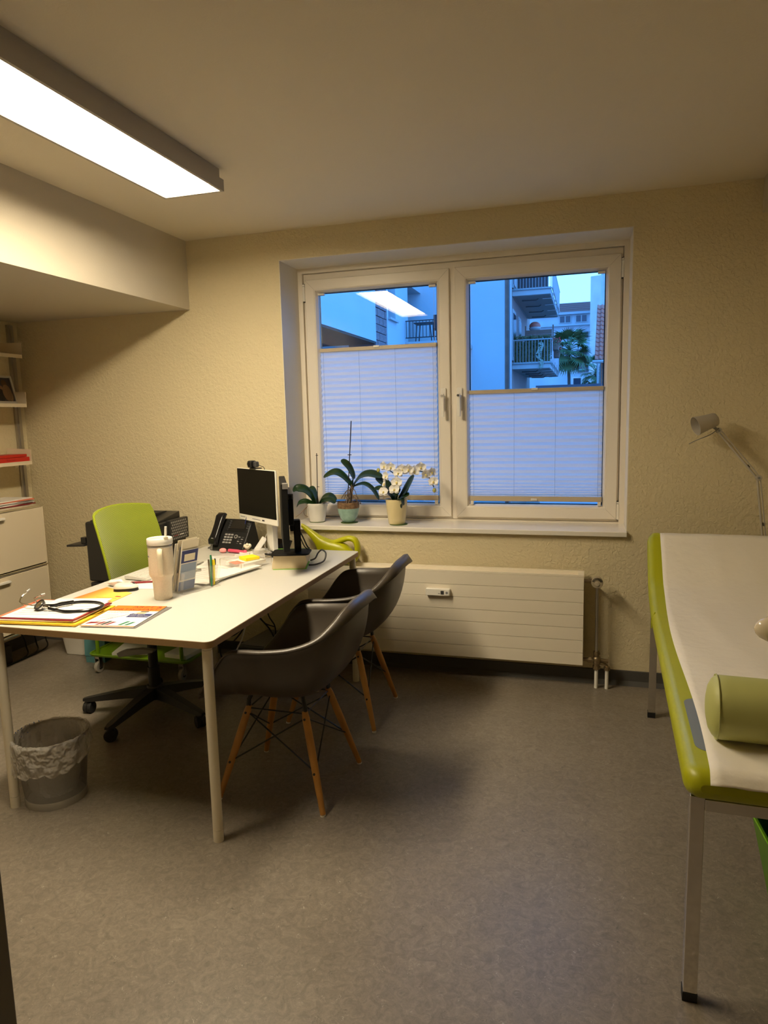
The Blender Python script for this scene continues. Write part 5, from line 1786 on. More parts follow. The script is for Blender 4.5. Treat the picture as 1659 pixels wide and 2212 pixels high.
# ================================================================== left wall: shelving system and hanging cabinet
M['enam'] = mat('off_white_enamel', (0.72, 0.62, 0.46), 0.45)
M['alu'] = mat('anodised_aluminium', (0.48, 0.45, 0.40), 0.35, 0.9)
cb = thing('wall_cabinet', 'off-white two-flap cabinet hung on the shelf wall', 'cabinet', (-3.250, 3.475, 0))
CL = 0.92
MB().box(-0.362, -0.004, -CL, 0, 0.232, 0.985).build('carcass', M['enam'], cb, smooth=0)
for (z0, z1) in ((0.258, 0.602), (0.626, 0.972)):
    dr = MB().box(-0.004, 0.010, -CL + 0.010, -0.012, z0, z1).build('flap_door', M['enam'], cb, bevel=0.002)
    MB().box(0.010, 0.034, -0.45, -0.318, z1 - 0.036, z1 - 0.022).build('grip', M['white'], dr, bevel=0.003)
for z in (0.242, 0.614, 0.980):
    MB().cyl((0.004, -CL, z), (0.004, -0.003, z), 0.0075, n=12).build('edge_rail', M['chrome'], cb)
for y in (-0.005, -CL + 0.005):
    MB().cyl((0.004, y, 0.242), (0.004, y, 0.980), 0.0055, n=12).build('corner_rail', M['enam'], cb)
# wall track
for y, lb in ((3.745, 'aluminium wall track nearest the room corner carrying the shelves'), (2.83, 'second aluminium wall track further along the shelf wall')):
    tk = thing('shelf_track', lb, 'wall track', (XL, y, 0), group='aluminium wall tracks')
    MB().box(0.0, 0.012, -0.038, -0.020, 0.30, 2.12).build('track_flange', M['alu'], tk, smooth=0)
    MB().box(0.0, 0.022, -0.020, -0.004, 0.30, 2.12).build('track_channel', M['alu'], tk, smooth=0)
    MB().box(0.0, 0.012, -0.004, 0.012, 0.30, 2.12).build('track_flange', M['alu'], tk, smooth=0)
SX0, SX1 = -3.590, -3.400
for z, lb in ((1.912, 'empty top shelf of the wall shelving'), (1.610, 'wall shelf carrying the framed photograph'), (1.250, 'lowest wall shelf carrying the red books')):
    sh = thing('wall_shelf', lb, 'shelf', (0, 3.59, z), group='off-white metal wall shelves')
    MB().box(SX0, SX1, -0.90, 0, -0.004, 0.0).build('shelf_board', M['enam'], sh, smooth=0)
    MB().box(SX1 - 0.003, SX1, -0.90, 0, -0.022, -0.004).build('front_fold', M['enam'], sh, smooth=0)
    for y in (-0.0025, -0.90):
        MB().add([(SX0, y, 0.0), (SX1, y, 0.0), (SX1, y, 0.072), (SX0, y, 0.082), (SX0, y + 0.0025, 0.0), (SX1, y + 0.0025, 0.0), (SX1, y + 0.0025, 0.072), (SX0, y + 0.0025, 0.082)],
                 [(0, 3, 2, 1), (4, 5, 6, 7), (0, 1, 5, 4), (1, 2, 6, 5), (2, 3, 7, 6), (3, 0, 4, 7)]).build('end_plate', M['enam'], sh, smooth=0)
# framed photograph leaning on the shelf
fp_ = thing('framed_photograph', 'silver-framed photograph of two people leaning on the middle shelf', 'framed photo', (-3.475, 3.495, 1.6102), math.radians(90))
tl = Matrix.Rotation(math.radians(-14), 4, 'X')
# local: x along the shelf, -y towards the room
def ptilt(mb_):
    return mb_.xf(tl)
fw, fh_ = 0.20, 0.178
q = MB()
for (x0, x1, z0, z1) in ((-fw / 2, fw / 2, 0, 0.014), (-fw / 2, fw / 2, fh_ - 0.012, fh_), (-fw / 2, -fw / 2 + 0.012, 0.014, fh_ - 0.012), (fw / 2 - 0.012, fw / 2, 0.014, fh_ - 0.012)):
    q.box(x0, x1, -0.010, 0.004, z0, z1)
ptilt(q).build('frame', mat('pale_silver_frame', (0.52, 0.50, 0.46), 0.35), fp_, smooth=0)
ptilt(MB().box(-fw / 2 + 0.012, fw / 2 - 0.012, -0.003, 0.0, 0.014, fh_ - 0.012)).build('photo_print', mat('photo_backdrop', (0.05, 0.045, 0.05), 0.4), fp_, smooth=0)
for (x, z, rx, rz, c) in ((0.040, 0.070, 0.034, 0.052, (0.20, 0.12, 0.07)), (0.034, 0.128, 0.020, 0.024, (0.10, 0.055, 0.03)), (0.036, 0.126, 0.012, 0.016, (0.28, 0.15, 0.09)),
                          (-0.010, 0.055, 0.030, 0.040, (0.02, 0.02, 0.022)), (0.0, 0.098, 0.014, 0.018, (0.30, 0.16, 0.10)), (0.062, 0.050, 0.016, 0.035, (0.24, 0.16, 0.08))):
    e_ = MB().prism([(x + rx * math.cos(t * math.pi / 10), z + rz * math.sin(t * math.pi / 10)) for t in range(20)], 'y', -0.0042 - 0.0002 * rz * 50, -0.003)
    ptilt(e_).build('photo_shape', mat('photo_ink', c, 0.5), fp_, smooth=0)
# red books lying flat
for i, (z, w_, l_, yo, lb) in enumerate(((1.2503, 0.150, 0.34, 3.425, 'lower red book lying flat on the lowest shelf'), (1.2785, 0.140, 0.33, 3.410, 'upper red book lying flat on the lowest shelf'))):
    bk2 = thing('red_book', lb, 'book', (-3.490, yo, z), math.radians(1.5 * i), 'red books on the lowest shelf')
    hh = 0.026 if i == 0 else 0.016
    MB().box(-w_ / 2, w_ / 2, -l_ / 2, l_ / 2, 0, 0.002).build('cover', M['red'], bk2, smooth=0)
    MB().box(-w_ / 2, w_ / 2, -l_ / 2, l_ / 2, hh - 0.002, hh).build('cover', M['red'], bk2, smooth=0)
    MB().box(w_ / 2 - 0.002, w_ / 2, -l_ / 2, l_ / 2, 0.002, hh - 0.002).build('spine', M['red'], bk2, smooth=0)
    MB().box(-w_ / 2 + 0.004, w_ / 2 - 0.002, -l_ / 2 + 0.003, l_ / 2 - 0.003, 0.002, hh - 0.002).build('pages', M['paper2'], bk2, smooth=0)
    if i == 0:
        text('spine_text', 'Rote Liste', 0.016, M['wine'], bk2, (w_ / 2 + 0.0006, -0.02, 0.007), (math.radians(90), 0, math.radians(90)))
# magazines on the cabinet
mcol = [M['wine'], M['paper'], M['ink'], M['paper'], M['salmon'], M['paper']]
mlb = ['wine red booklet lowest in the pile on the cabinet', 'white booklet second lowest in the cabinet pile', 'grey booklet in the cabinet pile', 'white booklet fourth in the cabinet pile', 'salmon booklet near the top of the cabinet pile', 'white booklet topmost in the cabinet pile']
for i in range(6):
    paper_thing('booklet', mlb[i], -3.435, 3.335 - 0.006 * (i % 3), 0.20, 0.36, 0.9880 + i * 0.0066, 0.9880 + i * 0.0066 + 0.0055, math.radians((-3, 2, -6, 4, -1, 5)[i]), mcol[i], 'booklet', 'booklet pile on the wall cabinet')
rb = thing('red_binder', 'bright red folder on the cabinet beside the booklet pile', 'folder', (-3.400, 2.98, 0.9880), 0.1)
MB().box(-0.11, 0.11, -0.14, 0.14, 0, 0.035).build('folder_body', M['red'], rb, bevel=0.002)
# dark bags and cables stowed below the cabinet
sb = thing('storage_crate', 'dark storage crate under the wall cabinet', 'crate', (-3.515, 3.05, 0))
MB().box(-0.095, 0.075, -0.42, 0.28, 0, 0.12).build('crate_body', mat('dark_brown_plastic', (0.030, 0.024, 0.018), 0.6), sb, bevel=0.01)
ps = thing('power_strip', 'pale power strip with black plugs on the wall below the cabinet', 'power strip', (-3.590, 3.50, 0.165))
MB().box(-0.022, 0.02, -0.19, 0.19, 0, 0.045).build('strip_body', M['white'], ps, bevel=0.004)
for k in range(4):
    MB().cyl((0.02, -0.13 + k * 0.085, 0.022), (0.055, -0.13 + k * 0.085, 0.020), 0.018, 0.014, n=14).build('plug', M['rubber'], ps)
for k in range(3):
    t = thing('floor_cable', ['black cable drooping from the power strip towards the bin', 'black cable drooping from the middle of the power strip', 'black cable drooping from the near end of the power strip'][k], 'cable', (0, 0, 0), group='cables below the cabinet')
    y = 3.62 - k * 0.085
    MB().tube(catmull([(-3.53, y, 0.185), (-3.49, y + 0.02, 0.12), (-3.50, y + 0.05, 0.04), (-3.44, y - 0.02, 0.008), (-3.42, y - 0.25, 0.006)], 7), 0.0045, 7).build('cable', M['rubber'], t)

# ================================================================== right: lamp, arm, bin, door
M['lampwhite'] = mat('cream_lamp_enamel', (0.46, 0.42, 0.35), 0.3)
tl_ = thing('jointed_lamp', 'cream jointed reading lamp on a floor stand behind the couch', 'lamp', (0.835, 3.695, 0))
P0, P1, P2 = Vector((-0.003, 0, 0.835)), Vector((-0.041, 0, 1.136)), Vector((-0.225, 0, 1.366))
MB().lathe([(0.0, 0.0), (0.085, 0.0), (0.088, 0.006), (0.086, 0.020), (0.02, 0.026), (0.0, 0.026)], n=32).build('stand_base', M['lampwhite'], tl_)
MB().cyl((0, 0, 0.026), (0, 0, 0.80), 0.010, n=14).build('stand_pole', M['lampwhite'], tl_)
for a, b in ((P0, P1), (P1, P2)):
    d_ = (b - a).normalized()
    sd = Vector((-d_.z, 0, d_.x))
    for o_, r_ in ((0.0060, 0.0056), (-0.0075, 0.0032)):
        MB().cyl(a + d_ * 0.015 + sd * o_, b - d_ * 0.012 + sd * o_, r_, n=12).build('arm_tube', M['lampwhite'], tl_)
    mid = a + (b - a) * 0.25
    MB().obox(mid + sd * 0.0 + Vector((0, -0.0055, 0)), d_, (0, 1, 0), sd, 0.008, 0.001, 0.0018).build('arm_slot', M['rubber'], tl_, smooth=0)
for p in (P0, P1, P2):
    j_ = MB().cyl(p + Vector((0, -0.011, 0)), p + Vector((0, 0.011, 0)), 0.014, n=20).build('joint', M['lampwhite'], tl_, bevel=0.002)
    MB().cyl(p + Vector((0, -0.0125, 0)), p + Vector((0, -0.011, 0)), 0.006, n=12).build('joint_screw', M['grey'], j_)
MB().cyl((-0.002, 0, 0.79), P0, 0.011, n=12).build('swivel', M['lampwhite'], tl_)
hdp = Vector((-0.232, 0, 1.388))
axh = Vector((-0.90, -0.28, -0.30)).normalized()
e1 = axh.orthogonal().normalized()
e2 = axh.cross(e1)
back = Vector((-0.236, 0.0, 1.422))
rows = []
for s, r_ in ((-0.004, 0.001), (-0.002, 0.020), (0.004, 0.030), (0.014, 0.0345), (0.05, 0.0375), (0.085, 0.0430), (0.108, 0.0470), (0.108, 0.0455), (0.085, 0.0415), (0.03, 0.034), (0.01, 0.030), (0.01, 0.001)):
    rows.append([back + axh * s + e1 * r_ * math.cos(t * math.pi / 16) + e2 * r_ * math.sin(t * math.pi / 16) for t in range(32)])
sd_ = MB().grid(rows, wrap=True).build('shade', M['lampwhite'], tl_, smooth=40)
MB().ball(tuple(back + axh * 0.045), 0.018, 0.018, 0.018, 14, 10).build('bulb', M['paper'], sd_)
MB().cyl(P2, back + axh * 0.02 + Vector((0, 0, -0.030)), 0.007, n=10).build('neck', M['grey'], tl_)
MB().tube(catmull([back + Vector((0.01, -0.01, -0.045)), back + Vector((-0.03, -0.02, -0.075)), back + Vector((-0.09, -0.025, -0.10)), back + Vector((-0.125, -0.03, -0.118))], 5), 0.0022, 6).build('adjust_rod', M['grey'], tl_)

ga = thing('swivel_arm', 'glossy cream plastic arm end reaching over the couch from the side', 'medical arm', (1.08, 2.05, 0))
M['gcream'] = mat('glossy_cream_plastic', (0.66, 0.57, 0.42), 0.18, coat=0.3)
body = []
for (x, r_) in ((-0.632, 0.002), (-0.628, 0.014), (-0.618, 0.025), (-0.60, 0.034), (-0.57, 0.039), (-0.30, 0.036), (-0.02, 0.034), (0.0, 0.034)):
    body.append([(x, r_ * 0.72 * math.cos(t * math.pi / 12), 0.870 + r_ * math.sin(t * math.pi / 12)) for t in range(24)])
ab = MB().grid(body, wrap=True)
ab.add(body[-1], [tuple(range(24))])
ao = ab.build('arm_body', M['gcream'], ga, smooth=50)
MB().box(-0.600, -0.05, -0.0295, -0.0255, 0.866, 0.890).build('inset_strip', M['grey'], ao, bevel=0.001)
MB().cyl((0.02, 0, 0.03), (0.02, 0, 0.93), 0.022, n=20).build('stand_pole', M['gcream'], ga)
MB().lathe([(0.0, 0.0), (0.13, 0.0), (0.135, 0.01), (0.12, 0.03), (0.03, 0.045), (0.0, 0.045)], (0.02, 0, 0), n=32).build('stand_base', M['gcream'], ga)

gb = thing('green_bin', 'bright green plastic bin standing beneath the examination couch', 'bin', (0.648, 2.10, 0), math.radians(4))
gb.scale = (1, 1, 0.88)
M['gbin'] = mat('bright_green_plastic', srgb(110, 170, 20), 0.4)
M['gbin2'] = mat('dark_green_liner', srgb(10, 90, 10), 0.6)
rows = []
for (z, w_, d_) in ((0.0, 0.095, 0.080), (0.005, 0.100, 0.085), (0.295, 0.150, 0.115), (0.302, 0.157, 0.122), (0.306, 0.155, 0.120), (0.300, 0.146, 0.111)):
    rows.append([(x, y, z) for x, y in rrect(-w_, w_, -d_, d_, 0.035, 5)])
q = MB().grid(rows, wrap=True)
q.add(rows[0], [tuple(range(len(rows[0])))])
q.build('bin_wall', M['gbin'], gb, smooth=40)
rows = []
for (z, w_, d_) in ((0.302, 0.1455, 0.1105), (0.20, 0.128, 0.100), (0.02, 0.095, 0.080)):
    rows.append([(x, y, z) for x, y in rrect(-w_, w_, -d_, d_, 0.033, 5)])
q = MB().grid(rows, wrap=True)
q.add(rows[-1], [tuple(range(len(rows[0])))])
q.build('inner_lining', M['gbin2'], gb, smooth=40)

# door leaf standing open at the entrance
dr = thing('door_1', 'grey-brown door leaf edge at the room entrance', None, (-0.668, 0.60, 0), kind='structure')
M['doorc'] = mat('grey_brown_door', (0.13, 0.115, 0.085), 0.5)
MB().box(-0.046, -0.004, -0.86, 0.0, 0.008, 2.02).build('leaf', M['doorc'], dr, bevel=0.002)
MB().box(-0.046, -0.016, 0.0, 0.011, 0.008, 2.02).build('rebate', mat('door_rebate', (0.10, 0.085, 0.065), 0.5), dr, bevel=0.002)
MB().box(-0.0035, 0.0, -0.14, -0.02, 0.85, 1.09).build('lock_plate', M['steel'], dr, smooth=0)

# ================================================================== watering can on the radiator
wc_ = thing('watering_can', 'lime yellow watering can with long spout on the radiator behind the desk', 'watering can', (0, 3.715, 0))
M['canlime'] = mat('lime_yellow_plastic', srgb(186, 186, 10), 0.35)
secs = [(-1.612, 0.838, 0.862, 0.010), (-1.600, 0.828, 0.858, 0.012), (-1.575, 0.800, 0.843, 0.015), (-1.550, 0.770, 0.826, 0.020), (-1.525, 0.736, 0.810, 0.027), (-1.505, 0.690, 0.797, 0.034),
        (-1.488, 0.645, 0.788, 0.040), (-1.475, 0.634, 0.782, 0.043), (-1.44, 0.631, 0.770, 0.046), (-1.40, 0.631, 0.762, 0.046), (-1.365, 0.631, 0.756, 0.045), (-1.335, 0.631, 0.742, 0.042), (-1.305, 0.632, 0.712, 0.036), (-1.285, 0.640, 0.682, 0.026), (-1.276, 0.652, 0.668, 0.008)]
rows = []
for x, z0, z1, hy in secs:
    c, h_ = (z0 + z1) / 2, (z1 - z0) / 2
    row = []
    for t in range(24):
        a = 2 * math.pi * t / 24
        cs, sn = math.cos(a), math.sin(a)
        row.append((x, hy * abs(cs) ** 0.75 * (1 if cs > 0 else -1), c + h_ * abs(sn) ** 0.75 * (1 if sn > 0 else -1)))
    rows.append(row)
q = MB().grid(rows, wrap=True)
q.add(rows[0], [tuple(range(24))])
q.add(rows[-1], [tuple(range(24))])
q.build('body_and_spout', M['canlime'], wc_, smooth=70)
hpts = catmull([(-1.440, 0, 0.750), (-1.400, 0, 0.756), (-1.360, 0, 0.770), (-1.322, 0, 0.780), (-1.290, 0, 0.774), (-1.272, 0, 0.750), (-1.268, 0, 0.715), (-1.274, 0, 0.680), (-1.290, 0, 0.655)], 6)
rows = []
for i, p in enumerate(hpts):
    d_ = (hpts[min(i + 1, len(hpts) - 1)] - hpts[max(i - 1, 0)]).normalized()
    nn = Vector((d_.z, 0, -d_.x))
    rows.append([p + Vector((0, 1, 0)) * 0.027 * math.cos(t * math.pi / 6) + nn * 0.0165 * math.sin(t * math.pi / 6) for t in range(12)])
MB().grid(rows, wrap=True).build('handle', M['canlime'], wc_, smooth=70)

# ================================================================== orchids on the sill
M['leafg'] = mat('orchid_leaf', (0.011, 0.034, 0.007), 0.35, noise=(20, 0.25))
M['stemg'] = mat('orchid_stem', (0.030, 0.045, 0.015), 0.5)
M['stake'] = mat('dark_support_stake', (0.010, 0.004, 0.004), 0.6)
M['bark'] = mat('bark_soil', (0.055, 0.028, 0.014), 0.9, bump=(60, 0.01))
M['root'] = mat('aerial_root', (0.16, 0.11, 0.07), 0.7)
M['petal'] = cloth_translucent('white_petal', (0.95, 0.93, 0.88), 0.2)
M['lip'] = mat('orchid_lip', (0.70, 0.58, 0.20), 0.5)
M['bud'] = mat('green_yellow_bud', (0.45, 0.42, 0.12), 0.5)
M['mat_g'] = mat('green_felt_coaster', (0.05, 0.09, 0.010), 0.9)
SILL = 0.842


def leaf(parent, pts, hw, tilt=0.6, m=None):
    c = catmull(pts, 6)
    n = len(c)
    rows = []
    for i, p in enumerate(c):
        v = i / (n - 1)
        w_ = hw * (0.32 + 0.68 * math.sin(math.pi * min(1.0, 0.10 + v * 0.62)) ** 0.9)
        if v > 0.72:
            w_ *= math.sqrt(max(0.0, 1 - ((v - 0.72) / 0.285) ** 2))
        d_ = (c[min(i + 1, n - 1)] - c[max(i - 1, 0)]).normalized()
        wd = Vector((0, -math.cos(tilt), -math.sin(tilt)))
        wd = (wd - d_ * wd.dot(d_)).normalized()
        nn = d_.cross(wd)
        if nn.z < 0:
            nn = -nn
        row = []
        for u in (-1, -0.66, -0.33, 0, 0.33, 0.66, 1):
            row.append(p + wd * w_ * u + nn * (0.22 * w_ * u * u))
        rows.append(row)
    return MB().grid(rows).build('leaf', m or M['leafg'], parent, smooth=180, solid=0.0022)


def pot(parent, prof, m, name='pot'):
    return MB().lathe(prof, n=40).build(name, m, parent, smooth=40)


def coaster(label, x, y, r_):
    t = thing('pot_coaster', label, 'coaster', (x, y, SILL + 0.0005), group='green felt pot coasters')
    MB().lathe([(0.0, 0.0), (r_, 0.0), (r_, 0.003), (0.0, 0.003)], n=36).build('felt_disc', M['mat_g'], t)


def rel(pts, o):
    return [(p[0] - o[0], p[1] - o[1], p[2] - o[2]) for p in pts]


# -- orchid 1: white pot, no flowers
o1 = (-1.592, 3.915, SILL + 0.004)
coaster('green felt coaster under the white pot', o1[0], o1[1], 0.048)
t1 = thing('potted_orchid', 'flowerless orchid with drooping leaves in a white pot', 'potted plant', o1, group='orchids on the window sill')
pot(t1, [(0.0, 0.0), (0.046, 0.0), (0.048, 0.003), (0.060, 0.085), (0.0655, 0.094), (0.0660, 0.112), (0.064, 0.114), (0.0615, 0.112), (0.058, 0.09), (0.0, 0.09)], mat('white_glazed_pot', (0.76, 0.74, 0.68), 0.2, bump=(15, 0.001)))
MB().lathe([(0.0, 0.098), (0.061, 0.096)], n=30).build('soil', M['bark'], t1)
for pts, hw, tl in (([(-1.600, 3.915, 0.945), (-1.620, 3.895, 1.005), (-1.652, 3.875, 1.045), (-1.690, 3.85, 1.052), (-1.712, 3.84, 1.035)], 0.030, 0.7),
                    ([(-1.592, 3.920, 0.945), (-1.605, 3.925, 1.000), (-1.628, 3.935, 1.040), (-1.655, 3.945, 1.045)], 0.024, 0.5),
                    ([(-1.580, 3.915, 0.945), (-1.549, 3.915, 0.990), (-1.507, 3.915, 1.004), (-1.467, 3.925, 0.975)], 0.024, 0.55),
                    ([(-1.575, 3.910, 0.945), (-1.530, 3.875, 0.978), (-1.480, 3.860, 0.985), (-1.450, 3.850, 0.966)], 0.022, 0.6),
                    ([(-1.600, 3.905, 0.945), (-1.640, 3.870, 0.972), (-1.675, 3.850, 0.965), (-1.695, 3.845, 0.940)], 0.022, 0.6),
                    ([(-1.585, 3.925, 0.945), (-1.560, 3.95, 0.985), (-1.540, 3.97, 0.995), (-1.51, 3.985, 0.985)], 0.020, 0.4)):
    leaf(t1, rel(pts, o1), hw, tl)
MB().tube(rel([(-1.587, 3.915, 0.935), (-1.581, 3.915, 1.263)], o1), 0.0026, 6).build('support_stake', M['stake'], t1)
for z in (1.058, 1.25):
    MB().cyl((0.004, 0.0, z - o1[2]), (0.020, 0.0, z - o1[2]), 0.0018, n=6).build('stake_clip', M['stake'], t1)
for pts in ([(-1.625, 3.870, 0.955), (-1.65, 3.845, 0.925), (-1.672, 3.835, 0.900), (-1.700, 3.830, 0.880)], [(-1.63, 3.875, 0.950), (-1.655, 3.86, 0.915), (-1.648, 3.85, 0.892), (-1.625, 3.845, 0.882)]):
    MB().tube(catmull(rel(pts, o1), 5), 0.0020, 6).build('aerial_root', M['root'], t1)

# -- orchid 2: turquoise pot, bare roots
o2 = (-1.384, 3.905, SILL + 0.004)
coaster('green felt coaster under the turquoise pot', o2[0] + 0.004, o2[1], 0.052)
t2 = thing('potted_orchid', 'bare-rooted orchid with long arching leaves in a turquoise pot', 'potted plant', o2, group='orchids on the window sill')
def glaze():
    m = mat('turquoise_glaze', srgb(140, 172, 160), 0.25, noise=(45, 0.12))
    return m
pot(t2, [(0.0, 0.0), (0.032, 0.0), (0.036, 0.003), (0.052, 0.030), (0.062, 0.060), (0.0655, 0.086), (0.0, 0.086)], glaze())
pot(t2, [(0.0655, 0.086), (0.0665, 0.089), (0.0665, 0.120), (0.064, 0.122), (0.060, 0.112), (0.0, 0.112)], mat('rough_terracotta_rim', (0.20, 0.115, 0.055), 0.85, noise=(70, 0.35), bump=(80, 0.003)), 'pot_rim')
MB().lathe([(0.0, 0.128), (0.03, 0.126), (0.060, 0.114)], n=30).build('soil', M['bark'], t2)
for pts, hw, tl in (([(-1.352, 3.905, 1.065), (-1.347, 3.900, 1.120), (-1.373, 3.895, 1.185), (-1.414, 3.890, 1.224)], 0.024, 0.9),
                    ([(-1.358, 3.905, 1.068), (-1.406, 3.885, 1.128), (-1.454, 3.875, 1.150), (-1.522, 3.865, 1.120)], 0.030, 0.62),
                    ([(-1.346, 3.905, 1.068), (-1.296, 3.900, 1.122), (-1.237, 3.900, 1.138), (-1.162, 3.890, 1.118)], 0.032, 0.62),
                    ([(-1.346, 3.900, 1.062), (-1.273, 3.875, 1.082), (-1.218, 3.865, 1.053), (-1.175, 3.855, 0.990)], 0.020, 0.45)):
    leaf(t2, rel(pts, o2), hw, tl)
MB().tube(catmull(rel([(-1.376, 3.905, 0.955), (-1.366, 3.905, 1.010), (-1.352, 3.905, 1.072)], o2), 5), [0.014, 0.012, 0.011, 0.010, 0.010, 0.009, 0.009, 0.010, 0.011, 0.012, 0.010], 10).build('stem', M['root'], t2)
rnd = random.Random(31)
for i in range(16):
    a = rnd.uniform(0, 6.28)
    zz0 = rnd.uniform(0.985, 1.045)
    p0 = Vector((-1.366, 3.905, zz0))
    d_ = Vector((math.cos(a), math.sin(a), 0))
    r1, r2 = rnd.uniform(0.02, 0.04), rnd.uniform(0.03, 0.072)
    pts = [p0, p0 + d_ * r1 + Vector((0, 0, rnd.uniform(-0.01, 0.012))), p0 + d_ * r2 + Vector((rnd.uniform(-0.01, 0.01), 0, rnd.uniform(-0.05, -0.015)))]
    if i % 2:
        pts.append(Vector((pts[-1].x - 0.3 * (pts[-1].x + 1.366), pts[-1].y - 0.3 * (pts[-1].y - 3.905), 0.965)))
    MB().tube(catmull(rel(pts, o2), 4), 0.0022, 6).build('aerial_root', M['root'], t2)
MB().tube(rel([(-1.388, 3.905, 0.955), (-1.369, 3.905, 1.204), (-1.349, 3.905, 1.453)], o2), 0.0032, 6).build('support_stake', M['stake'], t2)
MB().cyl((0.006, 0, 1.252 - o2[2]), (0.030, 0, 1.252 - o2[2]), 0.0022, n=6).build('stake_clip', M['stake'], t2)

# -- orchid 3: cream pot, white flowers
o3 = (-1.075, 3.882, SILL + 0.004)
coaster('green felt coaster under the cream pot', o3[0] + 0.012, o3[1] - 0.006, 0.053)
t3 = thing('potted_orchid', 'white flowering orchid in a cream yellow pot', 'potted plant', o3, group='orchids on the window sill')
pot(t3, [(0.0, 0.0), (0.047, 0.0), (0.049, 0.003), (0.060, 0.095), (0.065, 0.144), (0.0645, 0.147), (0.061, 0.146), (0.057, 0.125), (0.0, 0.125)], mat('cream_yellow_pot', (0.72, 0.61, 0.34), 0.25))
MB().lathe([(0.0, 0.136), (0.060, 0.132)], n=30).build('soil', M['bark'], t3)
for pts, hw, tl in (([(-1.062, 3.882, 0.975), (-1.022, 3.865, 1.030), (-0.990, 3.855, 1.077), (-0.958, 3.850, 1.132)], 0.037, 0.95),
                    ([(-1.085, 3.885, 0.975), (-1.115, 3.90, 1.039), (-1.151, 3.905, 1.082), (-1.205, 3.905, 1.120)], 0.032, 0.75),
                    ([(-1.085, 3.880, 0.975), (-1.113, 3.865, 1.027), (-1.148, 3.855, 1.055), (-1.202, 3.855, 1.056)], 0.022, 0.6),
                    ([(-1.060, 3.875, 0.975), (-1.029, 3.845, 1.008), (-1.004, 3.835, 1.018), (-0.983, 3.825, 1.024)], 0.020, 0.6),
                    ([(-1.066, 3.872, 0.980), (-1.035, 3.825, 0.998), (-1.020, 3.806, 0.976), (-1.022, 3.800, 0.948)], 0.024, 0.1),
                    ([(-1.08, 3.882, 0.975), (-1.075, 3.87, 1.01), (-1.055, 3.86, 1.035), (-1.04, 3.85, 1.05)], 0.03, 0.9)):
    leaf(t3, rel(pts, o3), hw, tl)
for pts in ([(-1.045, 3.882, 0.97), (-1.000, 3.880, 1.055), (-0.976, 3.878, 1.123), (-0.948, 3.875, 1.155), (-0.902, 3.860, 1.151), (-0.868, 3.850, 1.120), (-0.840, 3.840, 1.066)],
            [(-1.080, 3.885, 0.97), (-1.058, 3.895, 1.067), (-1.066, 3.895, 1.115), (-1.095, 3.880, 1.148), (-1.120, 3.865, 1.166), (-1.155, 3.855, 1.170)]):
    MB().tube(catmull(rel(pts, o3), 6), 0.0030, 7).build('flower_stem', M['stemg'], t3)


def petal_mesh(w_, l_, cup):
    rows = []
    for j in range(7):
        v = j / 6
        hw = w_ * math.sin(math.pi * (0.12 + 0.86 * v)) ** 0.6 if v < 1 else 0.0005
        rows.append([(u * hw, cup * (u * u * hw / max(w_, 1e-6) * w_ * 2 + (v - 0.5) ** 2 * l_), v * l_) for u in (-1, -0.5, 0, 0.5, 1)])
    return MB().grid(rows)


P_BIG = petal_mesh(0.0215, 0.033, -0.25).mesh('petal', M['petal'], 180, False)
P_SEP = petal_mesh(0.0140, 0.034, -0.20).mesh('sepal', M['petal'], 180, False)
P_LIP = MB().ball((0, -0.006, -0.004), 0.006, 0.007, 0.008, 10, 7).mesh('lip', M['lip'], 180)
flowers = [(-1.092, 3.835, 1.182, 0.2, 0.1), (-1.131, 3.845, 1.188, -0.5, 0.15), (-1.028, 3.845, 1.165, 0.35, -0.1), (-1.046, 3.832, 1.150, -0.1, 0.0), (-0.989, 3.850, 1.168, 0.1, 0.2), (-0.960, 3.862, 1.158, 0.5, 0.1),
           (-0.915, 3.842, 1.182, 0.3, 0.2), (-0.889, 3.838, 1.140, 0.9, 0.0), (-0.852, 3.835, 1.152, 1.0, -0.1), (-0.838, 3.820, 1.100, 0.2, -0.2), (-1.118, 3.835, 1.130, -0.7, -0.1), (-1.055, 3.822, 1.095, 0.2, -0.2),
           (-1.066, 3.812, 1.055, 0.0, -0.3), (-1.131, 3.815, 1.040, -0.2, -0.35), (-1.127, 3.835, 1.085, -1.1, -0.1)]
for i, (x, y, z, ry, rx) in enumerate(flowers):
    fl = bpy.data.objects.new('flower', None)
    COL.objects.link(fl)
    fl.parent = t3
    fl.location = (x - o3[0], y - o3[1], z - o3[2])
    fl.rotation_euler = (rx, 0, ry)
    sc_ = random.uniform(0.92, 1.12)
    fl.scale = (sc_, sc_, sc_)
    for nm, me, ang in (('petal', P_SEP, 0), ('petal', P_SEP, 125), ('petal', P_SEP, -125), ('petal', P_BIG, 72), ('petal', P_BIG, -72)):
        o = bpy.data.objects.new(nm, me)
        COL.objects.link(o)
        o.parent = fl
        o.rotation_euler = (0.10, math.radians(ang), 0)
        o.location = (0, 0.002 if me is P_SEP else -0.001, 0)
    o = bpy.data.objects.new('lip', P_LIP)
    COL.objects.link(o)
    o.parent = fl
for (x, y, z, r_) in ((-1.172, 3.850, 1.164, 0.013), (-0.836, 3.835, 1.050, 0.014)):
    MB().ball((x - o3[0], y - o3[1], z - o3[2]), r_ * 0.8, r_ * 0.8, r_, 14, 9).build('bud', M['bud'], t3)

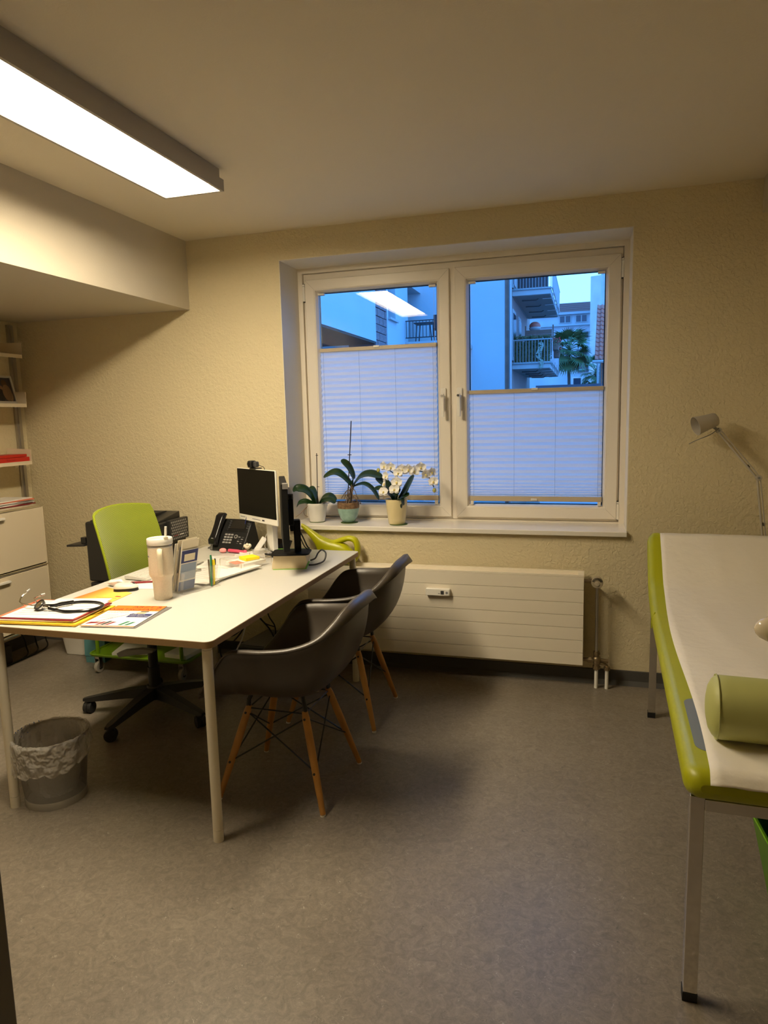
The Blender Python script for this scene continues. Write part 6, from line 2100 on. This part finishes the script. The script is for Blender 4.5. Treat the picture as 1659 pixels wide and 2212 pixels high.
# ================================================================== courtyard outside
M['xwhite'] = mat('white_render', (0.40, 0.44, 0.46), 0.85, noise=(0.4, 0.05))
M['xwhite2'] = mat('grey_render', (0.40, 0.40, 0.42), 0.85, noise=(0.5, 0.10))
M['xbeige'] = mat('weathered_render', (0.52, 0.42, 0.38), 0.9, noise=(0.6, 0.15))
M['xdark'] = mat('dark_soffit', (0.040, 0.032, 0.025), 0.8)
M['xbrown'] = mat('brown_timber', (0.16, 0.085, 0.06), 0.7, noise=(3, 0.2))
M['xwin'] = mat('dark_window_glass', (0.02, 0.03, 0.045), 0.1)
M['xrail'] = mat('galvanised_rail', (0.27, 0.28, 0.29), 0.4, 0.5)
M['xblack'] = mat('black_iron', (0.015, 0.016, 0.02), 0.5)
M['xconc'] = mat('painted_concrete', (0.36, 0.36, 0.36), 0.8)
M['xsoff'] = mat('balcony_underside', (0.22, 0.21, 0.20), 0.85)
M['xtile'] = mat('red_clay_tile', (0.52, 0.13, 0.085), 0.6, noise=(5, 0.2))
M['xtile2'] = mat('brown_clay_tile', (0.20, 0.085, 0.070), 0.7)
M['xstone'] = mat('purple_brown_block', (0.20, 0.13, 0.13), 0.85, noise=(4, 0.25))
M['xmortar'] = mat('dark_mortar', (0.09, 0.07, 0.07), 0.9)
M['xgreen'] = mat('balcony_greenery', (0.075, 0.080, 0.030), 0.8)
M['xpalm'] = mat('palm_frond', (0.060, 0.105, 0.030), 0.6)
M['xtrunk'] = mat('palm_trunk', (0.09, 0.06, 0.045), 0.9)
M['xground'] = mat('courtyard_paving', (0.20, 0.20, 0.20), 0.9)

gd = MB().box(-40, 40, 4.25, 120, -3.2, -3.0).build('ground_courtyard', M['xground'], smooth=0)
struct(gd, 'courtyard ground below the window')

# --- long neighbouring house on the left
nb = thing('neighbour_house', 'white-rendered neighbouring house with overhanging upper floor and stone pier', 'building', (0, 0, 0))
MB().box(-10.0, -6.30, 9.0, 20.84, 3.76, 10.0).build('overhang', M['xwhite'], nb, smooth=0)
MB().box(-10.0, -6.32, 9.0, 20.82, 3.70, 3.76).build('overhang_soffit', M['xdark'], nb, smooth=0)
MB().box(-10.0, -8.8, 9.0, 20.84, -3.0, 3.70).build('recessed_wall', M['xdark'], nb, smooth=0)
pier = MB().box(-7.2, -6.36, 20.84, 22.10, -3.0, 10.0).build('pier_core', M['xmortar'], nb, smooth=0)
stone = MB().box(0.0, 0.055, 0.0, 1.0, 0.0, 1.0).mesh('stone_block', M['xstone'], 0)
first = True
rnd = random.Random(77)
z = 2.6
r_i = 0
while z < 7.6:
    h_ = 0.245
    cuts = [20.845, 21.27, 21.68, 22.095] if r_i % 2 else [20.845, 21.05, 21.47, 21.89, 22.095]
    for a, b in zip(cuts[:-1], cuts[1:]):
        o = bpy.data.objects.new('stone_block', stone)
        COL.objects.link(o)
        o.parent = pier
        o.location = (-6.36, a + 0.012, z + 0.012)
        o.scale = (rnd.uniform(0.75, 1.1), b - a - 0.024, h_ - 0.024)
    z += h_
    r_i += 1
MB().box(-10.0, -6.30, 22.10, 22.26, -3.0, 10.0).build('wall', M['xwhite'], nb, smooth=0)
MB().box(-10.0, -6.30, 22.26, 23.17, -3.0, 4.66).build('wall', M['xwhite'], nb, smooth=0)
MB().box(-10.0, -6.30, 22.26, 23.17, 6.30, 10.0).build('wall', M['xwhite'], nb, smooth=0)
MB().box(-10.0, -6.30, 23.17, 24.85, -3.0, 10.0).build('wall', M['xwhite'], nb, smooth=0)
MB().box(-10.0, -6.30, 24.85, 26.95, 6.15, 10.0).build('wall', M['xwhite'], nb, smooth=0)
MB().box(-10.0, -6.30, 24.85, 26.95, -3.0, 3.95).build('wall', M['xwhite'], nb, smooth=0)
wn = MB().box(-6.62, -6.55, 22.26, 23.17, 4.66, 6.30).build('window', M['xwin'], nb, smooth=0)
MB().box(-6.55, -6.20, 22.20, 23.24, 4.60, 4.67).build('window_sill', M['xconc'], wn, smooth=0)
dn = MB().box(-7.0, -6.9, 24.85, 26.95, 3.95, 6.15).build('balcony_door', M['xwin'], nb, smooth=0)
for k in range(6):
    MB().box(-6.88, -6.84, 25.0, 25.9, 5.30 + k * 0.12, 5.36 + k * 0.12).build('shutter_slat', M['xconc'], dn, smooth=0)
MB().box(-10.0, -3.04, 26.95, 27.30, -3.0, 11.0).build('end_wall', M['xwhite'], nb, smooth=0)
cr_ = MB().box(-3.06, -2.93, 26.93, 27.30, -3.0, 11.0).build('brick_corner', M['xbrown'], nb, smooth=0)
MB().cyl((-2.86, 26.9, -3.0), (-2.86, 26.9, 11.0), 0.055, n=12).build('downpipe', M['xrail'], nb)

# --- small balcony with iron railing in the corner
b1 = thing('iron_balcony', 'small balcony with black iron railing in the courtyard corner', 'balcony', (0, 0, 0))
MB().box(-6.30, -4.30, 24.40, 26.95, 3.94, 4.08).build('floor_slab', M['xconc'], b1, smooth=0)
for z in (4.78, 4.20):
    MB().box(-6.28, -4.32, 24.40, 24.44, z, z + 0.035).build('rail', M['xblack'], b1, smooth=0)
bar = MB().box(-0.010, 0.010, -0.010, 0.010, 0, 0.58).mesh('baluster', M['xblack'], 0)
for i in range(17):
    o = bpy.data.objects.new('baluster', bar)
    COL.objects.link(o)
    o.parent = b1
    o.location = (-6.25 + i * 0.12, 24.42, 4.21)
tbl = thing('garden_table', 'dark garden table standing on the iron balcony', 'table', (-5.75, 25.2, 4.08))
MB().box(-0.35, 0.35, -0.3, 0.3, 0.68, 0.72).build('tabletop', M['xblack'], tbl, smooth=0)
for x, y in ((-0.3, -0.25), (0.3, -0.25), (-0.3, 0.25), (0.3, 0.25)):
    MB().cyl((x, y, 0), (x * 0.8, y, 0.68), 0.02, n=8).build('leg', M['xblack'], tbl)
gch = thing('garden_chair', 'dark folding chair leaning on the iron balcony railing', 'chair', (-5.10, 24.70, 4.08))
MB().box(-0.22, 0.22, -0.02, 0.02, 0.42, 0.92).build('backrest', M['xblack'], gch, smooth=0)
MB().box(-0.22, 0.22, -0.02, 0.40, 0.40, 0.44).build('seat', M['xblack'], gch, smooth=0)
for x in (-0.2, 0.2):
    for y in (0.0, 0.38):
        MB().cyl((x, y, 0), (x, y, 0.41), 0.014, n=8).build('leg', M['xblack'], gch)

# --- balcony block further back
bb_ = thing('balcony_house', 'house facade with stacked balconies beyond the white end wall', 'building', (0, 0, 0))
MB().box(-6.0, -2.94, 27.31, 37.0, -3.0, 12.0).build('facade', mat('brown_grey_facade', (0.26, 0.19, 0.17), 0.85), bb_, smooth=0)
for (y0, y1, z0, z1) in ((28.3, 29.5, 3.55, 5.55), (30.6, 31.8, 3.55, 5.55), (28.3, 29.5, 6.35, 8.4)):
    f_ = MB().box(-2.94, -2.90, y0, y1, z0, z1).build('balcony_door', M['xconc'], bb_, smooth=0)
    for k in range(2):
        ym = y0 + (y1 - y0) * (0.08 + 0.46 * k)
        MB().box(-2.905, -2.885, ym, ym + (y1 - y0) * 0.38, z0 + 0.15, z1 - 0.15).build('pane', M['xwin'], f_, smooth=0)


def balcony(label, z0, z1, zr):
    t = thing('railed_balcony', label, 'balcony', (0, 0, 0), group='stacked balconies of the courtyard house')
    X0, X1, Y0, Y1 = -2.94, -1.47, 28.4, 35.4
    sl = MB().box(X0, X1, Y0, Y1, z0 + 0.02, z1).build('slab', M['xconc'], t, smooth=0)
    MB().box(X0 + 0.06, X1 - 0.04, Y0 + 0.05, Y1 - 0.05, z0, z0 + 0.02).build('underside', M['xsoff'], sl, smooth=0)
    for k in range(4):
        yy = Y0 + 0.9 + k * 1.7
        MB().tube([(X0 + 0.3, yy, z0 - 0.05), (X0 + 0.85, yy, z0 - 0.06), (X0 + 0.95, yy, z0 + 0.0)], 0.020, 6).build('support_arm', M['xblack'], sl)
        MB().tube([(X1 - 0.35, yy - 0.2, z0 - 0.05), (X1 + 0.06, yy - 0.2, z0 - 0.05), (X1 + 0.08, yy - 0.2, z1 + 0.1)], 0.020, 6).build('rail_bracket', M['xrail'], sl)
    for z in (zr, z1 - 0.06):
        MB().cyl((X0, Y0 - 0.03, z), (X1 + 0.06, Y0 - 0.03, z), 0.028, n=8).build('front_rail', M['xrail'], t)
        MB().cyl((X1 + 0.06, Y0 - 0.03, z), (X1 + 0.06, Y1, z), 0.028, n=8).build('side_rail', M['xrail'], t)
    bar_ = MB().cyl((0, 0, 0), (0, 0, zr - z1 + 0.06), 0.012, n=6).mesh('railing_bar', M['xrail'], 0)
    for i in range(13):
        o = bpy.data.objects.new('railing_bar', bar_)
        COL.objects.link(o)
        o.parent = t
        o.location = (X0 + 0.07 + i * 0.118, Y0 - 0.03, z1 - 0.06)
    for i in range(40):
        o = bpy.data.objects.new('railing_bar', bar_)
        COL.objects.link(o)
        o.parent = t
        o.location = (X1 + 0.06, Y0 + 0.15 + i * 0.17, z1 - 0.06)
    return t


balcony('upper of the two stacked balconies with grey railing', 6.02, 6.31, 7.18)
balcony('lower of the two stacked balconies with planted railing', 3.19, 3.47, 4.32)

sbx = thing('balcony_chest', 'dark storage chest behind the upper balcony railing', 'chest', (-2.15, 28.95, 6.31))
MB().box(-0.62, 0.55, -0.2, 0.3, 0.0, 0.82).build('chest_body', M['xblack'], sbx, smooth=0)
MB().box(-0.66, 0.59, -0.24, 0.34, 0.82, 0.88).build('chest_lid', M['xbrown'], sbx, smooth=0)
# greenery screen behind the lower railing
rnd = random.Random(5)
def leaf_cloud(mb_, x0, x1, y0, y1, z0, z1, n, s, rnd):
    for i in range(n):
        c = Vector((rnd.uniform(x0, x1), rnd.uniform(y0, y1), rnd.uniform(z0, z1)))
        a = Vector((rnd.uniform(-1, 1), rnd.uniform(-1, 1), rnd.uniform(-1, 1))).normalized() * s
        b = a.orthogonal().normalized() * s * 0.7
        mb_.add([c - a, c + b, c + a, c - b], [(0, 1, 2, 3)])
    return mb_
hg = thing('balcony_hedge', 'dark green hedge screen behind the lower balcony railing', 'hedge', (0, 28.55, 3.47))
MB().box(-2.88, -1.50, 0.0, 0.10, 0.0, 0.80).build('hedge_core', M['xgreen'], hg, smooth=0)
tag(leaf_cloud(MB(), -2.90, -1.48, -0.05, 0.14, 0.02, 1.02, 2600, 0.04, rnd).build('hedge_leaves', M['xgreen'], hg, smooth=0, recalc=False), kind='stuff')
iv = thing('trailing_ivy', 'pale trailing ivy hanging over the lower balcony railing', 'ivy', (-1.86, 28.33, 3.2))
q = MB()
for i in range(150):
    u = rnd.uniform(0, 1)
    c = Vector((0.06 * math.sin(u * 9) + rnd.uniform(-0.08, 0.08), rnd.uniform(-0.03, 0.03), u * 1.0))
    s = 0.030
    q.add([c + Vector((-s, 0, 0)), c + Vector((0, 0, s)), c + Vector((s, 0, 0)), c + Vector((0, 0, -s))], [(0, 1, 2, 3)])
tag(q.build('ivy_leaves', mat('variegated_ivy', (0.26, 0.32, 0.26), 0.7), iv, smooth=0, recalc=False), kind='stuff')
MB().tube([(0, 0, 0), (0.05, 0, 0.4), (-0.03, 0, 0.8), (0.02, 0, 1.05)], 0.01, 5).build('ivy_stem', M['xgreen'], iv)
pnl = thing('timber_screen', 'dark brown timber privacy screen on the lower balcony', 'privacy screen', (-2.6, 30.2, 3.47))
for k in range(5):
    MB().box(0.0, 1.10, -0.03, 0.03, 0.55 + k * 0.175, 0.715 + k * 0.175).build('board', M['xbrown'], pnl, smooth=0)
for x in (0.0, 1.12):
    MB().box(x, x + 0.05, -0.04, 0.04, 0.0, 1.60).build('post', M['xbrown'], pnl, smooth=0)
lnt = thing('white_lantern', 'small white lantern house on the lower balcony rail', 'lantern', (-1.78, 29.6, 4.22))
MB().box(-0.12, 0.12, -0.1, 0.1, 0, 0.20).build('lantern_body', M['xconc'], lnt, smooth=0)
MB().prism([(-0.17, 0.20), (0.17, 0.20), (0.0, 0.32)], 'y', -0.14, 0.14).build('lantern_roof', M['xconc'], lnt, smooth=0)
cv = thing('covered_grill', 'red and white covered grill behind the timber screen', 'grill', (-2.25, 31.0, 3.47))
MB().ball((0, 0, 1.68), 0.24, 0.24, 0.18, 14, 8).build('grill_lid', M['xtile'], cv)
MB().ball((0, 0, 1.58), 0.25, 0.25, 0.12, 14, 8).build('grill_bowl', M['xconc'], cv)
for x in (-0.15, 0.15):
    MB().cyl((x, 0, 0), (x * 0.5, 0, 1.5), 0.02, n=6).build('leg', M['xblack'], cv)
for k, (y, z, lb) in enumerate(((29.3, 3.95, 'upper flower box with red blooms on the balcony side rail'), (30.2, 3.72, 'lower flower box with red blooms further along the side rail'))):
    fb_ = thing('flower_box', lb, 'flower box', (-1.30, y, z), group='flower boxes on the side rail')
    MB().prism([(-0.10, 0.0), (0.10, 0.0), (0.14, 0.24), (-0.14, 0.24)], 'y', -0.35, 0.35).build('planter', M['xbrown'], fb_, smooth=0)
    tag(leaf_cloud(MB(), -0.16, 0.18, -0.4, 0.4, 0.16, 0.42, 160, 0.04, rnd).build('foliage', M['xgreen'], fb_, smooth=0, recalc=False), kind='stuff')
    tag(leaf_cloud(MB(), -0.16, 0.2, -0.4, 0.4, 0.28, 0.46, 90, 0.035, rnd).build('red_blooms', mat('geranium_red', (0.45, 0.03, 0.03), 0.6), fb_, smooth=0, recalc=False), kind='stuff')

# --- palms
def frond_mesh(seed):
    rnd_ = random.Random(seed)
    mb_ = MB()
    mb_.tube([(0, 0, 0), (0.35, 0, 0.10), (0.62, 0, 0.10)], [0.02, 0.014, 0.01], 5)
    n = 22
    for i in range(n):
        a = math.radians(-105 + 210 * i / (n - 1))
        L_ = 0.62 * (0.80 + 0.2 * math.cos(a)) * rnd_.uniform(0.92, 1.05)
        d_ = Vector((math.cos(a), math.sin(a), 0))
        s_ = Vector((-d_.y, d_.x, 0))
        o_ = Vector((0.62, 0, 0.10))
        droop = rnd_.uniform(0.10, 0.24)
        p1 = o_ + d_ * L_ * 0.55
        p2 = o_ + d_ * L_ + Vector((0, 0, -droop))
        mb_.add([o_, p1 - s_ * 0.030, p2, p1 + s_ * 0.030], [(0, 1, 2, 3)])
    return mb_.mesh('frond', M['xpalm'], 0, False)


FR = [frond_mesh(i) for i in range(3)]


def palm(label, x, y, z, n, seed, sc_):
    t = thing('fan_palm', label, 'palm tree', (x, y, -3.0), group='fan palms in the courtyard')
    H = z + 3.0
    MB().tube([(0, 0, 0), (0.05, 0, H * 0.5), (0.0, 0, H)], [0.11, 0.10, 0.09], 10).build('trunk', M['xtrunk'], t)
    rnd_ = random.Random(seed)
    for i in range(n):
        o = bpy.data.objects.new('frond', FR[i % 3])
        COL.objects.link(o)
        o.parent = t
        o.location = (0, 0, H - 0.05 + 0.25 * (1 - i / n))
        az = i * 2.399 + rnd_.uniform(-0.2, 0.2)
        el = math.radians(62 - 130 * (i / (n - 1)))
        o.rotation_euler = Euler((rnd_.uniform(-0.5, 0.5), -el, az), 'XYZ')
        s = sc_ * rnd_.uniform(0.9, 1.1)
        o.scale = (s, s, s)


palm('tall fan palm beside the stacked balconies', -1.20, 45.0, 5.15, 40, 3, 1.30)
palm('shorter fan palm half hidden by the red tiled roof', 0.42, 47.0, 3.85, 22, 8, 1.15)

# --- far apartment house with tower
fa = thing('far_apartment_house', 'pale grey apartment house with tiled roof in the distance', 'building', (0, 0, 0))
MB().box(-9.0, 1.2, 90.0, 100.0, -3.0, 13.3).build('wall', M['xwhite2'], fa, smooth=0)
MB().box(-9.2, 1.3, 89.6, 90.0, 13.25, 13.55).build('gutter', M['xrail'], fa, smooth=0)
rf = MB().add([(-9.2, 89.7, 13.5), (0.2, 89.7, 13.5), (0.2, 93.0, 15.1), (-9.2, 93.0, 15.1), (-9.2, 89.7, 13.3), (0.2, 89.7, 13.3), (0.2, 93.0, 14.8), (-9.2, 93.0, 14.8)],
              [(0, 1, 2, 3), (4, 7, 6, 5), (0, 4, 5, 1), (1, 5, 6, 2), (2, 6, 7, 3), (3, 7, 4, 0)]).build('roof', M['xtile2'], fa, smooth=0)
tc_ = MB().box(-0.13, 0.13, 0, 0.05, -0.02, 0.10).mesh('tile_course', M['xtile2'], 0)
for r_ in range(5):
    yy = 89.75 + r_ * 0.64
    zz_ = 13.52 + r_ * 0.31
    MB().box(-9.2, 0.2, yy, yy + 0.05, zz_, zz_ + 0.16).build('tile_course', M['xtile2'], rf, smooth=0)
MB().box(-9.0, 1.2, 89.55, 90.0, 11.9, 12.05).build('ledge', M['xconc'], fa, smooth=0)
for (xc, zc) in ((-0.98, 12.72), (-0.76, 10.75), (-2.9, 12.72), (-2.9, 10.75), (-0.9, 8.6), (-2.9, 8.6), (-0.7, 6.6)):
    f_ = MB().box(xc - 0.72, xc + 0.72, 89.90, 89.98, zc - 0.46, zc + 0.46).build('window', M['xconc'], fa, smooth=0)
    for k in (-1, 1):
        MB().box(xc + k * 0.34 - 0.27, xc + k * 0.34 + 0.27, 89.86, 89.92, zc - 0.37, zc + 0.37).build('pane', M['xwin'], f_, smooth=0)
tw_ = thing('chimney_tower', 'tall weathered stair tower rising beside the tiled roof', 'building', (1.15, 84.0, -3.0), math.radians(-24))
MB().box(-1.22, 0.0, 0.0, 3.0, 0, 19.6).build('left_shaft', M['xbeige'], tw_, smooth=0)
MB().box(0.0, 3.4, 0.0, 3.0, 0, 20.4).build('right_shaft', M['xwhite2'], tw_, smooth=0)
an = thing('yard_annex', 'low pale annex building behind the fan palms', 'building', (0, 62.0, -3.0))
MB().box(-2.0, 1.6, 0, 6, 0, 6.9).build('wall', M['xwhite2'], an, smooth=0)
MB().box(-2.0, 1.6, -0.15, 0.0, 6.2, 6.35).build('ledge', M['xconc'], an, smooth=0)
for (xc, zc, mm_) in ((-0.95, 7.6, 'xbeige'), (-0.2, 5.2, 'xconc')):
    f_ = MB().box(xc - 0.45, xc + 0.45, -0.12, -0.02, zc - 0.5 - 0.6, zc + 0.4 - 0.6).build('window', M[mm_], an, smooth=0)
    MB().box(xc - 0.30, xc + 0.30, -0.16, -0.10, zc - 0.38 - 0.6, zc + 0.28 - 0.6).build('pane', M['xwin'], f_, smooth=0)

# --- house with red tiled roof at the right
rr_ = thing('red_roof_house', 'house with steep red tiled roof and white gutter at the window edge', 'building', (0.30, 35.0, 0))
MB().box(0.25, 4.5, 0.25, 6.0, -3.0, 3.95).build('wall', mat('dark_brick', (0.10, 0.065, 0.055), 0.9, noise=(9, 0.3)), rr_, smooth=0)
rfo = MB().add([(-0.05, 0.0, 3.88), (4.5, 0.0, 3.88), (4.5, 1.95, 6.62), (0.05, 1.95, 6.62), (-0.05, 0.15, 3.80), (4.5, 0.15, 3.80), (4.5, 2.1, 6.5), (0.05, 2.1, 6.5)],
               [(0, 1, 2, 3), (4, 7, 6, 5), (0, 4, 5, 1), (1, 5, 6, 2), (2, 6, 7, 3), (3, 7, 4, 0)]).build('roof', M['xtile2'], rr_, smooth=0)
sl_l = math.hypot(1.95, 2.74)
tile = MB()
rows = []
for j in range(2):
    rows.append([(0.19 * i / 6, 0.0 if j == 0 else 0.0, 0.0) for i in range(7)])
trow0 = [(0.20 * i / 8 - 0.10, -0.0, 0.028 * math.sin(2 * math.pi * i / 8 + 0.6) + 0.055) for i in range(9)]
trow1 = [(0.20 * i / 8 - 0.10, 0.285, 0.028 * math.sin(2 * math.pi * i / 8 + 0.6) + 0.020) for i in range(9)]
trow2 = [(0.20 * i / 8 - 0.10, -0.0, 0.0) for i in range(9)]
tile.grid([trow2, trow0, trow1])
tile_me = tile.mesh('roof_tile', M['xtile'], 60)
ang = math.atan2(2.74, 1.95)
for r_ in range(13):
    for c2 in range(22):
        s = r_ * 0.262
        o = bpy.data.objects.new('roof_tile', tile_me)
        COL.objects.link(o)
        o.parent = rfo
        o.location = (0.06 + 0.008 * r_ + c2 * 0.20, s * math.cos(ang) - 0.02, 3.885 + s * math.sin(ang))
        o.rotation_euler = (ang, 0, 0)
MB().cyl((-0.15, -0.08, 3.80), (4.5, -0.08, 3.80), 0.075, n=12).build('gutter', M['xconc'], rr_)
MB().cyl((0.10, -0.05, -3.0), (0.10, -0.05, 3.75), 0.055, n=12).build('downpipe', M['xconc'], rr_)
# --- low garage roof in front
gr_ = thing('garage', 'low dark flat-roofed garage edge above the blind', 'garage', (0, 20.0, -3.0))
MB().box(-1.30, 4.0, 0.1, 4.0, 0, 4.95).build('wall', M['xwhite2'], gr_, smooth=0)
MB().box(-1.42, 4.1, 0.0, 4.1, 4.95, 5.22).build('flat_roof', mat('dark_roofing', (0.030, 0.035, 0.05), 0.6), gr_, smooth=0)
